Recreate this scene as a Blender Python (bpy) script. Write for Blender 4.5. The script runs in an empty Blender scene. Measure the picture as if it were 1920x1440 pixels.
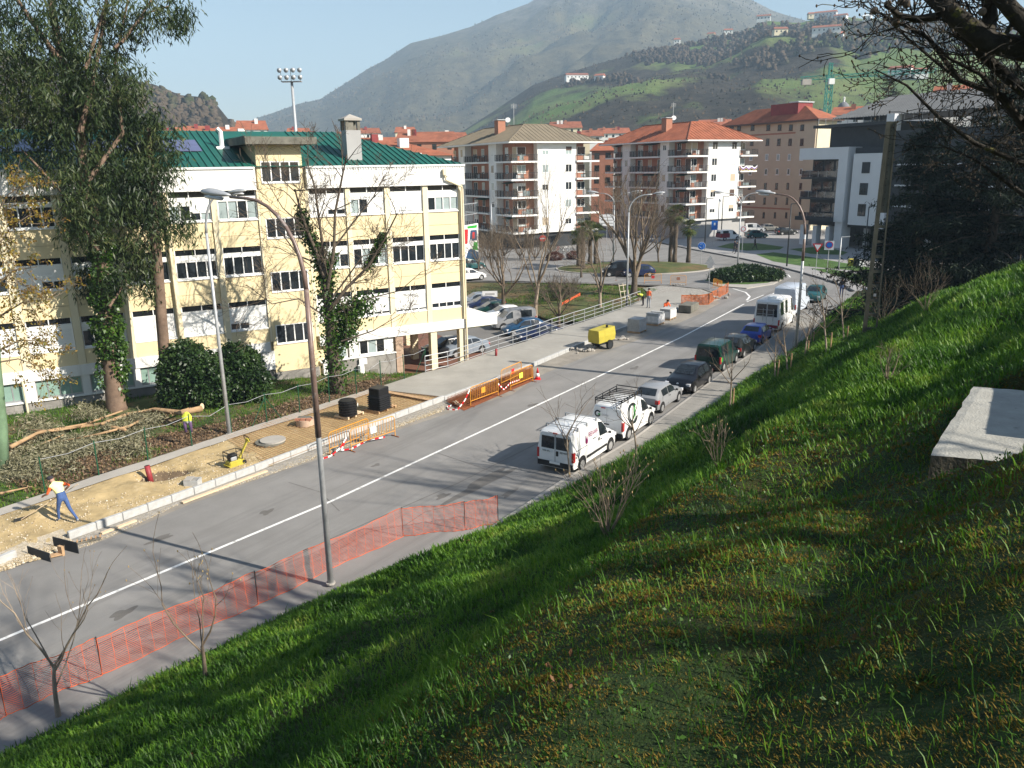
import bpy, math, random
import numpy as np
from mathutils import Vector, Matrix
sc = bpy.context.scene
COL = sc.collection
rnd = random.Random(7)
R = math.radians
# ------------------------------------------------------------------ camera
H = 13.0
FPX = 1490.0
def _basis(pitch=15.2, roll=0.9):
    p, r = R(pitch), R(roll)
    fwd = Vector((0, math.cos(p), -math.sin(p))); right = Vector((1, 0, 0)); up = right.cross(fwd)
    Rv = right * math.cos(r) - up * math.sin(r)
    Uv = up * math.cos(r) + right * math.sin(r)
    return Rv, Uv, fwd
CR, CU, CF = _basis()
cam = bpy.data.cameras.new('camera'); camo = bpy.data.objects.new('camera', cam); COL.objects.link(camo)
cam.sensor_width = 36; cam.lens = FPX / 1920 * 36; cam.clip_start = 0.1; cam.clip_end = 20000
m = Matrix((CR, CU, -CF)).transposed().to_4x4(); m.translation = (0, 0, H); camo.matrix_world = m
sc.camera = camo
# ------------------------------------------------------------------ light
SUN_AZ, SUN_EL = 116.0, 33.8
w = bpy.data.worlds.new('World'); sc.world = w; w.use_nodes = True
nt = w.node_tree; bg = nt.nodes['Background']
sky = nt.nodes.new('ShaderNodeTexSky'); sky.sky_type = 'NISHITA'; sky.sun_disc = False
sky.sun_elevation = R(SUN_EL); sky.sun_rotation = R(SUN_AZ); sky.air_density = 1.25; sky.dust_density = .5; sky.ozone_density = 1.5
nt.links.new(sky.outputs[0], bg.inputs[0]); bg.inputs[1].default_value = 0.063
sl = bpy.data.lights.new('sun', 'SUN'); sl.energy = 4.7; sl.angle = R(0.53); sl.color = (1.0, 0.93, 0.82)
so = bpy.data.objects.new('sun', sl); COL.objects.link(so)
sd = Vector((math.sin(R(SUN_AZ)) * math.cos(R(SUN_EL)), math.cos(R(SUN_AZ)) * math.cos(R(SUN_EL)), math.sin(R(SUN_EL))))
so.rotation_euler = sd.to_track_quat('Z', 'Y').to_euler()
vs = sc.view_settings; vs.view_transform = 'Standard'; vs.look = 'None'; vs.gamma = 1; vs.exposure = 1.15; vs.use_curve_mapping = False
sc.cycles.max_bounces = 6; sc.cycles.diffuse_bounces = 3; sc.cycles.glossy_bounces = 3; sc.cycles.transmission_bounces = 4
sc.cycles.volume_bounces = 0; sc.cycles.transparent_max_bounces = 8; sc.cycles.caustics_reflective = False; sc.cycles.caustics_refractive = False
# ------------------------------------------------------------------ measuring
def ray(x, y):
    return CR * (x - 960) - CU * (y - 720) + CF * FPX
def G(x, y, z=0.0):
    """ground point at height z that the photograph shows at pixel x, y"""
    d = ray(x, y); t = (z - H) / d.z
    return Vector((d.x * t, d.y * t, z))
def atdist(x, y, dist):
    d = ray(x, y); h = math.hypot(d.x, d.y)
    return Vector((0, 0, H)) + d * (dist / h)
def onwall(P0, az, x, y):
    a = R(az); D = Vector((math.sin(a), math.cos(a), 0)); N = Vector((D.y, -D.x, 0)); d = ray(x, y)
    o = Vector((0, 0, H)); t = (P0 - o).dot(N) / d.dot(N); p = o + d * t
    return (p - P0).dot(D), p.z
def dirv(az):
    return Vector((math.sin(R(az)), math.cos(R(az)), 0))
# ------------------------------------------------------------------ object helpers
def link(o):
    COL.objects.link(o); return o
def props(o, label=None, cat=None, group=None, kind=None):
    if label: o['label'] = label
    if cat: o['category'] = cat
    if group: o['group'] = group
    if kind: o['kind'] = kind
    return o
def thing(name, label, cat, loc=(0, 0, 0), rz=0.0, group=None):
    o = link(bpy.data.objects.new(name, None)); o.location = loc; o.rotation_euler = (0, 0, rz); o.empty_display_size = .2
    return props(o, label, cat, group)
KIDS = {}
def adopt(o, parent):
    if parent is not None:
        o.parent = parent; KIDS.setdefault(parent.name, []).append(o)
    return o
def copy_tree(src, loc=None, rz=None, label=None, parent=None, scale=None):
    c = link(src.copy())
    if parent is not None: adopt(c, parent)
    if loc is not None: c.location = loc
    if rz is not None: c.rotation_euler = (0, 0, rz)
    if scale is not None: c.scale = scale if hasattr(scale, '__len__') else (scale,) * 3
    if label: c['label'] = label
    for k in KIDS.get(src.name, []): copy_tree(k, parent=c)
    return c
def recolor(root, old, new):
    """swap one material for another on a copied thing (object-level slots)"""
    for k in KIDS.get(root.name, []):
        if k.type == 'MESH':
            for s in k.material_slots:
                if s.material == old: s.link = 'OBJECT'; s.material = new
        recolor(k, old, new)
def np_obj(name, V, F, mat, parent=None, smooth=False, mi=None):
    """V (n,3) F (m,k) arrays -> one mesh object, fast"""
    V = np.asarray(V, np.float32).reshape(-1, 3); F = np.asarray(F, np.int32); m_, k = F.shape
    me = bpy.data.meshes.new(name); me.vertices.add(len(V)); me.vertices.foreach_set('co', V.ravel())
    me.loops.add(m_ * k); me.loops.foreach_set('vertex_index', F.ravel())
    me.polygons.add(m_); me.polygons.foreach_set('loop_start', np.arange(0, m_ * k, k, dtype=np.int32))
    for q in (mat if isinstance(mat, (list, tuple)) else [mat]): me.materials.append(q)
    if mi is not None: me.polygons.foreach_set('material_index', np.asarray(mi, np.int32))
    me.update(calc_edges=True)
    if smooth: me.polygons.foreach_set('use_smooth', np.ones(m_, bool))
    o = link(bpy.data.objects.new(name, me))
    return adopt(o, parent)
class MB:
    def __init__(s): s.v = []; s.f = []; s.m = []; s.cur = 0
    def add(s, vs, fs):
        b = len(s.v); s.v += [tuple(p) for p in vs]; s.f += [tuple(i + b for i in f) for f in fs]; s.m += [s.cur] * len(fs); return s
    def mat(s, i): s.cur = i; return s
    def quad(s, a, b, c, d): return s.add([a, b, c, d], [(0, 1, 2, 3)])
    def box(s, x0, x1, y0, y1, z0, z1):
        return s.add([(x0, y0, z0), (x1, y0, z0), (x1, y1, z0), (x0, y1, z0), (x0, y0, z1), (x1, y0, z1), (x1, y1, z1), (x0, y1, z1)],
                     [(0, 3, 2, 1), (4, 5, 6, 7), (0, 1, 5, 4), (1, 2, 6, 5), (2, 3, 7, 6), (3, 0, 4, 7)])
    def bbox(s, x0, x1, y0, y1, z0, z1, b=.02):
        """box with chamfered vertical and top edges"""
        def ring(i, z): return [(x0 + i + b, y0 + i, z), (x1 - i - b, y0 + i, z), (x1 - i, y0 + i + b, z), (x1 - i, y1 - i - b, z), (x1 - i - b, y1 - i, z), (x0 + i + b, y1 - i, z), (x0 + i, y1 - i - b, z), (x0 + i, y0 + i + b, z)]
        return s.loft([ring(0, z0), ring(0, z1 - b), ring(b, z1)], cap=True)
    def obox(s, c, ax, ay, az):
        c = Vector(c); ax, ay, az = Vector(ax), Vector(ay), Vector(az)
        vs = [c + ax * i + ay * j + az * k for k in (-1, 1) for i, j in ((-1, -1), (1, -1), (1, 1), (-1, 1))]
        return s.add(vs, [(0, 3, 2, 1), (4, 5, 6, 7), (0, 1, 5, 4), (1, 2, 6, 5), (2, 3, 7, 6), (3, 0, 4, 7)])
    def bar(s, a, b, w_, h_, up=(0, 0, 1)):
        a, b = Vector(a), Vector(b); d = b - a; L = d.length
        if L < 1e-6: return s
        d /= L; sx = d.cross(Vector(up))
        if sx.length < 1e-4: sx = d.cross(Vector((1, 0, 0)))
        sx.normalize(); uz = sx.cross(d)
        return s.obox((a + b) / 2, d * L / 2, sx * w_ / 2, uz * h_ / 2)
    def loft(s, rings, cap=False, close=True):
        n = len(rings[0]); b = len(s.v); fs = []
        for r in rings: s.v += [tuple(p) for p in r]
        for i in range(len(rings) - 1):
            for j in range(n if close else n - 1):
                k = (j + 1) % n; fs.append((b + i * n + j, b + i * n + k, b + (i + 1) * n + k, b + (i + 1) * n + j))
        if cap:
            fs.append(tuple(b + j for j in reversed(range(n)))); fs.append(tuple(b + (len(rings) - 1) * n + j for j in range(n)))
        s.f += fs; s.m += [s.cur] * len(fs); return s
    def tube(s, pts, rad, n=6, cap=True):
        pts = [Vector(p) for p in pts]; N = len(pts)
        if not hasattr(rad, '__len__'): rad = [rad] * N
        rings = []; ref = None
        for i in range(N):
            d = (pts[min(i + 1, N - 1)] - pts[max(i - 1, 0)])
            if d.length < 1e-7: d = Vector((0, 0, 1))
            d.normalize()
            if ref is None: ref = d.cross(Vector((.31, .95, .05)) if abs(d.z) > .5 else Vector((0, 0, 1)))
            sx = ref - d * ref.dot(d)
            if sx.length < 1e-5: sx = d.orthogonal()
            sx.normalize(); sy = d.cross(sx); ref = sx
            rings.append([pts[i] + (sx * math.cos(2 * math.pi * j / n) + sy * math.sin(2 * math.pi * j / n)) * rad[i] for j in range(n)])
        return s.loft(rings, cap=cap)
    def cyl(s, c, r, h, n=12, r2=None):
        c = Vector(c); return s.tube([c, c + Vector((0, 0, h))], [r, r if r2 is None else r2], n)
    def disc(s, c, r, n=16, nrm=(0, 0, 1)):
        c = Vector(c); q = Vector(nrm).to_track_quat('Z', 'Y')
        return s.add([c + q @ Vector((r * math.cos(2 * math.pi * j / n), r * math.sin(2 * math.pi * j / n), 0)) for j in range(n)], [tuple(range(n))])
    def prism(s, poly, z0, z1):
        n = len(poly); return s.loft([[(p[0], p[1], z0) for p in poly], [(p[0], p[1], z1) for p in poly]], cap=True)
    def ball(s, c, rx, ry=None, rz=None, n=8, k=5):
        ry = rx if ry is None else ry; rz = rx if rz is None else rz; c = Vector(c)
        rings = [[c + Vector((rx * math.sin(a) * math.cos(t), ry * math.sin(a) * math.sin(t), -rz * math.cos(a))) for t in [2 * math.pi * j / n for j in range(n)]] for a in [math.pi * (i + .15) / (k + .3) if 0 < i < k else (.08 if i == 0 else math.pi - .08) for i in range(k + 1)]]
        return s.loft(rings, cap=True)
    def xf(s, M, start=0):
        s.v[start:] = [tuple(M @ Vector(p)) for p in s.v[start:]]; return s
    def build(s, name, mats, parent=None, smooth=False, label=None, kind=None):
        me = bpy.data.meshes.new(name); me.from_pydata(s.v, [], s.f)
        for q in (mats if isinstance(mats, (list, tuple)) else [mats]): me.materials.append(q)
        if any(s.m): me.polygons.foreach_set('material_index', s.m)
        if smooth is True: me.polygons.foreach_set('use_smooth', [True] * len(s.f))
        elif smooth: me.polygons.foreach_set('use_smooth', [True] * len(s.f)); me.set_sharp_from_angle(angle=R(smooth))
        o = link(bpy.data.objects.new(name, me))
        if label: o['label'] = label
        if kind: o['kind'] = kind
        return adopt(o, parent)
# ------------------------------------------------------------------ materials
def _mk(name):
    m_ = bpy.data.materials.new(name); m_.use_nodes = True; t = m_.node_tree
    return m_, t, t.nodes['Principled BSDF'], t.links
def mat(name, col, rough=.8, var=.18, scale=3.0, bump=0.0, bscale=None, metal=0.0, spec=.3, col2=None, dirt=None, coat=0.0, coord='Object', stretch=None):
    m_, t, P, L = _mk(name); N = t.nodes
    P.inputs['Roughness'].default_value = rough; P.inputs['Metallic'].default_value = metal; P.inputs['Specular IOR Level'].default_value = spec
    if coat: P.inputs['Coat Weight'].default_value = coat; P.inputs['Coat Roughness'].default_value = .06
    tc = N.new('ShaderNodeTexCoord'); co = tc.outputs[coord]
    c1 = tuple(col) + (1,)
    if col2 is None: lo = tuple(x * (1 - var) for x in col) + (1,); hi = tuple(min(1, x * (1 + var)) for x in col) + (1,)
    else: lo, hi = c1, tuple(col2) + (1,)
    nz = N.new('ShaderNodeTexNoise'); nz.inputs['Scale'].default_value = scale; nz.inputs['Detail'].default_value = 6; nz.inputs['Roughness'].default_value = .65
    L.new(co, nz.inputs['Vector'])
    cr = N.new('ShaderNodeValToRGB'); cr.color_ramp.elements[0].position = .32; cr.color_ramp.elements[1].position = .68
    cr.color_ramp.elements[0].color = lo; cr.color_ramp.elements[1].color = hi; L.new(nz.outputs['Fac'], cr.inputs['Fac'])
    out = cr.outputs['Color']
    if dirt is not None:   # (colour, scale, threshold, softness)
        n2 = N.new('ShaderNodeTexNoise'); n2.inputs['Scale'].default_value = dirt[1]; n2.inputs['Detail'].default_value = 8; n2.inputs['Roughness'].default_value = .7
        if stretch and stretch[0] == 'v':
            mp = N.new('ShaderNodeMapping'); mp.inputs['Scale'].default_value = (1, 1, stretch[1]); L.new(co, mp.inputs['Vector']); L.new(mp.outputs[0], n2.inputs['Vector'])
        elif stretch:
            mp = N.new('ShaderNodeMapping'); mp.vector_type = 'TEXTURE'; mp.inputs['Rotation'].default_value = (0, 0, -R(stretch[0])); mp.inputs['Scale'].default_value = (1, 1 / stretch[1], 1); L.new(co, mp.inputs['Vector']); L.new(mp.outputs[0], n2.inputs['Vector'])
        else: L.new(co, n2.inputs['Vector'])
        r2 = N.new('ShaderNodeValToRGB'); r2.color_ramp.elements[0].position = dirt[2]; r2.color_ramp.elements[1].position = min(1, dirt[2] + dirt[3]); L.new(n2.outputs['Fac'], r2.inputs['Fac'])
        mx = N.new('ShaderNodeMixRGB'); mx.inputs[2].default_value = tuple(dirt[0]) + (1,); L.new(r2.outputs['Color'], mx.inputs[0]); L.new(out, mx.inputs[1]); out = mx.outputs[0]
    L.new(out, P.inputs['Base Color'])
    if bump:
        n3 = N.new('ShaderNodeTexNoise'); n3.inputs['Scale'].default_value = bscale or scale * 8; n3.inputs['Detail'].default_value = 5; L.new(co, n3.inputs['Vector'])
        b = N.new('ShaderNodeBump'); b.inputs['Strength'].default_value = bump; b.inputs['Distance'].default_value = .03; L.new(n3.outputs['Fac'], b.inputs['Height']); L.new(b.outputs[0], P.inputs['Normal'])
    return m_
def leafmat(name, cols, trans=.35, rough=.55, spec=.25, big=None):
    """leaf faces: each loose face its own tone"""
    m_, t, P, L = _mk(name); N = t.nodes
    P.inputs['Roughness'].default_value = rough; P.inputs['Specular IOR Level'].default_value = spec
    g = N.new('ShaderNodeNewGeometry'); cr = N.new('ShaderNodeValToRGB'); e = cr.color_ramp.elements
    while len(e) < len(cols): e.new(.5)
    for i, c in enumerate(cols): e[i].position = i / (len(cols) - 1); e[i].color = tuple(c) + (1,)
    src = g.outputs['Random Per Island']
    if big:
        tc = N.new('ShaderNodeTexCoord'); nz = N.new('ShaderNodeTexNoise'); nz.inputs['Scale'].default_value = big; nz.inputs['Detail'].default_value = 3; L.new(tc.outputs['Object'], nz.inputs['Vector'])
        ma = N.new('ShaderNodeMath'); ma.operation = 'MULTIPLY_ADD'; ma.inputs[1].default_value = 2.2; ma.inputs[2].default_value = -.95; L.new(nz.outputs['Fac'], ma.inputs[0])
        mb = N.new('ShaderNodeMath'); mb.operation = 'MULTIPLY_ADD'; mb.inputs[1].default_value = .5; L.new(g.outputs['Random Per Island'], mb.inputs[0]); L.new(ma.outputs[0], mb.inputs[2]); src = mb.outputs[0]
    L.new(src, cr.inputs['Fac']); L.new(cr.outputs['Color'], P.inputs['Base Color'])
    tr = N.new('ShaderNodeBsdfTranslucent'); L.new(cr.outputs['Color'], tr.inputs['Color'])
    mx = N.new('ShaderNodeMixShader'); mx.inputs[0].default_value = trans; L.new(P.outputs[0], mx.inputs[1]); L.new(tr.outputs[0], mx.inputs[2])
    L.new(mx.outputs[0], N['Material Output'].inputs['Surface'])
    return m_
def glassmat(name, col=(.02, .025, .03), rough=.06):
    return mat(name, col, rough=rough, var=.5, scale=1.3, spec=.6)
# ================================================================== MATERIALS
M = {}
M['asphalt'] = mat('asphalt', (.215, .207, .197), .88, .13, .35, bump=.3, bscale=60, dirt=((.165, .158, .150), .75, .50, .16), stretch=(33, .05))
M['asphalt_far'] = mat('asphalt_far', (.155, .148, .14), .88, .15, .2)
M['asphalt_dirty'] = mat('asphalt_dirty', (.25, .225, .19), .9, .22, .8, bump=.3, bscale=50)
M['concrete'] = mat('concrete', (.36, .335, .30), .85, .13, .5, bump=.15, bscale=30, dirt=((.24, .22, .2), .5, .55, .3))
M['concrete_new'] = mat('concrete_new', (.30, .285, .255), .85, .12, .5, bump=.15, bscale=30, dirt=((.38, .36, .33), .35, .55, .2))
M['concrete_old'] = mat('concrete_old', (.15, .142, .118), .9, .3, 1.4, bump=.4, bscale=14, dirt=((.06, .065, .045), 2.2, .55, .2))
M['tile_grey'] = mat('tile_grey', (.27, .255, .235), .85, .1, .8, bump=.1, bscale=40, dirt=((.18, .165, .15), .4, .55, .3))
M['tile_slab'] = mat('tile_slab', (.25, .235, .21), .88, .12, 1.2, bump=.15, bscale=30, dirt=((.15, .135, .12), .5, .52, .2), coord='Generated')
M['plaza'] = mat('plaza', (.30, .29, .28), .8, .08, .3)
M['sand'] = mat('sand', (.40, .30, .155), .95, .28, .9, bump=.6, bscale=22, dirt=((.52, .42, .27), 1.1, .56, .2))
M['gravel'] = mat('gravel', (.46, .40, .31), .95, .3, 6, bump=.9, bscale=35)
M['gravel_grey'] = mat('gravel_grey', (.30, .28, .25), .95, .35, 6, bump=.9, bscale=30)
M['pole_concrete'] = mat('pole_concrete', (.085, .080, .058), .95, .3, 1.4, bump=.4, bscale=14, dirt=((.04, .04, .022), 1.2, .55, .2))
M['red_dark'] = mat('red_dark', (.22, .045, .045), .8, .15, 1)
M['rust'] = mat('rust', (.24, .075, .028), .9, .35, 9, bump=.5)
M['rebar'] = mat('rebar', (.30, .17, .08), .85, .3, 5)
M['paint_white'] = mat('paint_white', (.74, .73, .70), .7, .07, 1.2, dirt=((.36, .35, .33), 2.5, .53, .12))
M['paint_yellow'] = mat('paint_yellow', (.55, .38, .06), .7, .2, 2)
M['earth'] = mat('earth', (.105, .075, .048), .95, .4, 1.2, bump=.8, bscale=12, dirt=((.17, .12, .07), 2.5, .55, .2))
M['lawn'] = mat('lawn', (.07, .085, .026), .95, .45, .5, bump=.8, bscale=10, dirt=((.15, .095, .045), .2, .47, .14))
M['lawn_green'] = mat('lawn_green', (.055, .11, .022), .95, .35, .5, bump=.6, bscale=14, dirt=((.13, .12, .05), .25, .58, .2))
M['yard'] = mat('yard', (.05, .075, .022), .95, .4, .6, bump=.8, bscale=12, dirt=((.16, .105, .06), .35, .50, .12))
M['bank'] = mat('bank', (.018, .036, .006), .95, .5, 9, bump=1.0, bscale=40, dirt=((.06, .042, .010), .55, .50, .2))
M['cream'] = mat('cream', (.70, .585, .36), .85, .06, .3, dirt=((.50, .41, .27), 1.6, .56, .3), stretch=('v', .12))
M['cream_pillar'] = mat('cream_pillar', (.72, .63, .44), .85, .05, .4)
M['joint'] = mat('joint', (.30, .22, .12), .9)
M['white_wall'] = mat('white_wall', (.74, .73, .70), .8, .04, .3, dirt=((.52, .50, .46), 1.4, .60, .25), stretch=('v', .12))
M['white'] = mat('white', (.78, .78, .76), .55, .03, 1)
M['shutter'] = mat('shutter', (.74, .74, .72), .6, .04, .8)
M['steel'] = mat('steel', (.42, .43, .44), .45, .15, 3, metal=.6, spec=.5)
M['galv'] = mat('galv', (.40, .41, .42), .5, .15, 4, metal=.35, spec=.5)
M['rusty_pole'] = mat('rusty_pole', (.17, .115, .095), .4, .3, 3, dirt=((.34, .31, .29), 2.5, .56, .15), spec=.5)
M['glass'] = glassmat('glass')
M['glass_dark'] = mat('glass_dark', (.012, .014, .016), .15, .4, .6, spec=.5)
M['glass_pale'] = mat('glass_pale', (.30, .36, .36), .25, .2, .8, spec=.4)
M['glass_green'] = mat('glass_green', (.22, .33, .28), .3, .25, .6, spec=.4)
M['stone'] = mat('stone', (.25, .235, .215), .9, .25, 1.2, bump=.6, bscale=8)
M['brick_tan'] = mat('brick_tan', (.42, .30, .22), .9, .2, 2, bump=.3)
M['roof_green'] = mat('roof_green', (.011, .095, .072), .5, .2, .5, spec=.4)
M['solar'] = mat('solar', (.10, .11, .20), .2, .1, 1, spec=.6)
M['floor_red'] = mat('floor_red', (.16, .075, .05), .8, .15, 1)
M['dark_metal'] = mat('dark_metal', (.025, .028, .03), .5, .3, 4)
M['black'] = mat('black', (.012, .012, .013), .5, .3, 5)
M['rubber'] = mat('rubber', (.018, .018, .018), .85, .3, 8)
M['fence_green'] = mat('fence_green', (.012, .07, .035), .5, .2, 4)
M['orange'] = mat('orange', (.62, .27, .03), .55, .15, 3)
M['net'] = mat('net', (.58, .105, .036), .6, .15, 3)
M['hivis'] = mat('hivis', (.72, .80, .08), .7, .1, 8)
M['shirt_yellow'] = mat('shirt_yellow', (.78, .80, .36), .75, .12, 8)
M['net_rust'] = mat('net_rust', (.34, .10, .035), .8, .25, 3)
M['hivis_orange'] = mat('hivis_orange', (.80, .14, .04), .7, .1, 8)
M['yellow'] = mat('yellow', (.42, .35, .05), .5, .12, 3)
M['red'] = mat('red', (.5, .03, .03), .5, .15, 4)
M['tail_red'] = mat('tail_red', (.42, .02, .02), .25, .15, 8, spec=.6)
M['lamp_clear'] = mat('lamp_clear', (.6, .6, .62), .15, .1, 8, spec=.7)
M['wood'] = mat('wood', (.42, .27, .15), .8, .25, 4, bump=.3)
M['wood_pale'] = mat('wood_pale', (.60, .47, .32), .8, .15, 4)
M['terracotta'] = mat('terracotta', (.30, .10, .052), .9, .25, .6, bump=.4, bscale=3)
M['roof_olive'] = mat('roof_olive', (.20, .165, .115), .9, .12, .5)
M['roof_old'] = mat('roof_old', (.25, .09, .05), .9, .3, .5)
M['brick'] = mat('brick', (.37, .17, .11), .9, .1, 1.2)
M['tan_wall'] = mat('tan_wall', (.52, .425, .31), .9, .06, .3)
M['grey_wall'] = mat('grey_wall', (.36, .355, .35), .85, .08, .4)
M['modern_white'] = mat('modern_white', (.62, .63, .65), .8, .04, .3)
M['charcoal'] = mat('charcoal', (.035, .038, .042), .7, .2, 1)
M['frame_brown'] = mat('frame_brown', (.10, .06, .045), .6, .2, 3)
M['bark'] = mat('bark', (.10, .078, .058), .95, .35, 5, bump=.6, bscale=18)
M['bark_twig'] = mat('bark_twig', (.155, .118, .082), .9, .3, 5)
M['bark_pale'] = mat('bark_pale', (.30, .24, .18), .9, .3, 2.5, bump=.3, dirt=((.14, .10, .075), 1.5, .5, .2))
M['bark_euc'] = mat('bark_euc', (.16, .11, .078), .9, .35, 1.6, bump=.4, bscale=6, dirt=((.13, .085, .06), 2.5, .5, .15))
M['bark_mossy'] = mat('bark_mossy', (.030, .026, .020), .95, .4, 5, bump=.7, bscale=20, dirt=((.13, .13, .015), 3.0, .60, .12))
M['log'] = mat('log', (.36, .235, .13), .9, .3, 2, bump=.3)
M['leaf_euc'] = leafmat('leaf_euc', [(.012, .026, .008), (.030, .052, .014), (.06, .085, .025), (.11, .12, .045)], .25, .5, .35, big=.6)
M['leaf_euc_dry'] = leafmat('leaf_euc_dry', [(.12, .115, .06), (.22, .205, .125), (.33, .31, .21)], .2)
M['leaf_ivy'] = leafmat('leaf_ivy', [(.02, .05, .008), (.045, .10, .012), (.08, .15, .02)], .2, .4, .4, big=1.2)
M['leaf_shrub'] = leafmat('leaf_shrub', [(.012, .030, .008), (.028, .06, .014), (.055, .095, .022)], .2, .4, .4, big=.9)
M['leaf_autumn'] = leafmat('leaf_autumn', [(.10, .06, .02), (.22, .13, .025), (.30, .22, .04), (.15, .15, .03)], .4)
M['leaf_cedar'] = leafmat('leaf_cedar', [(.006, .012, .008), (.013, .024, .014), (.026, .038, .022)], .1, .7, .15)
M['leaf_palm'] = leafmat('leaf_palm', [(.03, .055, .012), (.07, .10, .022), (.13, .125, .035)], .25)
M['leaf_red'] = leafmat('leaf_red', [(.08, .03, .025), (.14, .06, .04)], .2)
M['grass_blade'] = leafmat('grass_blade', [(.026, .080, .007), (.065, .165, .011), (.14, .27, .02), (.23, .27, .05)], .45, .5, .3, big=.5)
M['grass_moss'] = leafmat('grass_moss', [(.12, .09, .016), (.20, .125, .022), (.21, .165, .036), (.09, .115, .018)], .3, .8, .1, big=.8)
M['weed'] = leafmat('weed', [(.035, .10, .012), (.065, .15, .02), (.10, .19, .03)], .35, .45, .35)
M['twig_pale'] = mat('twig_pale', (.20, .155, .11), .9, .25, 6)
M['bud'] = mat('bud', (.36, .26, .12), .8, .25, 8)
M['skin'] = mat('skin', (.42, .24, .17), .6, .06, 10)
M['denim'] = mat('denim', (.055, .10, .24), .85, .2, 12, bump=.2)
M['work_grey'] = mat('work_grey', (.30, .32, .35), .85, .15, 10)
M['cloth_dark'] = mat('cloth_dark', (.03, .028, .035), .9, .3, 10)
M['hair'] = mat('hair', (.015, .012, .01), .8, .3, 20)
M['plate'] = mat('plate', (.75, .76, .74), .5, .05, 3)
M['pvc'] = mat('pvc', (.26, .035, .04), .5, .15, 4)
M['plastic_wrap'] = mat('plastic_wrap', (.60, .60, .60), .3, .2, 3, spec=.6)
M['paver_grey'] = mat('paver_grey', (.40, .40, .39), .85, .15, 4)
def car_paint(name, col, rough=.28): return mat(name, col, rough, .04, 1.5, spec=.4, coat=.25)
M['car_white'] = car_paint('car_white', (.76, .76, .75)); M['car_silver'] = car_paint('car_silver', (.24, .245, .255)); M['car_black'] = car_paint('car_black', (.006, .006, .008))
M['car_green'] = car_paint('car_green', (.004, .032, .024)); M['car_dark'] = car_paint('car_dark', (.010, .012, .011)); M['car_blue'] = car_paint('car_blue', (.02, .06, .35))
M['car_teal'] = car_paint('car_teal', (.012, .075, .08)); M['car_navy'] = car_paint('car_navy', (.012, .02, .06)); M['car_cream'] = car_paint('car_cream', (.5, .46, .38)); M['car_red'] = car_paint('car_red', (.20, .015, .03))
M['car_grey'] = car_paint('car_grey', (.20, .23, .27)); M['car_sky'] = car_paint('car_sky', (.015, .055, .12)); M['car_babyblue'] = car_paint('car_babyblue', (.50, .55, .62))
M['trim'] = mat('trim', (.025, .025, .026), .7, .2, 6)
M['hub'] = mat('hub', (.5, .5, .5), .35, .1, 6, metal=.6)
M['blue_sign'] = mat('blue_sign', (.01, .13, .5), .5, .05, 2); M['sign_white'] = mat('sign_white', (.75, .75, .75), .5, .05, 2); M['sign_red'] = mat('sign_red', (.55, .015, .02), .5, .05, 2)
M['green_paint'] = mat('green_paint', (.02, .32, .03), .5, .1, 2); M['magenta'] = mat('magenta', (.22, .006, .09), .5, .1, 2); M['letter_dark'] = mat('letter_dark', (.012, .02, .02), .5, .1, 2)
M['crane_green'] = mat('crane_green', (.03, .22, .18), .6, .2, 1)
M['church'] = mat('church', (.16, .16, .17), .8, .2, 1); M['hay'] = mat('hay', (.5, .44, .34), .9, .1, 1)
# ================================================================== SETTING
def struct(o): o['kind'] = 'structure'; return o
_rs = np.random.RandomState(3); _tab = _rs.rand(256, 256)
def vnoise(x, y):
    x = np.asarray(x, float); y = np.asarray(y, float); xi = np.floor(x).astype(int); yi = np.floor(y).astype(int); fx = x - xi; fy = y - yi
    fx = fx * fx * (3 - 2 * fx); fy = fy * fy * (3 - 2 * fy); a = lambda i, j: _tab[(xi + i) & 255, (yi + j) & 255]
    return (a(0, 0) * (1 - fx) + a(1, 0) * fx) * (1 - fy) + (a(0, 1) * (1 - fx) + a(1, 1) * fx) * fy
def fbm(x, y, o=5, g=.5):
    s = 0; a = 1; t = 0
    for i in range(o): s = s + a * vnoise(x * 2 ** i + 17.3 * i, y * 2 ** i + 9.1 * i); t += a; a *= g
    return s / t
def gpoly(px, z=0.0): return [G(x, y, z) for x, y in px]
def sheet(name, pts, z, m_, depth=0.0):
    b = MB(); n = len(pts); P_ = [(p[0], p[1]) for p in pts]
    a = sum(P_[i][0] * P_[(i + 1) % n][1] - P_[(i + 1) % n][0] * P_[i][1] for i in range(n))
    if a < 0: P_.reverse()
    if depth: b.loft([[(x, y, z - depth) for x, y in P_], [(x, y, z) for x, y in P_]], cap=False); b.add([(x, y, z) for x, y in P_], [tuple(range(n))])
    else: b.add([(x, y, z) for x, y in P_], [tuple(range(n))])
    return struct(b.build(name, m_))
def resample(pl, n):
    pl = np.array([[p[0], p[1], p[2]] for p in pl]); d = np.r_[0, np.cumsum(np.linalg.norm(np.diff(pl[:, :2], axis=0), axis=1))]
    t = np.linspace(0, d[-1], n); return np.stack([np.interp(t, d, pl[:, i]) for i in range(3)], 1)
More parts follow.
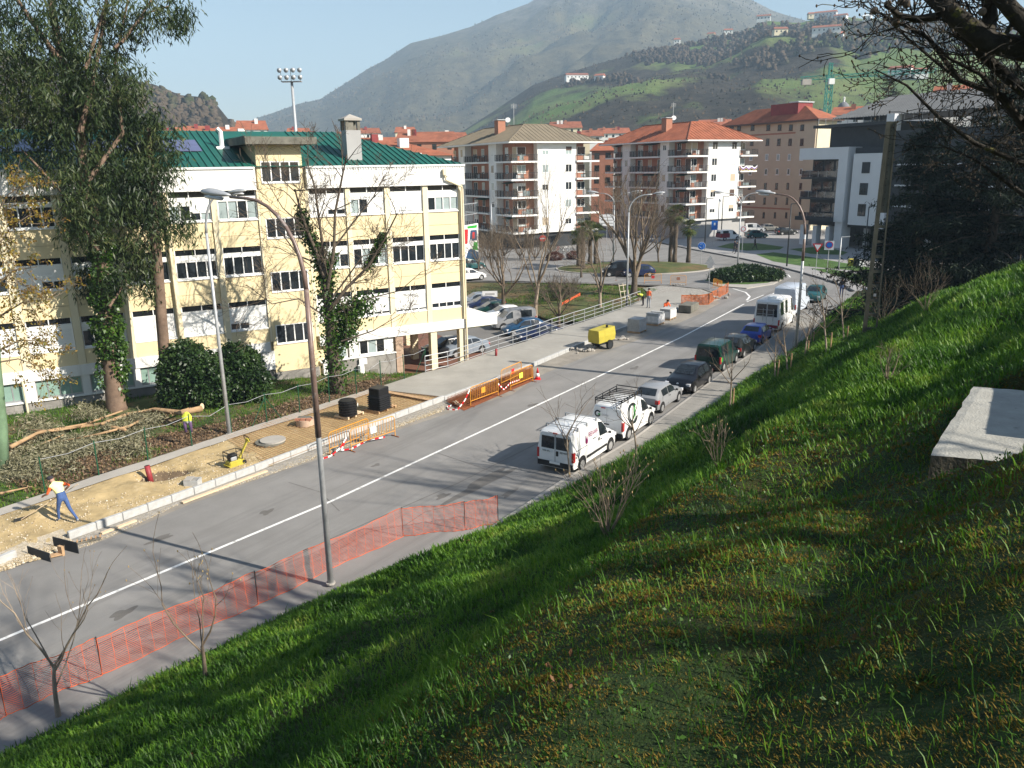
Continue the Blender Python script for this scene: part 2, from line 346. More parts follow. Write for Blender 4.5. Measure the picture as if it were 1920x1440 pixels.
def ruled(name, A, B, n, k, m_, amp=0.0, fr=.5, edge=0):
    A = resample(A, n); B = resample(B, n); V = np.zeros((k + 1, n, 3))
    for i in range(k + 1): V[i] = A + (B - A) * (i / k)
    if amp:
        wgt = np.ones((k + 1, 1)); wgt[0] = wgt[-1] = edge
        V[..., 2] += (fbm(V[..., 0] * fr, V[..., 1] * fr, 4) - .45) * amp * wgt
    idx = np.arange((k + 1) * n).reshape(k + 1, n)
    F = np.stack([idx[:-1, :-1], idx[:-1, 1:], idx[1:, 1:], idx[1:, :-1]], -1).reshape(-1, 4)
    a, b, c = V.reshape(-1, 3)[F[0, 0]], V.reshape(-1, 3)[F[0, 1]], V.reshape(-1, 3)[F[0, 2]]
    if np.cross(b - a, c - a)[2] < 0: F = F[:, ::-1]
    return struct(np_obj(name, V.reshape(-1, 3), F, m_, smooth=True))
# ---- base ground
b = MB(); n = 64
b.add([(9000 * math.cos(2 * math.pi * i / n), 2500 + 9000 * math.sin(2 * math.pi * i / n), -1.7) for i in range(n)], [tuple(range(n))])
struct(b.build('ground', M['lawn']))
# ---- road
KERB_NEW = [(131, 1012), (200, 987), (344, 935), (480, 884), (600, 838), (740, 786), (834, 751)]      # foot of the new kerb stones
FRONT = [(-260, 1160), (0, 1068), (110, 1022)] + KERB_NEW + [(900, 727), (996, 690), (1084, 652), (1173, 618), (1240, 597), (1300, 574), (1340, 560)]
FOOT = [(-200, 1480), (0, 1390), (360, 1212), (620, 1092), (780, 1045), (900, 1003), (940, 985), (1060, 925), (1200, 855), (1350, 762), (1400, 722), (1480, 672), (1542, 617), (1560, 600)]
KERB_OLD = [(905, 1000), (925, 990), (1047, 906), (1193, 819), (1260, 770), (1357, 698), (1418, 657), (1480, 607), (1500, 590)]
CORNER = [(1347, 552), (1330, 545), (1316, 541), (1238, 534), (1160, 532), (1050, 529), (960, 527), (880, 526)]
road = gpoly(FRONT) + gpoly(CORNER) + [Vector((-60, 96, 0)), Vector((-60, 150, 0)), Vector((120, 200, 0)), Vector((90, 110, 0))] + gpoly([(1640, 560), (1600, 620), (1500, 690), (1400, 755), (1200, 880), (1000, 990), (880, 1040), (620, 1120), (0, 1430), (-260, 1560)])
sheet('road', road, 0.0, M['asphalt'])
def strip(name, px, wid, z, m_):
    P_ = [G(x, y, z) for x, y in px]; b = MB(); L_ = []; R_ = []
    for i, p in enumerate(P_):
        d = (P_[min(i + 1, len(P_) - 1)] - P_[max(i - 1, 0)]); d.z = 0; d.normalize(); s = Vector((d.y, -d.x, 0)) * wid / 2
        L_.append(p - s); R_.append(p + s)
    for i in range(len(P_) - 1): b.quad(L_[i], R_[i], R_[i + 1], L_[i + 1])
    return struct(b.build(name, m_))
strip('road_centre_line', [(-200, 1275), (0, 1200), (310, 1070), (620, 940), (960, 782), (1130, 702), (1280, 631), (1395, 570)], .14, .006, M['paint_white'])
strip('road_give_way_marking', [(1400, 566), (1432, 553)], .12, .006, M['paint_white'])
strip('splitter_line', [(1420, 575), (1437, 557), (1455, 548)], .18, .006, M['paint_white'])
strip('splitter_line', [(1374, 541), (1398, 548), (1406, 556), (1400, 563)], .2, .006, M['paint_white'])
strip('bay_marking', [(1462, 513), (1478, 515), (1482, 520)], .15, .006, M['paint_white'])
strip('bay_marking', [(1500, 594), (1540, 594)], .12, .006, M['paint_white'])
M['stain'] = mat('stain', (.125, .117, .108), .8, .15, 2)
def splash(name, c, rx, ry, az, seed):
    rg = random.Random(seed); p = G(*c); d, s_ = dirv(az), dirv(az + 90); b_ = MB(); n = 26; ph = rg.uniform(0, 6)
    b_.add([(p + d * rx * math.cos(a) * k + s_ * ry * math.sin(a) * k + Vector((0, 0, .003))) for a, k in [(2 * math.pi * i / n, 1 + .25 * math.sin(2 * math.pi * i / n * 3 + ph) + .15 * math.sin(2 * math.pi * i / n * 5 + ph * 2)) for i in range(n)]], [tuple(range(n))]); struct(b_.build(name, M['stain']))
for k_, (c, rx, ry) in enumerate((((905, 905), 2.2, .35), ((955, 925), .5, .16), ((830, 930), .35, .2), ((500, 960), .3, .2), ((1000, 760), .4, .25), ((705, 872), .25, .12), ((300, 1010), .5, .18), ((1190, 690), .5, .2), ((230, 1150), .4, .22))): splash('road_stain', c, rx, ry, 34, k_)
for k_, pl in enumerate((((640, 1030), (690, 1000), (760, 985), (800, 960), (880, 940)), ((330, 1160), (400, 1120), (430, 1090), (520, 1060)), ((820, 850), (900, 880), (960, 900)), ((1040, 700), (1090, 720), (1130, 735)), ((540, 905), (600, 925), (640, 960)))): strip('road_crack', [(x + rnd.uniform(-4, 4), y + rnd.uniform(-3, 3)) for x, y in pl], .035, .0045, M['stain'])
strip('asphalt_patch_seam', [(420, 1110), (620, 1010), (860, 905), (1010, 830)], .05, .0048, M['stain'])
# dusty margin of the road along the works
P1 = gpoly(FRONT[2:], .004); P2 = gpoly([(110, 1034), (150, 1030), (250, 992), (344, 950), (500, 893), (598, 861), (742, 808), (840, 775), (960, 740), (1010, 705), (1090, 672), (1190, 640), (1250, 615), (1310, 590), (1350, 568)], .004)
DUST = ruled('dusty_margin', P1, P2, 60, 3, M['asphalt_dirty'])
P1 = gpoly([(110, 1026), (131, 1014), (200, 989), (344, 937), (480, 886), (600, 840), (740, 788), (834, 753)], .012); P2 = gpoly([(140, 1030), (167, 1023), (260, 982), (344, 942), (500, 892), (598, 857), (742, 803), (832, 770)], .012)
HAUNCH = ruled('kerb_haunching', P1, P2, 60, 4, M['gravel_grey'], .05, 3)
# ---- old pavement at the foot of the bank
sheet('pavement', gpoly(KERB_OLD, .12) + gpoly([(1537, 606), (1545, 618), (1500, 668), (1420, 730), (1360, 780), (1210, 870), (1070, 945), (950, 1000)], .12), .12, M['tile_grey'], .3)
strip('pavement_kerb', [(905, 1000), (1047, 906), (1193, 819), (1260, 770), (1357, 698), (1418, 657), (1480, 607), (1500, 590)], .16, .128, M['concrete'])
# tactile tiles and a patch, as the pieces they are
PAVE = [o for o in COL.objects if o.name == 'pavement'][0]
kp = resample([G(x, y, .12) for x, y in KERB_OLD[1:]], 46); slabm = None
for i in range(45):
    a, c = Vector(kp[i]), Vector(kp[i + 1]); d = c - a; n_ = Vector((d.y, -d.x, 0)).normalized(); L_ = d.length
    for j, (o0, wd, nm) in enumerate(((.10, .95, 'paving_slab'), (1.07, .75, 'paving_slab'), (1.84, .22, 'ribbed_tile'), (2.08, .22, 'ribbed_tile'), (2.32, .22, 'ribbed_tile'))):
        if slabm is None: o = slabm = MB().bbox(0, 1, -1, 0, .0, .012, .004).build(nm, M['tile_slab'])
        else: o = link(slabm.copy()); o.name = nm
        o.location = a + n_ * o0; o.location.z = .122 + .001 * (j % 2); o.scale = (L_ * .986, wd, 1); o.rotation_euler = (0, 0, math.atan2(d.y, d.x)); adopt(o, PAVE)
# ---- new pavement on the left: concrete, mesh zone, sand zone
RAIL = [(798, 699), (840, 690), (905, 667), (935, 657), (962, 649), (988, 641), (1012, 633), (1035, 623.5), (1057, 617), (1076, 610), (1096, 604), (1115, 597.5), (1132, 592), (1149, 586), (1165, 581), (1182, 574), (1200, 567)]
FENCE = [(-30, 965), (86, 928), (186, 894), (278, 866), (360.5, 839), (435, 815), (501, 794), (562.6, 776), (618, 757), (669, 741), (715, 726), (758.6, 713), (797.6, 699)]
conc = gpoly([(834, 744), (920, 711), (996, 681), (1084, 645), (1173, 611), (1240, 590), (1269, 580), (1290, 552), (1262, 545), (1215, 556)], .12) + gpoly(list(reversed([(x, y - 2) for x, y in RAIL])), .12) + gpoly([(700, 729)], .12)
sheet('new_pavement', conc, .12, M['concrete_new'], 1.9)
sheet('gravel_bed', gpoly([(1269, 582), (1350, 560), (1347, 550), (1316, 541), (1238, 536), (1205, 540), (1225, 556), (1290, 552)], .05), .05, M['gravel_grey'], .5)
P1 = gpoly([(420, 822), (500, 797), (560, 779), (640, 752), (703, 731)], .03); P2 = gpoly([(505, 874), (600, 835), (700, 797), (780, 767), (832, 747)], .03)
ruled('mesh_bed', P1, P2, 40, 10, M['sand'], .05, 1.5)
A_, B_ = resample(P1, 2), resample(P2, 2)
b = MB(); p00, p01, p10, p11 = [Vector(q) for q in (A_[0], A_[1], B_[0], B_[1])]
for i in range(46):
    t = i / 45; b.bar(p00.lerp(p01, t) + Vector((0, 0, .06)), p10.lerp(p11, t) + Vector((0, 0, .06)), .014, .014)
for i in range(22):
    t = i / 21; b.bar(p00.lerp(p10, t) + Vector((0, 0, .07)), p01.lerp(p11, t) + Vector((0, 0, .07)), .014, .014)
o = b.build('reinforcing_mesh', M['rebar']); props(o, 'rusty reinforcing mesh laid over the sand bed behind the new kerb', 'mesh')
# sand zone with a pit and a heap
P1 = gpoly([(-260, 1025), (0, 957), (86, 930), (186, 898), (278, 870), (360, 843), (430, 820)], .03); P2 = gpoly([(-260, 1150), (0, 1056), (125, 1004), (250, 960), (344, 927), (440, 891), (512, 872)], .03)
Ar, Br = resample(P1, 260), resample(P2, 260); V = np.zeros((61, 260, 3))
for i in range(61): V[i] = Ar + (Br - Ar) * (i / 60)
wg = np.sin(np.linspace(0, math.pi, 61))[:, None] ** .4
V[..., 2] += (fbm(V[..., 0] * .9, V[..., 1] * .9, 5) - .42) * .22 * wg
def dent(px, r, h):
    p = G(*px); d = np.hypot(V[..., 0] - p.x, V[..., 1] - p.y); V[..., 2] += h * np.exp(-(d / r) ** 2) * wg * (1 + .5 * (fbm(V[..., 0] * 3, V[..., 1] * 3, 3) - .5))
V0 = V[..., 2].copy(); dent((296, 889), .62, -1.0); dent((336, 883), .42, -.6); dent((75, 965), .8, .32); dent((40, 975), .6, .12); dent((250, 915), .7, .14)
idx = np.arange(61 * 260).reshape(61, 260); F = np.stack([idx[:-1, :-1], idx[1:, :-1], idx[1:, 1:], idx[:-1, 1:]], -1).reshape(-1, 4)
dz_ = (V0 - V[..., 2]).ravel(); SAND = struct(np_obj('sand_bed', V.reshape(-1, 3), F, [M['sand'], M['earth']], smooth=True, mi=(dz_[F].mean(1) > .22).astype(int)))
GRAV = ruled('gravel_edge', gpoly([(-120, 1075), (0, 1035), (60, 1010), (118, 992)], .075), gpoly([(-120, 1115), (0, 1072), (80, 1046), (140, 1022)], .02), 30, 5, M['gravel'], .12, 3, 1)
# concrete edging along the fence
ruled('fence_edging', gpoly([(-60, 974), (86, 924), (186, 890), (278, 862), (360, 835), (435, 811), (501, 790), (562, 772), (618, 753), (669, 737), (700, 727)], .1), gpoly([(-60, 986), (86, 938), (186, 904), (278, 875), (360, 847), (435, 822), (501, 801), (562, 782), (618, 763), (669, 746), (702, 734)], .09), 60, 3, M['concrete'], .04, 2, 1)
# ---- school wall line
WAZ = 59.5; WD = dirv(WAZ); WN = Vector((WD.y, -WD.x, 0)); W0 = -WN * 51.2      # WN points out of the facade
def W(u, o=0.0, z=0.0): return W0 + WD * u + WN * o + Vector((0, 0, z))
yA = gpoly([(-330, 1068), (-60, 976), (86, 926), (186, 892), (278, 864), (360, 837), (435, 813), (501, 792), (562, 774), (618, 755), (669, 739), (715, 724), (758.6, 711), (797.6, 697)], .05)
yB = [W(-22, -.3, .1), W(-8, -.3, .05), W(4, -.3, .05), W(12, -.3, -.1), W(18, -.3, -.5), W(20.8, -.3, -1.0), W(23.2, 1.2, -1.2), W(23.5, 2.2, -1.25)]
YARD = ruled('school_yard', yA, yB, 90, 24, M['yard'], .30, .45, .3)
LITTER = ruled('leaf_litter', [p + Vector((0, 0, .02)) for p in gpoly([(60, 934), (186, 891), (278, 863), (360, 836), (435, 812), (501, 791), (562, 773), (618, 754), (669, 738), (715, 723)], .06)], [p + Vector((0, 0, .1)) for p in gpoly([(20, 905), (170, 858), (250, 835), (340, 812), (430, 792), (520, 765), (580, 748), (640, 728), (690, 715), (735, 708)], .06)], 70, 6, M['earth'], .25, 1.2, .6)
# ---- parking lot, park lawn
pk = [W(20.9, .6), W(60, 2), W(60, 30)]
sheet('parking_lot', [W(20.5, -14), W(20.5, 3), Vector((-2, 53, 0)), Vector((4.3, 64.4, 0)), Vector((10, 72.5, 0)), W(58, 3), W(58, -14)], -1.45, M['asphalt_far'])
LA = [W(27, -24, -1.4), G(880, 566, -1.4), G(930, 574, -1.4), G(985, 586, -1.4), G(1040, 604, -1.3), G(1092, 602, -1.0), G(1150, 584, -.6), G(1205, 562, -.1)]
LB = [Vector((-60, 94, -.4))] + gpoly([(880, 530), (960, 531), (1050, 533), (1110, 534), (1160, 536), (1205, 538), (1238, 541)], -.03)
PARK = ruled('park_lawn', LA, LB, 60, 20, M['lawn'], .25, .3, .2)
strip('lawn_kerb', [(860, 528), (960, 529), (1050, 530), (1160, 533), (1238, 535), (1316, 542), (1347, 553)], .25, .05, M['concrete'])
# ---- roundabout island, splitter island
ic = Vector((16.4, 105.1, 0)); 
def ellipse(c, rx, ry, n=48, rot=0.0): return [Vector((c[0] + rx * math.cos(t) * math.cos(rot) - ry * math.sin(t) * math.sin(rot), c[1] + rx * math.cos(t) * math.sin(rot) + ry * math.sin(t) * math.cos(rot), 0)) for t in [2 * math.pi * i / n for i in range(n)]]
sheet('island_kerb', ellipse(ic, 10.4, 6.6), .1, M['concrete'], .4)
bi = MB(); rr = [[Vector((p.x, p.y, .11 + h)) for p in ellipse(ic, 10.1 * s, 6.3 * s)] for s, h in ((1, 0), (.85, .18), (.6, .4), (.3, .5), (.05, .52))]
bi.loft(rr, cap=False); bi.f.append(tuple(range(len(bi.v) - 48, len(bi.v)))); bi.m.append(0); struct(bi.build('roundabout_grass', M['lawn'], smooth=True))
sp = gpoly([(1316, 525), (1345, 519), (1400, 521), (1460, 519), (1466, 524), (1450, 532), (1400, 540), (1350, 536)], .1)
sheet('splitter_island', sp, .1, M['concrete'], .3)
sheet('splitter_grass', gpoly([(1320, 525), (1345, 520), (1400, 522), (1456, 520), (1455, 525), (1440, 530), (1400, 533), (1350, 532)], .115), .115, M['lawn_green'])
# ---- plaza in front of the flats
PLZ = [(1240, 455), (1294, 466), (1316, 470), (1394, 484.5), (1460, 499), (1506, 511), (1545, 522), (1580, 534), (1600, 545)]
plz = gpoly(PLZ, .12) + [Vector((62, 78, 0)), Vector((110, 110, 0)), Vector((110, 200, 0)), Vector((20, 200, 0)), G(1215, 452, .12)]
sheet('plaza', plz, .12, M['plaza'], .4)
strip('plaza_kerb', PLZ, .35, .128, M['charcoal'])
for q in ([(1344, 463), (1370, 456), (1420, 456), (1470, 463), (1462, 468), (1400, 470)], [(1418, 477), (1450, 473), (1520, 482), (1640, 503), (1700, 515), (1690, 522), (1600, 507), (1500, 498), (1450, 490)], [(1480, 467), (1540, 462), (1590, 473), (1580, 478), (1520, 476)], [(1520, 503), (1560, 505), (1640, 520), (1660, 535), (1630, 540), (1590, 523)]):
    sheet('plaza_lawn', gpoly(q, .13), .14, M['lawn_green'])
# ---- the bank
SD, QD = dirv(38), Vector((math.cos(R(38)), -math.sin(R(38)), 0))
FS = np.array([-30, 5, 10, 14.75, 17.65, 20.3, 21.4, 25.3, 31, 40.5, 45.6, 54, 65.5, 68.7, 95]); FQ = np.array([-18.9, -18.8, -18.6, -18.3, -17.5, -17.1, -17.1, -17.1, -16.8, -17, -17.5, -17.8, -19.1, -19.6, -23])
BT = 10.2; CAP = None
def bank_z(s, q, noise=True):
    s = np.asarray(s, float); q = np.asarray(q, float); qf = np.interp(s, FS, FQ); t = q - qf
    z = BT * np.interp(t / (-qf), [-2, 0, .35, .70, 1, 3], [-2, 0, .32, .725, 1, 2.6]); z = np.where(q > 0, BT + (q) * .1 * np.exp(-np.maximum(q, 0) * .5), z)
    se = 47.5 + np.maximum(0, -9.0 - q) * 2.2 + (fbm(q * .3, q * 0, 3) - .5) * 3; e = np.clip((s - se) / 14, 0, 1); z = z * (1 - e * e * (3 - 2 * e)) 
    if noise:
        ph = fbm(s * .10 + 7, q * .10 + 3, 3) * 5.0; z = z + (.20 * np.sin((t + s * .10) * 1.15 + ph + 1.2) + .10 * np.sin((t - s * .06) * 2.3 + ph * 1.7)) * np.clip((t - .5) * .4, 0, 1) * np.clip((19 - t) * .4, 0, 1)
        z = z + ((fbm(s * .30 + 40, q * .30, 5) - .47) * .75 + (fbm(s * 1.6, q * 1.6 + 9, 3) - .5) * .16) * np.clip(t * .6, 0, 1)
    if CAP:
        ds = np.maximum(np.abs((s - CAP[0]) * CAP[5] + (q - CAP[1]) * CAP[6]) - CAP[2], 0); dq_ = np.maximum(np.abs((q - CAP[1]) * CAP[5] - (s - CAP[0]) * CAP[6]) - CAP[3], 0); z = np.minimum(z, CAP[4] + 1.5 * np.hypot(ds, dq_))
    return np.where(t < 0, z * 0 + np.minimum(t, 0) * .3, z) + .10
def SQ(s, q, z=None):
    p = SD * s + QD * q; p.z = float(bank_z(s, q)) if z is None else z; return p
def to_sq(p): return p.x * SD.x + p.y * SD.y, p.x * QD.x + p.y * QD.y
def on_bank(x, y):
    d = ray(x, y).normalized(); t = 1.5; prev = t
    while t < 90:
        p = Vector((0, 0, H)) + d * t; s, q = to_sq(p)
        if p.z < float(bank_z(s, q)): 
            return p
        t += .08
    return G(x, y, .1)
PZ_ = on_bank(1742, 897).z + .36
PLP = [G(x, y, PZ_) for x, y in ((1744, 850), (1826, 722), (2060, 742), (2080, 881))]
_c = sum(PLP, Vector()) / 4; _d = to_sq(PLP[1] - PLP[0]); _n = math.hypot(*_d); CAP = (*to_sq(_c), _n / 2 + .25, 1.5, PZ_ - .38, _d[0] / _n, _d[1] / _n)
ss = np.r_[np.arange(-14, 26, .25), np.arange(26, 50, .4), np.arange(50, 96, .9)]; tt = np.r_[np.linspace(-.6, 0, 3), np.linspace(.12, 20, 150), np.linspace(20.6, 45, 24)]
S_, T_ = np.meshgrid(ss, tt, indexing='ij'); Q_ = np.interp(S_, FS, FQ) + T_; Z_ = bank_z(S_, Q_)
V = np.stack([SD.x * S_ + QD.x * Q_, SD.y * S_ + QD.y * Q_, Z_], -1); idx = np.arange(S_.size).reshape(S_.shape)
F = np.stack([idx[:-1, :-1], idx[:-1, 1:], idx[1:, 1:], idx[1:, :-1]], -1).reshape(-1, 4)
if np.cross(V[0, 1] - V[0, 0], V[1, 0] - V[0, 0])[2] < 0: F = F[:, ::-1]
struct(np_obj('grass_bank', V.reshape(-1, 3), F, M['bank'], smooth=True))
# ---- hills: polar height field, silhouette in degrees above the horizon per azimuth
def sil(px, py):
    d = ray(px, py); return math.degrees(math.atan2(d.x, d.y)), d.z / math.hypot(d.x, d.y)
def ridge(pts):
    a = np.array([sil(*p) for p in pts]); o = np.argsort(a[:, 0]); return a[o, 0], a[o, 1]
def hill(name, pts, r0, r1, r2, mat_, base=0.0, na=260, nr=60, rough=.12, az=None, seed=0.0, power=1.4, azf=0.0):
    ra, rt = ridge(pts); A = np.linspace(az[0] if az else ra[0], az[1] if az else ra[-1], na); rt_ = np.interp(A, ra, rt); U = np.linspace(0, 1, nr)
    top = rt_ * r1 + H
    V = np.zeros((na, nr + 8, 3))
    for j in range(nr + 8):
        if j < nr: u = U[j]; r = r0 + (r1 - r0) * u; prof = u ** power
        else: u = 1 + (j - nr + 1) / 8; r = r1 + (r2 - r1) * (j - nr + 1) / 8; prof = max(0, 1 - (u - 1)) 
        x = np.sin(np.radians(A)) * r; y = np.cos(np.radians(A)) * r
        sc_ = r1 * .14
        nn = (fbm(x / sc_ + seed, y / sc_ + seed * 1.7, 6, .55) - .5) * 2
        rid = np.abs(fbm(A * .09 + seed + 5, np.full_like(A, r / sc_ * .35), 4) - .5) * 2
        env = min(1, u * 2.2) * (1 - max(0, min(1, (u - .82) / .18)) * .85 if u <= 1 else .15)
        z = base + (top - base) * prof + (nn * rough - (rid * .6 - .12) * rough) * (top - base) * env
        V[:, j] = np.stack([x, y, z], -1)
    idx = np.arange(na * (nr + 8)).reshape(na, nr + 8)
    F = np.stack([idx[:-1, :-1], idx[1:, :-1], idx[1:, 1:], idx[:-1, 1:]], -1).reshape(-1, 4)
    if np.cross(V[1, 0] - V[0, 0], V[0, 1] - V[0, 0])[2] < 0: F = F[:, ::-1]
    o = struct(np_obj(name, V.reshape(-1, 3), F, mat_, smooth=True))
    return o, V
def hillmat(name, wood, field, rock, sc_, thr, rockz=None):
    m_, t, P, L = _mk(name); N = t.nodes; P.inputs['Roughness'].default_value = .95; P.inputs['Specular IOR Level'].default_value = .1
    tc = N.new('ShaderNodeTexCoord')
    def noise(s, d=6, r=.6):
        n_ = N.new('ShaderNodeTexNoise'); n_.inputs['Scale'].default_value = s; n_.inputs['Detail'].default_value = d; n_.inputs['Roughness'].default_value = r; L.new(tc.outputs['Object'], n_.inputs['Vector']); return n_.outputs['Fac']
    def ramp(src, a, b_, ca, cb):
        r_ = N.new('ShaderNodeValToRGB'); e = r_.color_ramp.elements; e[0].position = a; e[1].position = b_; e[0].color = tuple(ca) + (1,); e[1].color = tuple(cb) + (1,); L.new(src, r_.inputs['Fac']); return r_.outputs['Color']
    def mix(f, a, b_):
        x = N.new('ShaderNodeMixRGB'); L.new(f, x.inputs[0]); L.new(a, x.inputs[1]); L.new(b_, x.inputs[2]); return x.outputs[0]
    wv = ramp(noise(sc_ * 18, 8, .7), .35, .68, [c * .5 for c in wood], [c * 1.5 for c in wood]); bp = N.new('ShaderNodeBump'); bp.inputs['Strength'].default_value = .9; bp.inputs['Distance'].default_value = 6; L.new(noise(sc_ * 40, 8, .75), bp.inputs['Height']); L.new(bp.outputs[0], P.inputs['Normal'])
    fv = ramp(noise(sc_ * 3, 5), .35, .65, field[0], field[1])
    out = mix(ramp(noise(sc_, 7, .58), thr, thr + .045, (0, 0, 0), (1, 1, 1)), wv, fv)
    if rockz:
        g = N.new('ShaderNodeNewGeometry'); sx = N.new('ShaderNodeSeparateXYZ'); L.new(g.outputs['Position'], sx.inputs[0])
        mr = N.new('ShaderNodeMapRange'); mr.inputs[1].default_value = rockz[0]; mr.inputs[2].default_value = rockz[1]; L.new(sx.outputs['Z'], mr.inputs[0])
        ad = N.new('ShaderNodeMath'); ad.operation = 'MULTIPLY'; L.new(mr.outputs[0], ad.inputs[0]); L.new(ramp(noise(sc_ * 6, 8, .7), .42, .58, (0, 0, 0), (1, 1, 1)), ad.inputs[1])
        rv = ramp(noise(sc_ * 40, 6), .3, .7, [c * .6 for c in rock], [c * 1.3 for c in rock]); out = mix(ad.outputs[0], out, rv)
    L.new(out, P.inputs['Base Color']); return m_
M['hill_brown'] = hillmat('hill_brown', (.085, .072, .038), ((.17, .115, .055), (.105, .125, .04)), (.34, .32, .30), .0022, .57, (380, 620))
M['hill_green'] = hillmat('hill_green', (.050, .042, .030), ((.095, .17, .04), (.18, .205, .07)), (.2, .18, .16), .0036, .465)
M['hill_left'] = hillmat('hill_left', (.06, .048, .032), ((.09, .12, .035), (.14, .13, .05)), (.2, .18, .16), .008, .56)
MT = hill('mountain', [(300, 300), (400, 260), (480, 222), (560, 196), (600, 188), (660, 150), (690, 131), (725, 112), (770, 82), (830, 68), (880, 52), (930, 28), (990, 8), (1040, -20), (1080, -45), (1140, -75), (1210, -85), (1290, -60), (1350, -25), (1410, 2), (1450, 22), (1520, 40), (1700, 90), (1950, 150), (2300, 240)], 900, 2600, 3800, M['hill_brown'], -2, 300, 64, .20, seed=2.3)
HV = hill('hill_slope', [(820, 262), (870, 244), (930, 205), (1000, 160), (1060, 140), (1120, 120), (1200, 100), (1290, 82), (1380, 66), (1440, 40), (1500, 42), (1560, 28), (1620, 35), (1700, 30), (1800, 38), (1920, 60), (2300, 100)], 330, 1150, 1500, M['hill_green'], -2, 320, 64, .14, seed=8.1, power=1.15)
HL = hill('hill_side', [(-500, -200), (-200, 10), (0, 90), (150, 130), (290, 158), (340, 178), (380, 182), (405, 195), (430, 226), (455, 262)], 320, 700, 1000, M['hill_left'], -2, 160, 40, .12, seed=4.4)
# ================================================================== SCHOOL
def wall_frame(P0, az):
    """matrix: local x along the wall, local -y out of the wall, z up"""
    D = dirv(az); Nn = Vector((D.y, -D.x, 0)); M_ = Matrix((D, -Nn, Vector((0, 0, 1)))).transposed().to_4x4(); M_.translation = P0; return M_
def thing_m(name, label, cat, M_, group=None):
    o = thing(name, label, cat, group=group); o.matrix_world = M_; return o
def bxo(name, m_, parent, *a, **k): return MB().box(*a).build(name, m_, parent, **k)
sch = thing_m('school_building', 'long cream four-storey school with green metal roof and white shutters beside the works', 'school', wall_frame(W0, WAZ))
U0, U1, ZB = -21.0, 26.4, 11.95
# local: x=u, y=-o
def S_(name, m_, *a, parent=sch, **k): return bxo(name, m_, parent, *a, **k)
mb = MB(); mb.box(U0, U1, .35, 14, 2.42, 13.2); mb.box(U0, 20.9, .35, 14, -1.6, 2.42); mb.build('wall', M['cream'], sch)
S_('roof_band', M['white_wall'], U0, 12.15, -.15, .35, 11.95, 13.3); S_('roof_band', M['white_wall'], 15.3, U1 + .08, -.15, .35, 11.95, 13.3)
S_('end_band', M['white_wall'], U1, U1 + .08, .35, 14, 11.95, 13.3)
S_('gutter', M['white'], U0, 12.1, -.24, -.15, 13.2, 13.32); S_('gutter', M['white'], 15.35, U1 + .1, -.24, -.15, 13.2, 13.32)
b = MB()
for i in range(60): b.box(15.5 + i * .18, 15.56 + i * .18, -.2, -.15, 13.06, 13.2)
b.build('gutter_brackets', M['white'], sch, kind='stuff')
S_('floor_beam', M['white_wall'], U0, 12.1, -.06, .35, 1.78, 2.41); S_('floor_beam', M['white_wall'], 15.35, 28.9, -.1, .35, 1.75, 2.41)
bays = [(-1.15 - 2.77 * k, 1.13 - 2.77 * k) for k in range(1, 8)][::-1] + [(-1.15, 1.13), (1.57, 3.88), (4.28, 6.62), (7.02, 9.38), (9.78, 12.12), (15.38, 17.78), (18.12, 20.5), (20.9, 23.28), (23.68, 26.04)]
edges = sorted([U0] + [x for b_ in bays for x in b_] + [U1])
pil = []
for i, b_ in enumerate(bays):
    nxt = bays[i + 1][0] if i + 1 < len(bays) else U1
    if b_[1] > 12 and b_[1] < 13: continue
    pil.append((b_[1], nxt))
for (a, c) in pil + [(12.12, 12.3), (15.12, 15.38)]: S_('pillar', M['cream_pillar'], a + .02, c - .02, 0, .35, 2.41, 11.95)
rows = [(10.2, 11.93), (6.8, 8.55), (3.36, 5.17)]
spec = {  # (row, bay index from u=-1.15 on) -> sash openness: fraction of each of the two shutters that is down, panes
    0: {7: (0, 0), 8: (.1, .1), 9: (0, 0), 10: (.2, .6), 11: (0, 0), 12: (1, .7), 13: (.15, 1), 14: (.93, .93), 15: (.2, .2)},
    1: {7: (1, .62), 8: (.62, 1), 9: (0, 0), 10: (.12, .12), 11: (0, 0), 12: (.9, .25), 13: (0, 0), 14: (0, 0), 15: (0, 0)},
    2: {7: (1, 1), 8: (.2, 1), 9: (1, 1), 10: (1, 1), 11: (.66, 1), 12: (1, .9), 13: (.85, .85), 14: (.88, .88), 15: (.72, .72)}}
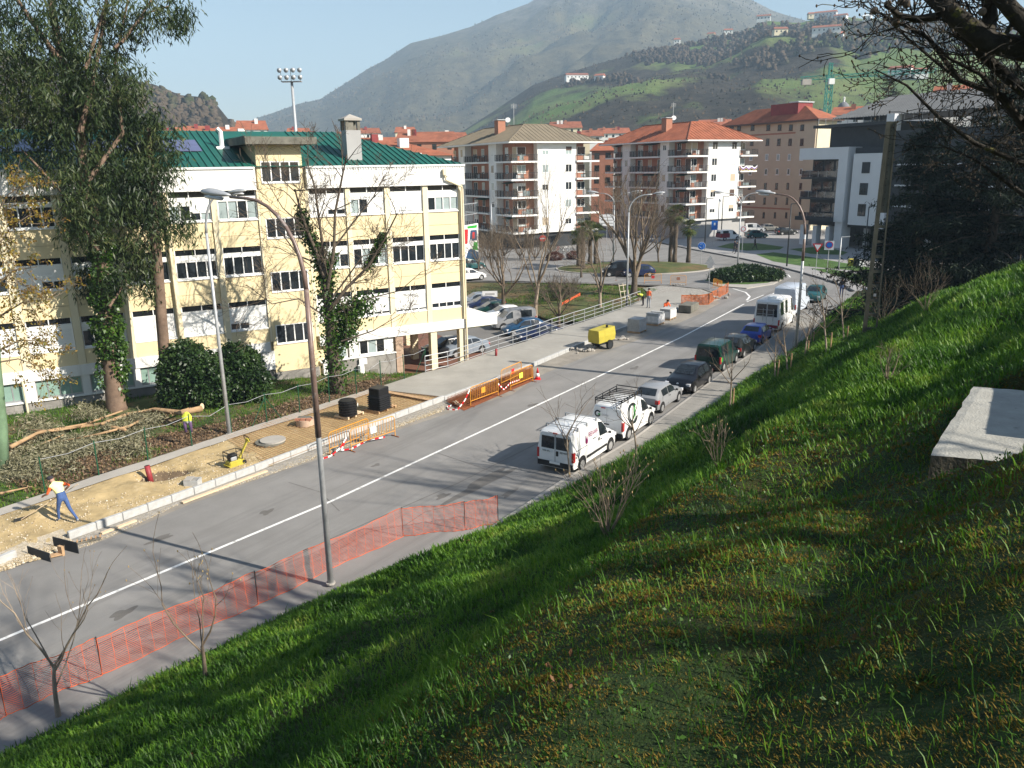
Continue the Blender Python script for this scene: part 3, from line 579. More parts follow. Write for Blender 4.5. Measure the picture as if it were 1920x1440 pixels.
def school_window(x0, x1, z0, z1, sh, pale):
    f = MB(); t = .05; zt = z1 - .36; zb = zt - .26
    f.box(x0, x1, .02, .2, z0 - .07, z0); xm = (x0 + x1) / 2
    for x in (x0, xm - t / 2, x1 - t): f.box(x, x + t, .1, .2, z0, z1)
    f.box(x0, x1, .1, .21, zt - t / 2, zt + t / 2); f.box(x0, x1, .1, .21, z0, z0 + .04)
    fr = f.build('window', M['white'], sch)
    for k in (0, 1):
        a = x0 + t if k == 0 else xm + t / 2; c = xm - t / 2 if k == 0 else x1 - t
        MB().box(a, c, .16, .18, zt + .03, z1).build('transom_pane', M['glass_dark'], fr)
        MB().box(a, c, .11, .17, zb, zt - .03).build('shutter_box', M['white'], fr)
        h = zb - z0 - .05; d = sh[k] * h
        if d > .02:
            s = MB()
            n = max(1, int(d / .22))
            for i in range(n): s.box(a, c, .13, .16, zb - d + d * i / n + .006, zb - d + d * (i + 1) / n)
            s.build('shutter', M['shutter'], fr)
        if sh[k] < .98:
            mid = (a + c) / 2
            st = MB(); st.box(mid - .035, mid + .035, .13, .19, z0 + .04, zb - d); st.box(a, c, .13, .19, z0 + .04, z0 + .09); st.build('sash', M['white'], fr)
            for q, (p0, p1) in enumerate(((a, mid - .035), (mid + .035, c))):
                MB().box(p0, p1, .19, .20, z0 + .09, zb - d).build('pane', M['glass_pale'] if pale and rnd.random() < .6 else M['glass'], fr)
for r, (z0, z1) in enumerate(rows):
    for i, (x0, x1) in enumerate(bays):
        sh = spec[r].get(i, rnd.choice([(0, 0), (1, 1), (.6, 1), (0, .3)]))
        school_window(x0, x1, z0, z1, sh, (r, i) in ((0, 10), (0, 11), (0, 13), (1, 13), (1, 12), (0, 15)))
        nz = rows[r + 1][1] if r < 2 else 2.41
        hh = z0 - .07 - nz
        if r < 2:
            S_('spandrel_panel', M['cream'], x0 - .01, x1 + .01, .1, .35, z0 - .07 - hh * .56, z0 - .07); S_('spandrel_panel', M['cream'], x0 - .01, x1 + .01, .09, .35, nz, z0 - .09 - hh * .56)
        else: S_('spandrel_panel', M['cream'], x0 - .01, x1 + .01, .05, .35, nz, z0 - .07)
# stair tower
S_('stair_tower', M['cream'], 12.3, 15.12, .02, 9, .35, 14.62)
S_('tower_slab', M['concrete_old'], 11.6, 15.95, -.75, 9.5, 14.62, 15.05); S_('tower_roof', M['roof_green'], 11.7, 15.8, -.3, 9.4, 15.05, 15.12)
def four_light(x0, x1, z0, z1, glass, name='window', par=sch, y=.0, n=4, fm='white'):
    f = MB(); t = .05
    f.box(x0 - .03, x1 + .03, y - .04, y + .02, z0 - .08, z0 - .01)
    for i in range(n + 1):
        x = x0 + (x1 - x0) * i / n; f.box(x - t * .7, x + t * .7, y - .01, y + .05, z0, z1)
    f.box(x0, x1, y - .005, y + .05, z0 - .01, z0 + .05); f.box(x0, x1, y - .005, y + .05, z1 - .05, z1)
    fr = f.build(name, M[fm], par)
    for i in range(n):
        xa = x0 + (x1 - x0) * i / n + t * .7; xb = x0 + (x1 - x0) * (i + 1) / n - t * .7
        MB().box(xa, xb, y + .005, y + .015, z0 + .05, z1 - .05).build('pane', M[glass if not isinstance(glass, (list, tuple)) else glass[i]], fr)
for z0, z1 in ((12.38, 13.62), (9.0, 10.2), (5.62, 6.86), (2.23, 3.45)): four_light(12.56, 14.9, z0, z1, 'glass')
# ground level, left part
S_('base_wall', M['stone'], U0, 12.3, .1, .36, -1.2, .56)
b = MB()
for k in range(4):
    for i in range(44):
        x = U0 + i * .76 + (k % 2) * .38
        if x < 11.5: b.box(x, x + .745, .085 - rnd.random() * .015, .11, -.95 + k * .37, -.95 + k * .37 + .36)
b.build('stone_blocks', M['stone'], sch, kind='stuff')
S_('sill_course', M['white_wall'], U0, 12.3, -.02, .36, .56, .66)
gb = [(-1.35 - 2.77 * k, 1.05 - 2.77 * k) for k in range(7, 0, -1)] + [(-1.15, 1.15), (1.62, 3.9), (4.32, 6.0)]
for i, (x0, x1) in enumerate(gb): four_light(x0, x1, .72, 1.75, 'glass_green', y=.14, fm='steel')
xs = [U0] + [x for p in gb for x in p] + [6.3]
for i in range(0, len(xs), 2): S_('pier', M['white_wall'], xs[i] + (.02 if i else 0), xs[i + 1] - .02, .0, .36, .66, 1.78)
for (x0, x1) in ((6.4, 7.6), (8.0, 9.2), (10.0, 11.5)): four_light(x0, x1, .8, 1.75, 'glass_dark', y=.14, n=2)
for (x0, x1) in ((7.65, 7.95), (9.25, 9.95), (11.55, 12.3)): S_('pier', M['white_wall'], x0, x1, 0, .36, .66, 1.78)
S_('tower_base', M['stone'], 12.3, 15.2, -.02, .36, -1.3, .33)
# ground level, right part
S_('base_wall', M['stone'], 16.7, 20.7, .06, .36, -1.7, .55); S_('door', M['white'], 15.5, 16.6, .1, .36, -1.3, .75)
S_('sill_course', M['white_wall'], 15.3, 20.75, -.02, .36, .56, .66)
four_light(18.12, 20.55, .74, 1.7, ('glass_dark', 'glass_pale', 'glass_dark', 'white'), y=.12); four_light(16.0, 17.2, .74, 1.7, 'glass_pale', y=.12, n=2)
S_('pier', M['white_wall'], 17.35, 18.0, 0, .36, .66, 1.75)
f = MB().box(20.75, 21.3, .02, .5, -1.7, 1.75).build('brick_pier', M['brick_tan'], sch)
for k in range(11):
    for j in range(2):
        MB().box(20.74 + j * .28, 20.74 + j * .28 + .27, .0, .03, -1.65 + k * .305, -1.65 + k * .305 + .29).build('block', M['brick_tan'], f)
S_('arcade_floor', M['floor_red'], 21.0, 30, -2.6, 14, -1.75, -1.38)
for x, y in ((23.7, 0), (26.0, 0), (22.6, 5), (24.4, 5), (26.0, 5), (22.4, 10), (24.2, 10), (26.0, 10)):
    S_('arcade_column', M['cream_pillar'], x - .24, x + .24, y, y + .45, -1.5, 1.76)
S_('canopy', M['white_wall'], 26.5, 28.9, .36, 4.5, 1.95, 2.35)
S_('wall_vent', M['white'], 24.9, 25.2, -.32, -.16, 12.55, 12.85)
b = MB(); b.box(24.75, 25.0, -.4, -.2, 12.6, 13.0); b.tube([(24.9, -.3, 12.6), (24.95, -.3, 12.3), (26.2, -.25, 11.8), (26.26, -.2, 11.6), (26.26, -.2, -1.4)], .07, 8); b.build('downpipe', M['cream_pillar'], sch)
for x, z0, z1 in ((6.78, 11.9, -.1), (-1.75, 1.9, -.2)): MB().tube([(x, -.12, z0), (x, -.12, z1)], .06, 8).build('downpipe', M['cream_pillar'], sch)
# heater box
b = MB(); b.cyl((18.0, -.25, -.9), .22, 1.0, 10); b.box(17.95, 18.5, -.15, .06, .1, .5); b.build('boiler_unit', M['white'], sch)
S_('grille', M['concrete_old'], 18.7, 19.3, .0, .07, -.75, -.4)
# roof : hip, ridge 7 m back
ZR = 15.7
def roofface(name, pts, m_='roof_green'): return MB().add(pts, [tuple(range(len(pts)))]).build(name, M[m_], sch)
E0, E1 = (-.15, 13.3), (7.0, ZR)
b = MB()
e = .12
b.add([(U0, -.15, 13.31), (U1 + e, -.15, 13.31), (19.5, 7, ZR), (U0, 7, ZR)], [(0, 1, 2, 3)]); b.add([(U1 + e, -.15, 13.31), (U1 + e, 14.2, 13.31), (19.5, 7, ZR)], [(0, 1, 2)]); b.add([(U0, 14.2, 13.31), (U1 + e, 14.2, 13.31), (19.5, 7, ZR), (U0, 7, ZR)], [(3, 2, 1, 0)])
rf = b.build('roof', M['roof_green'], sch)
b = MB(); x = U0 + .2
while x < U1:
    yt = 7.0 if x < 19.5 else 7.0 * (U1 - x) / (U1 - 19.5)
    if not (11.6 < x < 16.0): b.bar((x, -.15, 13.34), (x, -.15 + (yt + .15), 13.34 + (ZR - 13.31) * (yt + .15) / 7.15), .05, .07)
    x += .42
y = .3
while y < 14:
    xt = U1 - (U1 - 19.5) * (y / 7 if y < 7 else (14 - y) / 7); b.bar((U1 + .1, y, 13.34), (xt, y, 13.34 + (ZR - 13.31) * (U1 - xt) / (U1 - 19.5)), .05, .07); y += .42
b.build('roof_seams', M['roof_green'], rf, kind='stuff')
# solar panels on the upper roof, left block
sl_ = (ZR - 13.31) / 7.15
for i in range(15):
    for j in range(2):
        x0 = -16 + i * 1.72; y0 = 2.6 + j * 1.1
        if x0 > 8.9: continue
        MB().add([(x0, y0, 13.42 + sl_ * (y0 + .15)), (x0 + 1.64, y0, 13.42 + sl_ * (y0 + .15)), (x0 + 1.64, y0 + 1.04, 13.42 + sl_ * (y0 + 1.19)), (x0, y0 + 1.04, 13.42 + sl_ * (y0 + 1.19))] + [(x0, y0, 13.38 + sl_ * (y0 + .15)), (x0 + 1.64, y0, 13.38 + sl_ * (y0 + .15))], [(0, 1, 2, 3), (4, 5, 1, 0)]).build('solar_panel', M['solar'], rf)
# chimney
ch = MB().box(18.45, 19.45, .9, 1.9, 13.4, 15.55).build('chimney', M['grey_wall'], sch)
b = MB()
for (x, y) in ((18.45, .9), (19.25, .9), (18.45, 1.7), (19.25, 1.7)): b.box(x, x + .2, y, y + .2, 15.55, 16.15)
b.box(18.65, 19.0, .95, 1.05, 15.55, 16.15)
b.build('chimney_vent', M['concrete_old'], ch)
b = MB(); b.box(18.35, 19.55, .8, 2.0, 16.15, 16.28); b.add([(18.35, .8, 16.28), (19.55, .8, 16.28), (19.55, 2.0, 16.28), (18.35, 2.0, 16.28), (18.95, 1.4, 16.58)], [(0, 1, 4), (1, 2, 4), (2, 3, 4), (3, 0, 4)]); b.build('chimney_cap', M['concrete'], ch)
b = MB(); b.tube([(11.1, 3.5, 14.4), (11.1, 3.5, 15.5), (10.9, 3.5, 15.7)], .14, 8); b.box(10.7, 11.5, 3.2, 3.9, 14.3, 14.6); b.build('roof_vent', M['white'], rf)
S_('roof_hatch', M['white_wall'], 25.4, 26.1, 6, 7.5, 13.3, 14.2)
# mural wall at the far corner
mu = thing_m('mural_wall', 'low wall with a bright blue, red and green painted mural past the school corner', 'wall', wall_frame(G(898, 485, 0), 20))
MB().box(-7, 0, 0, .3, -1.2, 5.2).build('wall_panel', M['white_wall'], mu)
# ================================================================== APARTMENT BLOCKS
def flats(name, label, corner, azR, azL, zs, fh, secR, secL, eave, ridge, mats, roofm, nfl=5, base='dark', over=.9, zg=-.9):
    """corner: near corner (x,y). zs: z of lowest slab. secR/secL: list of (kind, length); kinds b balcony, w white wall, p pillar"""
    LR = sum(l for k, l in secR); LL = sum(l for k, l in secL)
    t = thing_m(name, label, 'apartment building', Matrix.Translation((corner[0], corner[1], zg)) @ Matrix.Rotation(R(90 - azR), 4, 'Z'))
    # local x along right face, local y along left face (away), z from zg
    z0 = zs - zg; zt = z0 + nfl * fh; B = 1.25
    b = MB(); b.box(B, LR - B, B, LL - B, 0, zt); b.build('wall', M['brick'], t)
    g = MB(); g.box(.5, LR - .5, .5, LL - .5, 0, z0 - .25); g.build('ground_floor', M['charcoal' if base == 'dark' else 'grey_wall'], t)
    def wnd(par, face, a, b_, za, zb, glass, sh):
        # face 'R': along x at y=f ; 'L': along y at x=f
        f = face[1]
        def bx(mb, p0, p1, d0, d1, q0, q1):
            if face[0] == 'R': mb.box(p0, p1, f + d0, f + d1, q0, q1)
            else: mb.box(f + d0, f + d1, p0, p1, q0, q1)
        m_ = MB(); tt = .07
        bx(m_, a - .05, b_ + .05, -.05, .03, za - .08, za)
        for x in (a, (a + b_) / 2 - tt / 2, b_ - tt): bx(m_, x, x + tt, -.02, .04, za, zb)
        bx(m_, a, b_, -.02, .04, zb - tt, zb); bx(m_, a, b_, -.02, .04, za, za + tt)
        fr = m_.build('window', M['white'], par)
        q = MB(); bx(q, a + tt, b_ - tt, -.012, -.004, za + tt, zb - tt); q.build('pane', M[glass], fr)
        if sh > 0:
            q = MB(); bx(q, a + tt, b_ - tt, -.03, -.015, zb - (zb - za) * sh, zb - tt * .5); q.build('shutter', M[rnd.choice(['shutter', 'frame_brown', 'tan_wall', 'shutter'])], fr)
    for side, sec in (('R', secR), ('L', secL)):
        p = 0.0
        for i, (k, l) in enumerate(sec):
            a, c = p, p + l; p = c
            if k in 'wp':
                m_ = M['white_wall'] if k == 'w' or side == 'R' else M['white_wall']
                q = MB()
                if side == 'R': q.box(a, c, -.02, B + .1, z0 - .25, zt)
                else: q.box(-.02, B + .1, a, c, z0 - .25, zt)
                q.build('facade_wall', m_, t)
                n = 2 if l > 4 else 1
                for fl in range(nfl):
                    for j in range(n):
                        cx = a + l * ((.2 + .6 * j) if n == 2 else .5); wd = .62 if n == 2 else .5
                        zz = z0 + fl * fh
                        wnd(t, (side, -.025), cx - wd, cx + wd, zz + .95, zz + 2.25, rnd.choice(['glass', 'glass', 'glass_pale', 'glass_dark']), rnd.choice([0, 0, .3, .9, .5, 1]))
            else:
                for fl in range(nfl):
                    zz = z0 + fl * fh
                    # slab
                    q = MB(); ext = 1.0 if (side == 'R' and i == len(sec) - 1) else 0
                    if side == 'R': q.box(a - (.35 if i == 0 else -.0), c + ext, -.35, B, zz - .3, zz - .02)
                    else: q.box(-.35, B, a + (B + .0 if i == 0 else 0), c, zz - .3, zz - .02)
                    bl = q.build('balcony', M['white_wall'], t)
                    # railing : verticals and top rail
                    q = MB()
                    if side == 'R': A0, A1 = (a - (.3 if i == 0 else 0), -.3), (c + ext, -.3)
                    else: A0, A1 = (-.3, a - (.3 if i == 0 else 0)), (-.3, c)
                    n = int(l / .14)
                    for j in range(n + 1):
                        x = A0[0] + (A1[0] - A0[0]) * j / n; y = A0[1] + (A1[1] - A0[1]) * j / n
                        r_ = .035 if j % 7 == 0 else .012; q.box(x - r_, x + r_, y - r_, y + r_, zz - (.12 if j % 7 == 0 else 0), zz + 1.0)
                    q.bar((A0[0], A0[1], zz + 1.0), (A1[0], A1[1], zz + 1.0), .06, .05); q.bar((A0[0], A0[1], zz + .1), (A1[0], A1[1], zz + .1), .04, .04)
                    if ext:
                        q.bar((A1[0], A1[1], zz + 1.0), (A1[0], B, zz + 1.0), .05, .05)
                        for j in range(8): q.box(A1[0] - .012, A1[0] + .012, A1[1] + (B + .3) * j / 7 - .012, A1[1] + (B + .3) * j / 7 + .012, zz, zz + 1)
                    q.build('railing', M['dark_metal'], bl)
                    for j in range(2):
                        if rnd.random() < .55:
                            u = rnd.uniform(a + .5, max(a + .6, c - 1.6)); q = MB(); hh = rnd.uniform(.5, .95)
                            if side == 'R': q.box(u, u + rnd.uniform(.6, 1.4), -.28, -.25, zz + .12, zz + hh)
                            else: q.box(-.28, -.25, u, u + rnd.uniform(.6, 1.4), zz + .12, zz + hh)
                            q.build('screen', M[rnd.choice(['white', 'glass_pale', 'shutter', 'grey_wall'])], bl)
                    if rnd.random() < .35 and side == 'L':
                        q = MB(); u = a + l * .15; q.add([(B - .05, u, zz + fh - .4), (B - .05, u + l * .5, zz + fh - .4), (-.2, u + l * .5, zz + fh - .75), (-.2, u, zz + fh - .75)], [(0, 1, 2, 3)]); q.build('awning', M['fence_green'], bl)
                    # openings on the recessed wall
                    n = max(1, int(l / 2.6))
                    for j in range(n):
                        cx = a + l * (j + .5) / n; wd = .55 if j % 2 else .8
                        wnd(bl, (side, B - .03), cx - wd, cx + wd, zz + (.05 if j % 2 == 0 and side == 'L' else .9), zz + 2.2, rnd.choice(['glass', 'glass_pale', 'glass_dark', 'glass']), rnd.choice([0, 0, .4, .8, 0]))
    # party walls closing the loggia ends
    # roof
    ez = eave - zg; rz = ridge - zg; o_ = over + .3
    x0, x1, y0, y1 = -o_, LR + o_, -o_, LL + o_; hw = (x1 - x0) / 2
    b = MB(); V_ = [(x0, y0, ez), (x1, y0, ez), (x1, y1, ez), (x0, y1, ez), ((x0 + x1) / 2 - hw * .25, y0 + hw * .8, rz), ((x0 + x1) / 2 + hw * .25, y0 + hw * .8, rz), ((x0 + x1) / 2 + hw * .25, y1 - hw * .8, rz), ((x0 + x1) / 2 - hw * .25, y1 - hw * .8, rz)]
    b.add(V_, [(0, 1, 5, 4), (1, 2, 6, 5), (2, 3, 7, 6), (3, 0, 4, 7), (4, 5, 6, 7)]); rf = b.build('roof', M[roofm], t)
    q = MB(); q.box(x0, x1, y0, y1, ez - .22, ez - .01); q.build('eaves', M['white_wall'], rf)
    q = MB()
    for (i, j) in ((0, 4), (1, 5), (2, 6), (3, 7), (4, 5), (5, 6), (6, 7), (7, 4)): q.bar(V_[i], V_[j], .22, .16)
    q.build('ridge_tiles', M[roofm], rf)
    # tile courses as ribs
    q = MB(); nn = int((y1 - y0) / .8)
    for i in range(1, nn):
        y = y0 + (y1 - y0) * i / nn; s_ = min(1, (y - y0) / (hw * .8), (y1 - y) / (hw * .8)); xx = (V_[4][0] - x0) * s_
        q.bar((x0, y, ez + .03), (x0 + xx, y, ez + .03 + (rz - ez) * s_), .12, .06)
    nn = int((x1 - x0) / .8)
    for i in range(1, nn):
        x = x0 + (x1 - x0) * i / nn; e_ = V_[4][0] - x0; s_ = min(1, (x - x0) / e_, (x1 - x) / e_); q.bar((x, y0, ez + .03), (x, y0 + hw * .8 * s_, ez + .03 + (rz - ez) * s_), .12, .06)
    q.build('roof_tiles', M[roofm], rf, kind='stuff')
    return t, rf, LR, LL, ez, rz
def pt(px, dist): p = atdist(px[0], px[1], dist); return p
C1 = pt((800 + 770 / 4.8, 200 + 480 / 4.8), 133)
k = 1.108
a1, rf1, LR1, LL1, ez1, rz1 = flats('apartment_block', 'white and brick apartment block with an olive-brown roof and corner balconies', (C1.x, C1.y), 62.6, -27.4, 13 + (3.71 - 13) * k, 2.85,
    [('b', 4.2 * k), ('w', 6.75 * k), ('b', 3.1 * k)], [('b', 5.2 * k), ('p', 2.6 * k), ('b', 8.7 * k), ('p', 2.6 * k), ('b', 5.5 * k)], 13 + 3.7 * k, 13 + 3.7 * k + 3.0, None, 'roof_olive')
C2 = pt((1120 + 765 / 4.5, 180 + 510 / 4.5), 149)
def fl2(px): return px
k2 = 149 / 120
P2 = Vector((C2.x, C2.y, 0))
def z7(x, y): return (1120 + x / 4.5, 180 + y / 4.5)
def RU(x, y): return onwall(P2, 62.6, *z7(x, y))
def LU(x, y): return onwall(P2, -27.4, *z7(x, y))
s1 = RU(935, 500)[0]; s2 = RU(1205, 500)[0]; s3 = RU(1310, 480)[0]
l1 = LU(605, 500)[0]; l2 = LU(530, 500)[0]; l3 = LU(280, 500)[0]; l4 = LU(212, 500)[0]; l5 = LU(80, 480)[0]
zlow = RU(765, 1040)[1]; ztop = RU(765, 500)[1]
fh2 = (ztop - zlow) / 4
a2, rf2, LR2, LL2, ez2, rz2 = flats('apartment_block', 'white and brick apartment block with a red tiled roof beside the plaza', (C2.x, C2.y), 62.6, -27.4, zlow, fh2,
    [('b', s1), ('w', s2 - s1), ('b', s3 - s2)], [('b', l1), ('p', l2 - l1), ('b', l3 - l2), ('p', l4 - l3), ('b', l5 - l4)], RU(780, 370)[1], RU(780, 370)[1] + 3.4, None, 'terracotta', base='grey')
for n_, t_, rf_, z_, LRr in (('a', a1, rf1, rz1, LR1), ('b', a2, rf2, rz2, LR2)):
    ch = MB().box(2.2, 3.6, 9.2, 10.6, ez1 + .6, z_ + .8).build('chimney', M['brick'], rf_); MB().box(2.0, 3.8, 9.0, 10.8, z_ + .8, z_ + .92).build('chimney_cap', M['steel'], ch)
    MB().disc((4.4, 9.8, z_ + .9), .45, 14, (-.5, -.8, .4)).build('satellite_dish', M['white'], rf_)
    q = MB(); q.tube([(LRr * .5, 14, z_ - .2), (LRr * .5, 14, z_ + 4)], .04, 5)
    for j in range(4): q.bar((LRr * .5 - .6, 14, z_ + 3.2 + j * .2), (LRr * .5 + .6, 14, z_ + 3.2 + j * .2), .03, .03)
    q.build('antenna', M['steel'], rf_)
banner = MB()
# ================================================================== OTHER BUILDINGS
def z2p(x, y): return (1380 + x / 3.79, 160 + y / 3.79)
# ---- modern white and charcoal block
MP = G(1494, 458, .12); MP.z = 0
def MU(x, y): return onwall(MP, 152.6, *z2p(x, y))
md = thing_m('modern_apartment_block', 'modern white and charcoal apartment block standing on columns behind the concrete pole', 'apartment building', wall_frame(MP, 152.6))
def mr(name, m_, x0, y0, x1, y1, d0=0.0, d1=.5, par=md):
    ua, za = MU(x0, y1); ub, zb = MU(x1, y0); return bxo(name, M[m_], par, ua, ub, d0, d1, za, zb)
ut, zt = MU(420, 450); ur, zr = MU(800, 450); _, zband = MU(690, 525); uc, zc = MU(690, 970); uw0, _ = MU(830, 500); uw1, zw1 = MU(1040, 480); _, zwb = MU(985, 1003)
D_ = 14.0
bxo('wall', M['charcoal'], md, .6, uw1 + 22, 1.6, D_, 3.3, zt - .2)
bxo('frame_band', M['modern_white'], md, -.9, ur, 0, 3.0, zband, zt); bxo('frame_band', M['modern_white'], md, -.9, -.5, 3.0, D_, zband, zt)
bxo('frame_column', M['modern_white'], md, uc, ur, 0, 1.7, zc, zband - .005)
bxo('facade_wall', M['modern_white'], md, uw0, uw1, .25, 1.7, zwb, zw1); bxo('facade_wall', M['modern_white'], md, uw1 + .02, uw1 + 1.3, .15, 1.7, zwb - .6, zt + 4.3)
bxo('penthouse', M['charcoal'], md, 2.2, uw1, 3.2, D_, zt - .2, zt + 3.0); bxo('penthouse_slab', M['charcoal'], md, .4, uw1, 1.2, D_, zt + 3.0, zt + 3.45)
for x0, y0, x1, y1, sh in ((885, 545, 948, 625, 1), (868, 695, 932, 778, .45), (855, 845, 917, 928, 0)):
    ua, za = MU(x0, y1); ub, zb = MU(x1, y0)
    f = MB(); t = .07
    for u in (ua, (ua + ub) / 2 - t / 2, ub - t): f.box(u, u + t, .17, .26, za, zb)
    for z in (za, (za + zb) / 2 - .2, zb - t): f.box(ua, ub, .17, .255, z, z + t)
    w_ = f.build('window', M['charcoal'], md); bxo('pane', M['glass'], w_, ua, ub, .21, .235, za, zb)
    if sh: bxo('shutter', M['charcoal'], w_, ua + .05, ub - .05, .18, .20, zb - (zb - za) * sh, zb)
for yb in (655, 800, 950):
    _, z = MU(560, yb); bxo('balcony_slab', M['charcoal'], md, -.3, uc, -.6 if yb > 900 else .1, 1.6, z - .25, z + (.35 if yb > 900 else .05))
    g = bxo('balcony_glass', M['glass'], md, -.2, uc - .1, .1, .14, z + .1, z + 1.0)
    for j in range(5): bxo('rail_post', M['steel'], g, -.2 + j * (uc - .2) / 4, -.16 + j * (uc - .2) / 4, .06, .1, z + .05, z + 1.05)
    for j in range(3): bxo('pane', M['glass'], md, .9 + j * (uc - .5) / 3, .5 + (j + 1) * (uc - .5) / 3, 1.55, 1.59, z + .3, z + 2.5)
    if yb < 900: bxo('screen', M['grey_wall'], md, .5, 2.0, .2, .25, z + .1, z + 1.1)
for u in (.0, 2.6, 5.2): bxo('column', M['modern_white'], md, u, u + .75, .5, 1.6, -.2, 3.3)
bxo('column', M['modern_white'], md, uc + .1, ur - .2, .3, 2.3, -.2, zc + .05)
for k in range(6): bxo('column', M['grey_wall'], md, ur + 2.5 + k * 3.4, ur + 3.3 + k * 3.4, 2.0, 2.6, -.2, 3.3)
bxo('ground_floor', M['charcoal'], md, 3.5, uw1 + 22, 6, D_, -.2, 3.3)
q = MB(); za = zt + 3.45
for j in range(14): q.box(1 + j * 1.4, 1.05 + j * 1.4, 1.6, 1.65, za, za + 1.0)
q.box(1, 20, 1.6, 1.64, za + .98, za + 1.03); q.build('roof_railing', M['steel'], md)
b = MB(); zr0 = zt + 4.2
b.add([(4, 1, zr0), (uw1 + 24, 1, zr0), (uw1 + 24, 9, zr0 + 3.2), (8, 9, zr0 + 3.2), (4, 17, zr0), (uw1 + 24, 17, zr0)], [(0, 1, 2, 3), (3, 2, 5, 4), (0, 3, 4), (1, 5, 2)])
M['corrugated'] = mat('corrugated', (.13, .135, .14), .7, .15, 1)
mrf = b.build('roof', M['corrugated'], md)
q = MB(); x = 4.4
while x < uw1 + 24:
    s_ = min(1, (x - 4) / 4); q.bar((x, 1, zr0 + .05), (x, 1 + 8 * s_, zr0 + .05 + 3.2 * s_), .22, .12); x += .5
q.build('corrugation', M['corrugated'], mrf, kind='stuff')
bxo('side_wing', M['charcoal'], md, uw1 + 1.3, uw1 + 22, .8, 1.6, 3.3, zt + 2)
for k in range(4):
    for fl in range(4):
        bxo('window', M['glass_dark'], md, uw1 + 3 + k * 4.6, uw1 + 5.6 + k * 4.6, .74, .8, 4.2 + fl * 2.9, 6.0 + fl * 2.9)
        bxo('balcony_slab', M['modern_white'], md, uw1 + 2.4 + k * 4.6, uw1 + 6.0 + k * 4.6, .2, .8, 3.85 + fl * 2.9, 4.05 + fl * 2.9)
# ---- tan apartment block behind
TP = atdist(1528, 300, 172); TP.z = 0
def TU(x, y): return onwall(TP, 152.6, *z2p(x, y))
def TR(x, y): return onwall(TP, 62.6, *z2p(x, y))
tb = thing_m('tan_apartment_block', 'tall tan apartment block with terracotta hip roof and red rooftop lift house', 'apartment building', wall_frame(TP, 152.6))
uL = TU(-72, 300)[0]; zE = TU(560, 240)[1]; uR = 0.0; wR = TR(715, 260)[0]
bxo('wall', M['tan_wall'], tb, uL, 0, 0, wR, -1.6, zE)
bxo('bay', M['tan_wall'], tb, TU(435, 300)[0], -.05, -.35, 0, 3.2, zE - .2)
bxo('end_wall', M['cream_pillar'], tb, 0, .12, .02, wR, -1.6, zE)  # paler than the tan walls: sunlight on this face put into its colour
for z in (TU(200, 350)[1], TU(180, 870)[1]): bxo('string_course', M['brick'], tb, uL, -3, -.06, 0, z - .15, z + .15)
ys = [(278, 322), (378, 428), (487, 533), (592, 636), (694, 738), (797, 845), (902, 942)]
for r, (ya, yb) in enumerate(ys):
    for cx in (-30, 22, 118, 230, 310, 390, 480):
        x_ = cx - r * 5.5 if cx < 435 else cx - r * 3
        ua, za = TU(x_ - 14 + r, yb); ub, zb = TU(x_ + 15 - r, ya); d = -.38 if cx > 435 else -.03
        f = MB(); f.box(ua - .1, ub + .1, d - .03, d + .03, za - .1, za); f.box(ua, ub, d - .02, d + .02, za, zb); wn = f.build('window', M['white' if r in (2, 3) else 'frame_brown'], tb)
        bxo('pane', M['glass_pale' if r in (2,) else 'glass_dark'], wn, ua + .12, ub - .12, d - .05, d - .022, za + .1, zb - .1)
zB_ = zE; o_ = 1.0
b = MB(); w2 = wR / 2
b.add([(uL - o_, -o_, zB_), (o_, -o_, zB_), (o_, wR + o_, zB_), (uL - o_, wR + o_, zB_), (uL + 6, w2, zB_ + 3), (-6, w2, zB_ + 3)], [(0, 1, 5, 4), (1, 2, 5), (2, 3, 4, 5), (3, 0, 4)])
trf = b.build('roof', M['terracotta'], tb); q = MB(); q.box(uL - o_, o_, -o_, wR + o_, zB_ - .3, zB_ - .02); q.build('eaves', M['frame_brown'], trf)
ua, _ = TU(235, 150); ub, zz = TU(430, 120); bxo('lift_house', M['red_dark'], tb, ua, ub, w2 - 2, w2 + 2, zB_ + .8, zz); bxo('lift_cap', M['steel'], tb, ub - 2.2, ub + .2, w2 - 2.2, w2 + 2.2, zz, zz + .25)
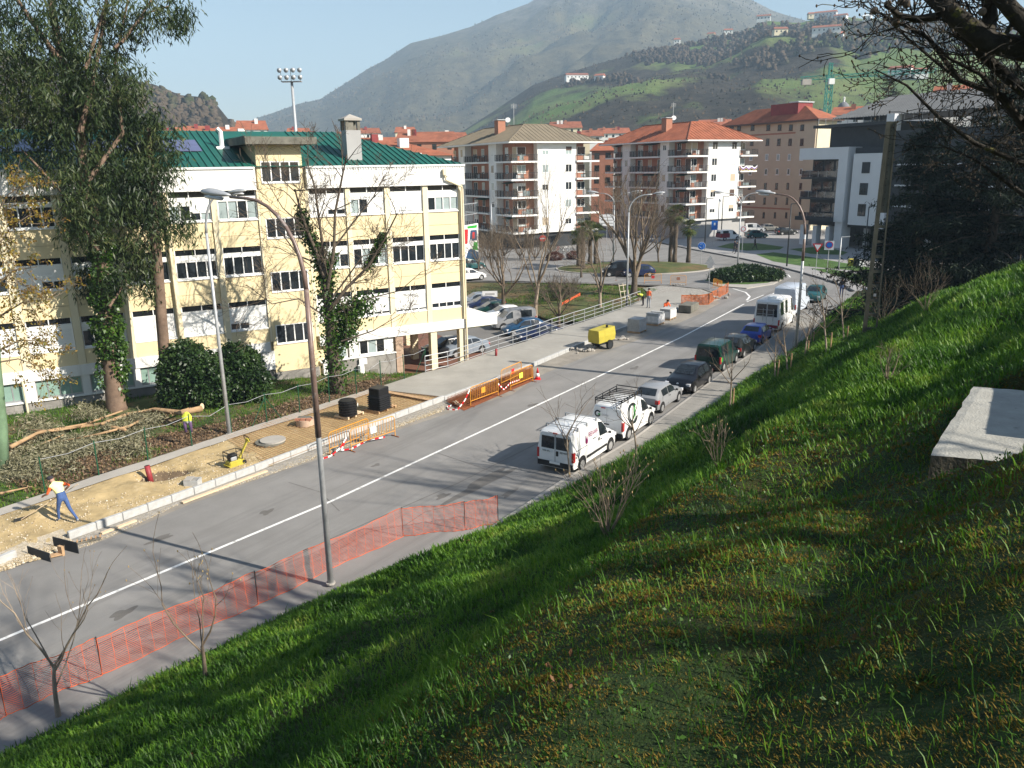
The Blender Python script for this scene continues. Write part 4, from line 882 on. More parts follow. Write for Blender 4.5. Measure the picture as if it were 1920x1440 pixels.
# ---- far houses of the town
def house(name, label, px, pe, wpx, dist, roofpx, wall, roof, dep=12, rot=None, group=None, nf=3, zbase=-1.6, cat='house', wins=True, gable=False):
    """centre column px, eave pixel row pe, width in pixels, distance, ridge pixel row"""
    p = atdist(px, pe, dist); ze = p.z; zr_ = atdist(px, roofpx, dist + dep / 2).z; wd = wpx / FPX * dist * .98
    az = math.degrees(math.atan2(p.x, p.y)) if rot is None else rot
    t = thing(name, label, cat, (p.x, p.y, zbase), -R(az), group)
    e = ze - zbase; r_ = max(zr_ - zbase, e + .8); h = wd / 2; o_ = .5
    bxo('wall', M[wall], t, -h, h, 0, dep, 0, e)
    b = MB(); rx = h * (.95 if gable else .45)
    b.add([(-h - o_, -o_, e - .05), (h + o_, -o_, e - .05), (h + o_, dep + o_, e - .05), (-h - o_, dep + o_, e - .05), (-rx, dep / 2, r_), (rx, dep / 2, r_)], [(0, 1, 5, 4), (1, 2, 5), (2, 3, 4, 5), (3, 0, 4), (3, 2, 1, 0)])
    rf = b.build('roof', M[roof], t)
    if wins:
        n = max(2, int(wd / 3.2))
        for fl in range(nf):
            zz = e - 2.7 * (fl + 1) + .8
            if zz < .5: break
            for i in range(n):
                cx = -h + wd * (i + .5) / n; bxo('window', M['glass_dark'], t, cx - .55, cx + .55, -.04, 0, zz, zz + 1.35)
    for i in range(1 if wd < 14 else 3):
        cx = rnd.uniform(-h * .6, h * .6); bxo('chimney', M[rnd.choice(['brick', 'red_dark', 'white_wall'])], rf, cx - .6, cx + .6, dep * .3, dep * .3 + 1.0, e + .3, r_ + .5)
    return t
TG = 'red roofed houses of the town'
far = [(775, 291, 150, 100, 268, 'white_wall', 'terracotta', 16), (700, 281, 90, 150, 258, 'cream_pillar', 'terracotta', 14), (650, 268, 60, 190, 252, 'white_wall', 'roof_old', 12),
       (800, 266, 110, 210, 247, 'brick', 'roof_old', 14), (740, 272, 90, 240, 257, 'white_wall', 'terracotta', 14), (600, 262, 50, 260, 250, 'white_wall', 'roof_old', 12), (850, 262, 50, 260, 248, 'brick', 'roof_old', 12), (905, 262, 50, 280, 250, 'white_wall', 'terracotta', 12),
       (472, 243, 52, 330, 226, 'white_wall', 'terracotta', 16), (430, 250, 44, 280, 238, 'white_wall', 'terracotta', 12), (398, 252, 44, 230, 240, 'white_wall', 'terracotta', 12), (365, 250, 36, 300, 236, 'cream_pillar', 'terracotta', 12), (335, 256, 40, 200, 244, 'grey_wall', 'roof_old', 12), (500, 262, 120, 160, 248, 'brick', 'roof_old', 14), (300, 256, 40, 240, 244, 'white_wall', 'terracotta', 12),
       (1165, 273, 50, 230, 258, 'white_wall', 'terracotta', 14), (1075, 262, 60, 240, 250, 'cream_pillar', 'roof_old', 14), (1130, 282, 40, 190, 268, 'brick', 'terracotta', 12), (1110, 255, 40, 320, 244, 'white_wall', 'roof_old', 12), (560, 250, 40, 380, 240, 'white_wall', 'terracotta', 12), (690, 250, 44, 400, 240, 'white_wall', 'roof_old', 12), (760, 248, 36, 420, 238, 'cream_pillar', 'terracotta', 12), (1010, 248, 40, 360, 238, 'white_wall', 'terracotta', 12), (1060, 240, 60, 420, 228, 'cream_pillar', 'roof_old', 14),
       (1150, 250, 60, 430, 240, 'white_wall', 'terracotta', 14), (1240, 250, 60, 430, 240, 'white_wall', 'terracotta', 14), (960, 246, 40, 480, 236, 'white_wall', 'roof_old', 12), (1340, 236, 60, 420, 224, 'white_wall', 'terracotta', 14), (1590, 215, 50, 240, 200, 'white_wall', 'terracotta', 12), (1785, 190, 60, 240, 160, 'white_wall', 'terracotta', 14), (1725, 200, 50, 230, 180, 'white_wall', 'terracotta', 12), (1850, 300, 150, 210, 270, 'white_wall', 'terracotta', 12), (1830, 355, 120, 190, 330, 'white_wall', 'roof_old', 12)]
FL = ['wide orange roofed block directly behind the green school roof', 'cream block with an orange roof beside the grey school chimney', 'white house with a dark red roof behind the school chimney', 'long brick house row with dark old roof tiles', 'white block with an orange roof, mid row of the town', 'small white house with dark red roof by the floodlight mast', 'brick house with dark roof just before the olive roofed flats', 'white house with an orange roof peeping over the olive roof',
      'white balconied block with a red roof standing above the others near the wooded hill', 'white house with a red roof beside the balconied block', 'white house with a red roof at the foot of the wooded hill', 'cream house with a red roof half hidden by the eucalyptus', 'grey house with an old roof seen past the eucalyptus leaves', 'long dark red roof behind the concrete slab of the stair tower', 'white house with a red roof behind the eucalyptus crown',
      'white house with an orange roof between the two apartment blocks', 'cream block with a dark roof rising behind the olive roof', 'brick house with an orange roof in the gap between the flats', 'white house with an old dark roof far behind the gap between flats', 'small far white house with orange roof behind the floodlight mast', 'small far white house with dark roof at the mountain foot', 'small far cream house with orange roof at the mountain foot', 'far white house with an orange roof above the olive roof chimney', 'far cream block with dark roof under the green slope',
      'far white house with an orange roof above the gap between the flats', 'far white house with orange roof behind the red roof chimney', 'far white house with dark roof over the olive roof ridge', 'far white house with orange roof between red roof and tan block', 'house with a bright orange roof next to the church dome', 'white house with an orange gable roof behind the bare branches', 'white house with orange roof behind the cedar top', 'white house glimpsed low through the cedar branches', 'white house with a dark roof glimpsed lower through the cedar']
for f_, l_ in zip(far, FL):
    px, pe, wpx, d, pr, wl, rf_, dp = f_
    house('town_house', l_, px, pe, wpx, d, pr, wl, rf_, dp, group=TG, rot=-27.4 if d < 170 else None, gable=d > 200)
# ---- houses on the hill slope
def on_hill(V, px, py):
    az, tn = sil(px, py); A = np.degrees(np.arctan2(V[:, 5, 0], V[:, 5, 1])); i = int(np.argmin(abs(A - az))); r = np.hypot(V[i, :, 0], V[i, :, 1]); e = (V[i, :, 2] - H) / r
    j = np.argmax(e >= tn) if (e >= tn).any() else int(np.argmax(e)); return Vector(V[i, max(1, j)])
hl = [(1083, 152, 40, 'white_wall', 'roof_old'), (1122, 152, 16, 'white_wall', 'terracotta'), (1545, 36, 34, 'white_wall', 'terracotta'), (1572, 38, 20, 'white_wall', 'roof_old'), (1525, 36, 14, 'cream_pillar', 'terracotta'), (1622, 40, 12, 'white_wall', 'white'), (1465, 70, 22, 'cream_pillar', 'roof_old'), (1548, 77, 44, 'white_wall', 'roof_old'), (1572, 76, 16, 'white_wall', 'terracotta'), (1366, 58, 14, 'white_wall', 'terracotta'), (1332, 38, 12, 'cream_pillar', 'roof_old'), (1430, 42, 22, 'white_wall', 'roof_old'), (1270, 76, 10, 'white_wall', 'terracotta'), (1685, 150, 34, 'white_wall', 'terracotta'), (1725, 148, 20, 'white_wall', 'roof_old')]
HLb = ['long white farmhouse on the green spur above the town', 'small white barn beside the long farmhouse', 'long white house on the skyline of the green hill', 'white house with dark roof next to the skyline house', 'cream house at the start of the skyline group', 'lone white house on the skyline behind bare twigs', 'cream farmhouse standing among trees below the skyline', 'long low white farm building on the upper meadow', 'white house at the end of the low farm building', 'small white house high in the woods', 'tiny cream hut near the top of the wooded slope', 'white house half hidden by trees near the skyline', 'tiny white hut on the meadow edge', 'white house with pink-red roof beside the crane jib', 'white house with dark roof next to the pink roofed one']
for (px, py, wp, wl, rf_), lb in zip(hl, HLb):
    p = on_hill(HV[1], px, py + 4); d = math.hypot(p.x, p.y); wd = wp / FPX * d * 1.0; az = math.degrees(math.atan2(p.x, p.y))
    t = thing('hill_house', lb, 'house', (p.x, p.y, p.z + .8), -R(az + rnd.uniform(-20, 20)), 'houses on the hill slope'); hh = min(7, max(4.5, wd * .35)) + 1.5
    bxo('wall', M[wl], t, -wd / 2, wd / 2, 0, 9, 0, hh)
    MB().add([(-wd / 2 - .6, -.6, hh), (wd / 2 + .6, -.6, hh), (wd / 2 + .6, 9.6, hh), (-wd / 2 - .6, 9.6, hh), (-wd / 2, 4.5, hh + 2.4), (wd / 2, 4.5, hh + 2.4)], [(0, 1, 5, 4), (1, 2, 5), (2, 3, 4, 5), (3, 0, 4)]).build('roof', M[rf_], t)
    n = max(2, int(wd / 4))
    for i in range(n): bxo('window', M['glass_dark'], t, -wd / 2 + wd * (i + .5) / n - .7, -wd / 2 + wd * (i + .5) / n + .7, -.06, 0, hh - 3, hh - 1.4)
# ---- church dome
p = atdist(1581, 208, 330); dm = thing('church', 'grey church dome with lantern peeping over the roofs by the crane', 'church', (p.x, p.y, -1.6)); zb = p.z + 1.6; r_ = 2.35
b = MB(); b.tube([(0, 0, 0), (0, 0, zb)], [r_ * 1.05, r_ * 1.05], 12); b.build('drum', M['church'], dm, True)
b = MB(); b.tube([(0, 0, zb + r_ * 1.35 * math.sin(a)) for a in [i * .2618 for i in range(6)]], [r_ * math.cos(i * .2618) for i in range(6)], 14); b.build('dome', M['church'], dm, True)
b = MB(); b.cyl((0, 0, zb + 2.9), .35, 1.4, 8); b.ball((0, 0, zb + 4.5), .4); b.build('lantern', M['white_wall'], dm)
# ---- tower crane
p = atdist(1551, 205, 300); cr = thing('tower_crane', 'green tower crane with a long jib over the town', 'crane', (p.x, p.y, -1.6))
def lattice(b, a, c, w_, n, r_=.09):
    a, c = Vector(a), Vector(c); d = (c - a).normalized(); s1 = d.cross(Vector((0, 0, 1) if abs(d.z) < .9 else (1, 0, 0))).normalized() * w_ / 2; s2 = d.cross(s1).normalized() * w_ / 2
    cs = [s1 + s2, s1 - s2, -s1 - s2, -s1 + s2]
    for k in cs: b.bar(a + k, c + k, r_ * 1.6, r_ * 1.6)
    for i in range(n):
        q0 = a.lerp(c, i / n); q1 = a.lerp(c, (i + 1) / n)
        for j in range(4): b.bar(q0 + cs[j], q1 + cs[(j + 1) % 4], r_, r_)
zt_ = atdist(1551, 140, 300).z + 1.6; ztop = atdist(1551, 118, 300).z + 1.6
b = MB(); lattice(b, (0, 0, 0), (0, 0, zt_), 1.7, 18, .16); lattice(b, (0, 0, zt_), (0, 0, ztop), .9, 5, .12); b.build('mast', M['crane_green'], cr)
jz = atdist(1551, 146, 300).z + 1.6
b = MB(); lattice(b, (-9, 2, jz), (34, -2, jz + 1.5), 1.1, 26, .1); b.bar((0, 0, ztop), (18, -1, jz + 1.2), .06, .06); b.bar((0, 0, ztop), (-8, 2, jz + .4), .06, .06); b.build('jib', M['crane_green'], cr)
MB().box(-8.6, -5.6, 1.0, 2.6, jz - 2, jz - .2).build('counterweight', M['concrete'], cr); MB().box(-.9, .9, -2.2, -.8, jz - 2.2, jz - .4).build('cab', M['white'], cr)
# ---- floodlight mast
p = atdist(556, 262, 150); fm = thing('floodlight_mast', 'tall grey floodlight mast behind the school with a head of eight lamps', 'floodlight', (p.x, p.y, -1.6)); zt_ = atdist(548, 154, 150).z + 1.6
MB().tube([(0, 0, 0), (0, 0, zt_)], [.42, .22], 10).build('mast', M['galv'], fm, True)
b = MB(); b.box(-1.7, 1.7, -.5, .5, zt_, zt_ + .15)
for x in (-1.7, 0, 1.6): b.box(x, x + .08, -.5, -.42, zt_, zt_ + 2.1)
for z in (.9, 2.0): b.box(-1.9, 1.75, -.5, -.42, zt_ + z, zt_ + z + .08)
b.build('platform', M['galv'], fm)
for i in range(4):
    for j in range(2):
        b = MB(); x = -1.75 + i * 1.15; z = zt_ + .75 + j * 1.15; b.tube([(x, -.45, z), (x, -.75, z - .05), (x, -.95, z - .1)], [.16, .36, .40], 10); b.build('floodlight', M['galv'], fm, True)
# ================================================================== VEGETATION
def unit(v): return v / max(1e-9, v.length)
def rvec(rg): 
    while True:
        v = Vector((rg.uniform(-1, 1), rg.uniform(-1, 1), rg.uniform(-1, 1)))
        if .05 < v.length < 1: return v.normalized()
def grow(b, p, d, L, r, lev, rg, prm, tips, tb=None):
    """recursive tapered limb; prm: n segments, wiggle, up, kids(lo,hi), angle, ratio, min radius"""
    n = prm.get('seg', 4); pts = [p.copy()]; dd = d.copy()
    for i in range(n):
        dd = unit(dd + rvec(rg) * prm['wig'] + Vector((0, 0, prm['up'])) * (1 if lev else .3)); pts.append(pts[-1] + dd * L / n)
    r1 = max(prm['rmin'], r * prm.get('taper', .6)); rad = [r + (r1 - r) * i / n for i in range(n + 1)]
    (tb if (tb is not None and lev >= prm.get('trunklev', 99)) else b).tube(pts, rad, 6 if r > .05 else (4 if r > .015 else 3), cap=False)
    tips.append((pts[-1], dd.copy(), lev))
    if lev <= 0: return
    k = rg.randint(*prm['kids'])
    for i in range(k):
        f = 1.0 if i == 0 else rg.uniform(prm.get('low', .45), 1.0); j = min(n - 1, int(f * n)); q = pts[j].lerp(pts[j + 1], f * n - j) if j < n else pts[-1]
        a = R(prm['ang']) * rg.uniform(.6, 1.3) * (.55 if i == 0 else 1); ax = unit(dd.cross(rvec(rg))); nd = Matrix.Rotation(a, 3, ax) @ dd
        grow(b, q, nd, L * prm['ratio'] * rg.uniform(.75, 1.2), max(prm['rmin'], r1 * (.9 if i == 0 else rg.uniform(.5, .75))), lev - 1, rg, prm, tips, tb)
def bare_tree(name, label, base, h, r, lev, prm, seed, bark='bark', twig='bark_twig', lean=(0, 0, 1), group=None, trunk=.4, cat='tree', buds=None, scale_r=1.0):
    rg = random.Random(seed); t = thing(name, label, cat, base, 0, group); P_ = dict(wig=.16, up=.1, kids=(2, 4), ang=38, ratio=.72, rmin=.006, seg=3); P_.update(prm)
    tb, cb = MB(), MB(); tips = []; d = unit(Vector(lean)); pts = [Vector((0, 0, -.15))]; n = 5
    for i in range(n): d = unit(d + rvec(rg) * .07); pts.append(pts[-1] + d * h * trunk / n)
    tb.tube(pts, [r * (1.25 - .12 * i if i < 2 else 1.05 - .07 * i) for i in range(n + 1)], 8, cap=False)
    for i in range(P_.get('limbs', 4)):
        a = 2 * math.pi * (i + rg.random() * .6) / P_.get('limbs', 4); q = pts[-1].lerp(pts[-3], rg.random() if i else 0); sp = P_.get('open', .75) * rg.uniform(.6, 1.2)
        nd = unit(d + Vector((math.cos(a), math.sin(a), 0)) * sp) if (i or P_.get('noleader')) else d
        grow(cb, q, nd, h * P_.get('limb', .3) * rg.uniform(.8, 1.15), r * .62 * rg.uniform(.6, 1), lev, rg, P_, tips, tb)
    tb.build('trunk', M[bark], t, True); cr_ = cb.build('crown', M[twig], t, True)
    if buds:
        q = MB()
        for p, dd, lv in tips:
            if lv == 0 and rg.random() < buds[0]: q.ball(p + dd * .02, buds[1], buds[1], buds[1] * 1.9, 4, 3)
        q.build('buds', M[buds[2]], cr_, kind='stuff')
    return t, tips
def leaves(name, centres, m_, parent, size, aspect=.4, droop=.0, seed=1, kind=None):
    """one small bent face per centre: centres (n,3)"""
    rs = np.random.RandomState(seed); C = np.asarray(centres, float); n = len(C); L = rs.uniform(size[0], size[1], n)[:, None]
    d = rs.normal(size=(n, 3)); d[:, 2] = d[:, 2] * (1 - droop) - droop * 2.2; d /= np.linalg.norm(d, axis=1)[:, None]
    s = np.cross(d, rs.normal(size=(n, 3))); s /= np.linalg.norm(s, axis=1)[:, None]
    A = C - s * L * aspect * .18; B = C + s * L * aspect * .18; m1 = C + d * L * .5; E_ = C + d * L + np.array([0, 0, -.12]) * L
    V = np.stack([C, m1 + s * L * aspect * .5, E_, m1 - s * L * aspect * .5], 1).reshape(-1, 3); F = np.arange(n * 4).reshape(n, 4)
    o = np_obj(name, V, F, m_, parent)
    if kind: o['kind'] = kind
    return o
def blob(rs, n, c, r, hollow=.35):
    """points in a lumpy ellipsoid, thinned into clumps"""
    p = rs.normal(size=(n, 3)); p /= np.linalg.norm(p, axis=1)[:, None]; u = rs.uniform(hollow, 1, n) ** .5; return np.asarray(c) + p * u[:, None] * np.asarray(r)
def clumps(rs, k, per, c, r, cr):
    cc = blob(rs, k, c, r, .1); return (cc[:, None, :] + rs.normal(size=(k, per, 3)) * (np.asarray(cr) * rs.uniform(.5, 1.2, (k, 1, 1)))).reshape(-1, 3)
def loc(p, base): return Vector(p) - Vector(base)
# ---- big ivy-clad eucalyptus: limbs follow the photograph at the distance of its foot
def px_at(base):
    dist = math.hypot(base.x, base.y)
    return lambda x, y, dd=0.0: atdist(x, y, dist + dd) - base
eb = G(217, 768, .05); E_ = px_at(eb); eu = thing('eucalyptus_tree', 'towering eucalyptus with ivy climbing its trunk before the school', 'tree', eb)
b = MB(); b.tube([E_(222, 778), E_(218, 762), E_(210, 700), E_(200, 600), E_(192, 500), E_(178, 430), E_(160, 340), E_(150, 250, .5), E_(115, 110, 1), E_(95, 0, 1.5), E_(85, -120, 2)], [.72, .54, .45, .42, .38, .34, .29, .24, .2, .16, .1], 10)
for pl, r_ in (([(150, 250), (175, 150), (195, 40), (205, -60)], .16), ([(165, 340), (230, 250), (215, 120), (240, 0)], .14), ([(185, 470), (150, 420), (110, 350), (50, 290)], .12), ([(205, 575), (225, 545), (240, 520), (248, 490)], .08), ([(110, 110), (60, 40), (20, -20)], .15), ([(160, 130), (185, 50), (200, 0)], .1), ([(215, 90), (245, 60), (275, 25), (320, 10)], .08), ([(115, 360), (60, 300), (40, 280)], .07), ([(228, 80), (262, 35), (290, -10)], .08)):
    b.tube([E_(x, y, -1 + i * .6) for i, (x, y) in enumerate(pl)], [r_ * (1 - .22 * i) for i in range(len(pl))], 6, cap=False)
tr = b.build('trunk', M['bark_euc'], eu, True)
rs = np.random.RandomState(11); pts = []
for x, y, rx, ry, n in ((50, 40, 75, 60, 60), (25, 130, 60, 80, 75), (160, 100, 90, 60, 80), (120, 170, 110, 80, 150), (200, 170, 75, 70, 110), (60, 240, 70, 60, 56), (150, 260, 100, 80, 130), (240, 230, 45, 55, 60), (265, 260, 40, 40, 32), (120, 330, 70, 45, 42), (20, 300, 40, 40, 12), (215, 320, 60, 50, 60), (170, 390, 60, 50, 60), (150, 430, 40, 40, 36), (235, 380, 55, 50, 55), (310, 230, 30, 20, 12), (275, 330, 30, 40, 20), (165, 20, 70, 40, 44), (230, 20, 40, 30, 18), (268, 45, 26, 24, 8), (318, 22, 40, 22, 26), (330, 40, 25, 14, 12), (245, 62, 22, 16, 6), (-40, 150, 60, 160, 60), (-30, 20, 50, 60, 50), (160, 520, 26, 24, 16), (215, 520, 24, 30, 18), (225, 460, 25, 30, 20)):
    c = E_(x, y, rs.uniform(-1.5, 1.5)); s_ = eb.length / FPX * 1.02; k = np.array([rx * s_, max(rx, ry) * s_ * .8, ry * s_])
    cc = blob(rs, n, c, k, .05)
    for q in cc: pts.append(q + rs.normal(size=(27, 3)) * np.array([.25, .25, .34]))
leaves('crown', np.concatenate(pts), M['leaf_euc'], eu, (.22, .46), .20, .55, 2)
pts = []
for x, y, r_, n in ((190, 470, .7, 900), (192, 520, .75, 1000), (198, 560, .8, 1300), (202, 610, .85, 1500), (208, 650, .85, 1300), (222, 690, .55, 600), (226, 730, .4, 300), (190, 700, .3, 150)):
    c = np.array(E_(x, y)); p = rs.normal(size=(n, 3)); p /= np.linalg.norm(p, axis=1)[:, None]; pts.append(c + p * np.array([r_, r_, .85]) * rs.uniform(.7, 1.05, (n, 1)))
leaves('ivy', np.concatenate(pts), M['leaf_ivy'], eu, (.12, .24), .8, .25, 3)
# ---- slim eucalyptus
eb2 = G(316, 757, .05); E2 = px_at(eb2); e2 = thing('eucalyptus_tree', 'slim bare-stemmed eucalyptus beside the big round evergreen shrub', 'tree', eb2)
MB().tube([E2(318, 762), E2(312, 700), E2(303, 600), E2(296, 500), E2(288, 430), E2(285, 330), E2(280, 240)], [.40, .33, .31, .29, .26, .2, .1], 9).build('trunk', M['bark_euc'], e2, True)
pts = []
for x, y, rx, ry, n in ((285, 350, 45, 50, 50), (330, 420, 32, 26, 30), (275, 400, 40, 40, 45), (300, 290, 40, 50, 45), (290, 440, 30, 22, 18), (265, 490, 26, 25, 22), (280, 540, 22, 22, 16), (265, 460, 18, 18, 8)):
    cc = blob(rs, n, E2(x, y), np.array([rx, rx * .8, ry]) * eb2.length / FPX, .05)
    for q in cc: pts.append(q + rs.normal(size=(24, 3)) * np.array([.3, .3, .42]))
leaves('crown', np.concatenate(pts), M['leaf_euc'], e2, (.22, .44), .2, .6, 5)
# ---- green-stemmed tree with autumn leaves at the frame edge
ab = G(2, 884, .1); A_ = px_at(ab); at = thing('autumn_tree', 'thin-leaved autumn tree with a pale green mossy stem inside the fence', 'tree', ab)
M['bark_green'] = mat('bark_green', (.14, .22, .13), .9, .25, 1.5)
MB().tube([A_(4, 890), A_(2, 800), A_(-8, 690), A_(-14, 560), A_(-20, 420), A_(-10, 300)], [.3, .26, .22, .18, .13, .06], 8).build('trunk', M['bark_green'], at, True)
b = MB(); tips = []
for x0, y0, x1, y1, r_ in ((-10, 660, 90, 640, .05), (-12, 600, 100, 560, .05), (-14, 540, 70, 500, .05), (-16, 480, 60, 400, .05), (-18, 420, 50, 340, .05), (-8, 680, 80, 690, .045)):
    p0, p1 = A_(x0, y0), A_(x1, y1, rnd.uniform(-1, 1)); mid = p0.lerp(p1, .5) + Vector((0, 0, .3)); b.tube([p0, mid, p1], [r_, r_ * .6, r_ * .3], 4)
    for k_ in range(9):
        f = rnd.uniform(.15, 1); q = p0.lerp(p1, f); grow(b, q, unit((p1 - p0).normalized() * .6 + rvec(rnd)), rnd.uniform(.5, 1.0), .018, 2, rnd, dict(wig=.2, up=-.02, kids=(2, 3), ang=35, ratio=.7, rmin=.006, seg=3), tips)
cw = b.build('crown', M['bark_twig'], at)
cen = np.array([p + Vector(rvec(rnd)) * .12 for p, d, l in tips for _ in range(5)]); leaves('leaves', cen, M['leaf_autumn'], cw, (.09, .17), .6, .4, 6)
cc = [A_(rs.uniform(-40, 30), rs.uniform(430, 660), rs.uniform(-1, 1)) for _ in range(900)]; leaves('leaves', cc, M['leaf_autumn'], cw, (.09, .17), .6, .4, 7)
# ---- ivy clad bare tree by the stair tower
ib = G(633, 738, .05); I_ = px_at(ib); it = thing('ivy_tree', 'leafless branching tree wrapped in ivy beside the street lamp', 'tree', ib)
b = MB(); tw = MB(); tips = []; prm = dict(wig=.22, up=.06, kids=(2, 4), ang=36, ratio=.68, rmin=.009, seg=3)
b.tube([I_(634, 745), I_(628, 700), I_(622, 640), I_(618, 580), I_(608, 520)], [.52, .40, .34, .3, .26], 9)
limbs = [([(608, 520), (592, 470), (575, 430), (562, 390), (553, 355)], .2), ([(610, 520), (605, 460), (598, 410), (590, 350), (575, 300)], .17), ([(614, 540), (626, 470), (628, 400), (640, 340), (650, 290)], .17), ([(618, 580), (650, 540), (690, 500), (720, 450), (745, 400)], .16), ([(620, 600), (560, 560), (510, 570), (470, 540)], .09), ([(622, 560), (680, 480), (730, 470)], .08), ([(640, 640), (700, 620), (750, 590)], .08), ([(625, 590), (690, 560), (750, 545), (790, 510)], .08), ([(612, 500), (560, 480), (530, 440), (500, 410)], .09), ([(622, 470), (660, 420), (700, 370), (720, 330)], .09), ([(575, 430), (530, 390), (500, 340)], .07)]
for pl, r_ in limbs:
    P_ = [I_(x, y, -.5 + rnd.uniform(-.6, .6) * (i > 0)) for i, (x, y) in enumerate(pl)]; b.tube(P_, [r_ * .68 * (1 - .65 * i / (len(P_) - 1)) for i in range(len(P_))], 6, cap=False)
    for i in range(1, len(P_)):
        for q in range(3): grow(tw, P_[i].lerp(P_[i - 1], rnd.random()), unit((P_[i] - P_[i - 1]).normalized() + rvec(rnd) * .9), rnd.uniform(.8, 1.7), r_ * .2, 3, rnd, prm, tips)
b.build('trunk', M['bark'], it, True); tw.build('crown', M['bark'], it)
pts = []
for pl, r_ in ([(634, 735), (628, 690), (625, 640), (618, 580), (606, 520)], .74), (limbs[0][0][:4], .34), (limbs[1][0][:2], .3), (limbs[2][0][:2], .3), ([(618, 590), (645, 590), (670, 580), (690, 560)], .75), ([(690, 500), (712, 455), (720, 440)], .24), ([(630, 640), (650, 630), (655, 600)], .6):
    for i in range(len(pl) - 1):
        for k_ in range(7):
            f = k_ / 7; c = np.array(I_(pl[i][0] * (1 - f) + pl[i + 1][0] * f, pl[i][1] * (1 - f) + pl[i + 1][1] * f)); pts.append(c + rs.normal(size=(90, 3)) * r_ * .5)
leaves('ivy', np.concatenate(pts), M['leaf_ivy'], it, (.11, .22), .8, .25, 8)
# ---- round evergreen shrubs by the wall
def shrub(name, label, base, parts, m_, size, n, seed, asp=.6, droop=.1, group=None, cat='shrub'):
    t = thing(name, label, cat, base, 0, group); rs_ = np.random.RandomState(seed); pts_ = []; tb_ = MB()
    for (c, r) in parts:
        cc = blob(rs_, n, c, r, .55)
        pts_.append((cc[:, None, :] + rs_.normal(size=(n, 14, 3)) * min(r) * .10).reshape(-1, 3))
        for k_ in range(5): e_ = Vector(c) + Vector(rvec(rnd)) * min(r) * .8; tb_.tube([Vector((c[0] * .3, c[1] * .3, -.1)), Vector((c[0] * .7, c[1] * .7, c[2] * .5)), e_], [min(r) * .05, min(r) * .03, min(r) * .012], 4)
    tb_.build('stem', M['bark'], t); leaves('foliage', np.concatenate(pts_), m_, t, size, asp, droop, seed); return t
sb = G(375, 765, .05)
shrub('evergreen_shrub', 'big rounded dark evergreen shrub beside the slim eucalyptus', sb, [((-.6, .3, 1.95), (1.5, 1.4, 1.85)), ((.5, .2, 1.5), (1.4, 1.3, 1.6)), ((-.9, 0, 1.0), (1.2, 1.1, 1.2))], M['leaf_shrub'], (.14, .26), 900, 21)
sb = G(450, 752, .05)
shrub('evergreen_shrub', 'second smaller evergreen shrub right behind the old lamp column', sb, [((0, .2, 1.7), (1.4, 1.3, 1.7)), ((.6, 0, 1.0), (1.2, 1.1, 1.2))], M['leaf_shrub'], (.14, .26), 800, 22)
# ---- park trees
PT = 'bare trees in the park by the car park'
def pk_base(x, y, z): p = G(x, y, z); return p
bare_tree('park_tree', 'bare twiggy tree with a dark stem nearest the school corner in the park', pk_base(943, 590, -1.15), 9.5, .24, 4, dict(limbs=7, open=.8, ang=34, kids=(3, 4), ratio=.66, limb=.30), 31, trunk=.34, group=PT)
bare_tree('park_tree', 'tall pale multi-stemmed bare tree behind the car park', pk_base(1003, 601, -1.1), 13.5, .2, 4, dict(limbs=5, open=.35, ang=28, kids=(2, 4), ratio=.68, limb=.33, up=.16), 32, bark='bark_pale', twig='twig_pale', trunk=.3, group=PT)
bare_tree('park_tree', 'crooked thin bare tree behind the steel railing', pk_base(1125, 580, -.8), 9.0, .18, 3, dict(limbs=4, open=.6, ang=40, kids=(2, 3), ratio=.72, limb=.36, wig=.25), 33, bark='bark_pale', trunk=.28, group=PT)
bare_tree('park_tree', 'big dark many-limbed bare tree behind the road workers', G(1188, 556, -.3), 15.0, .36, 4, dict(limbs=8, open=.6, ang=30, kids=(3, 4), ratio=.68, limb=.30, up=.08), 34, trunk=.2, group=PT)
bare_tree('park_tree', 'small leafless tree on the verge beyond the school wall', G(897, 512, -.3), 6.0, .12, 4, dict(limbs=5, open=.7, ang=36, kids=(2, 4), ratio=.68), 35, trunk=.3, group=PT)
bare_tree('park_tree', 'low broad leafless tree with the orange strip at its foot', G(1047, 612, -1.2), 5.5, .16, 4, dict(limbs=6, open=1.1, ang=38, kids=(2, 4), ratio=.68), 36, trunk=.25, group=PT)
bsh = G(1050, 572, -1.0)
bare_tree('twiggy_shrub', 'dense round grey twiggy shrub on the park lawn', bsh, 4.4, .10, 3, dict(limbs=22, open=1.5, ang=36, kids=(3, 5), ratio=.7, limb=.30, noleader=1), 37, twig='bark', trunk=.12, cat='shrub')
for i, (x, y, h, lb) in enumerate(((915, 488, 5, 'brown leafless hedge bush at the mural end of the shop front'), (945, 484, 5.5, 'tall brown leafless bush before the olive roofed flats'), (975, 486, 6.5, 'tallest brown twig bush before the white flat wall'), (1003, 488, 5, 'brown twig bush below the lowest brick balcony'), (1030, 484, 4, 'brown twig bush beside the no-entry sign'))):
    bare_tree('hedge_bush', lb, G(x, y, 0), h, .09, 3, dict(limbs=15, open=.9, ang=30, kids=(3, 4), ratio=.7, limb=.32, noleader=1), 50 + i, twig='bark_twig', trunk=.1, cat='shrub', group='leafless bushes in front of the flats')
for i, (x, y, h, lb) in enumerate(((1090, 520, 7, 'slim leafless tree among the palms'), (1150, 470, 6, 'leafless tree behind the sign gantry'), (1235, 500, 8, 'leafless tree on the roundabout between palms and lamp'))):
    bare_tree('street_tree', lb, G(x, y, 0), h, .13, 4, dict(limbs=6, open=.6, ang=34, kids=(2, 4), ratio=.7), 60 + i, trunk=.3)
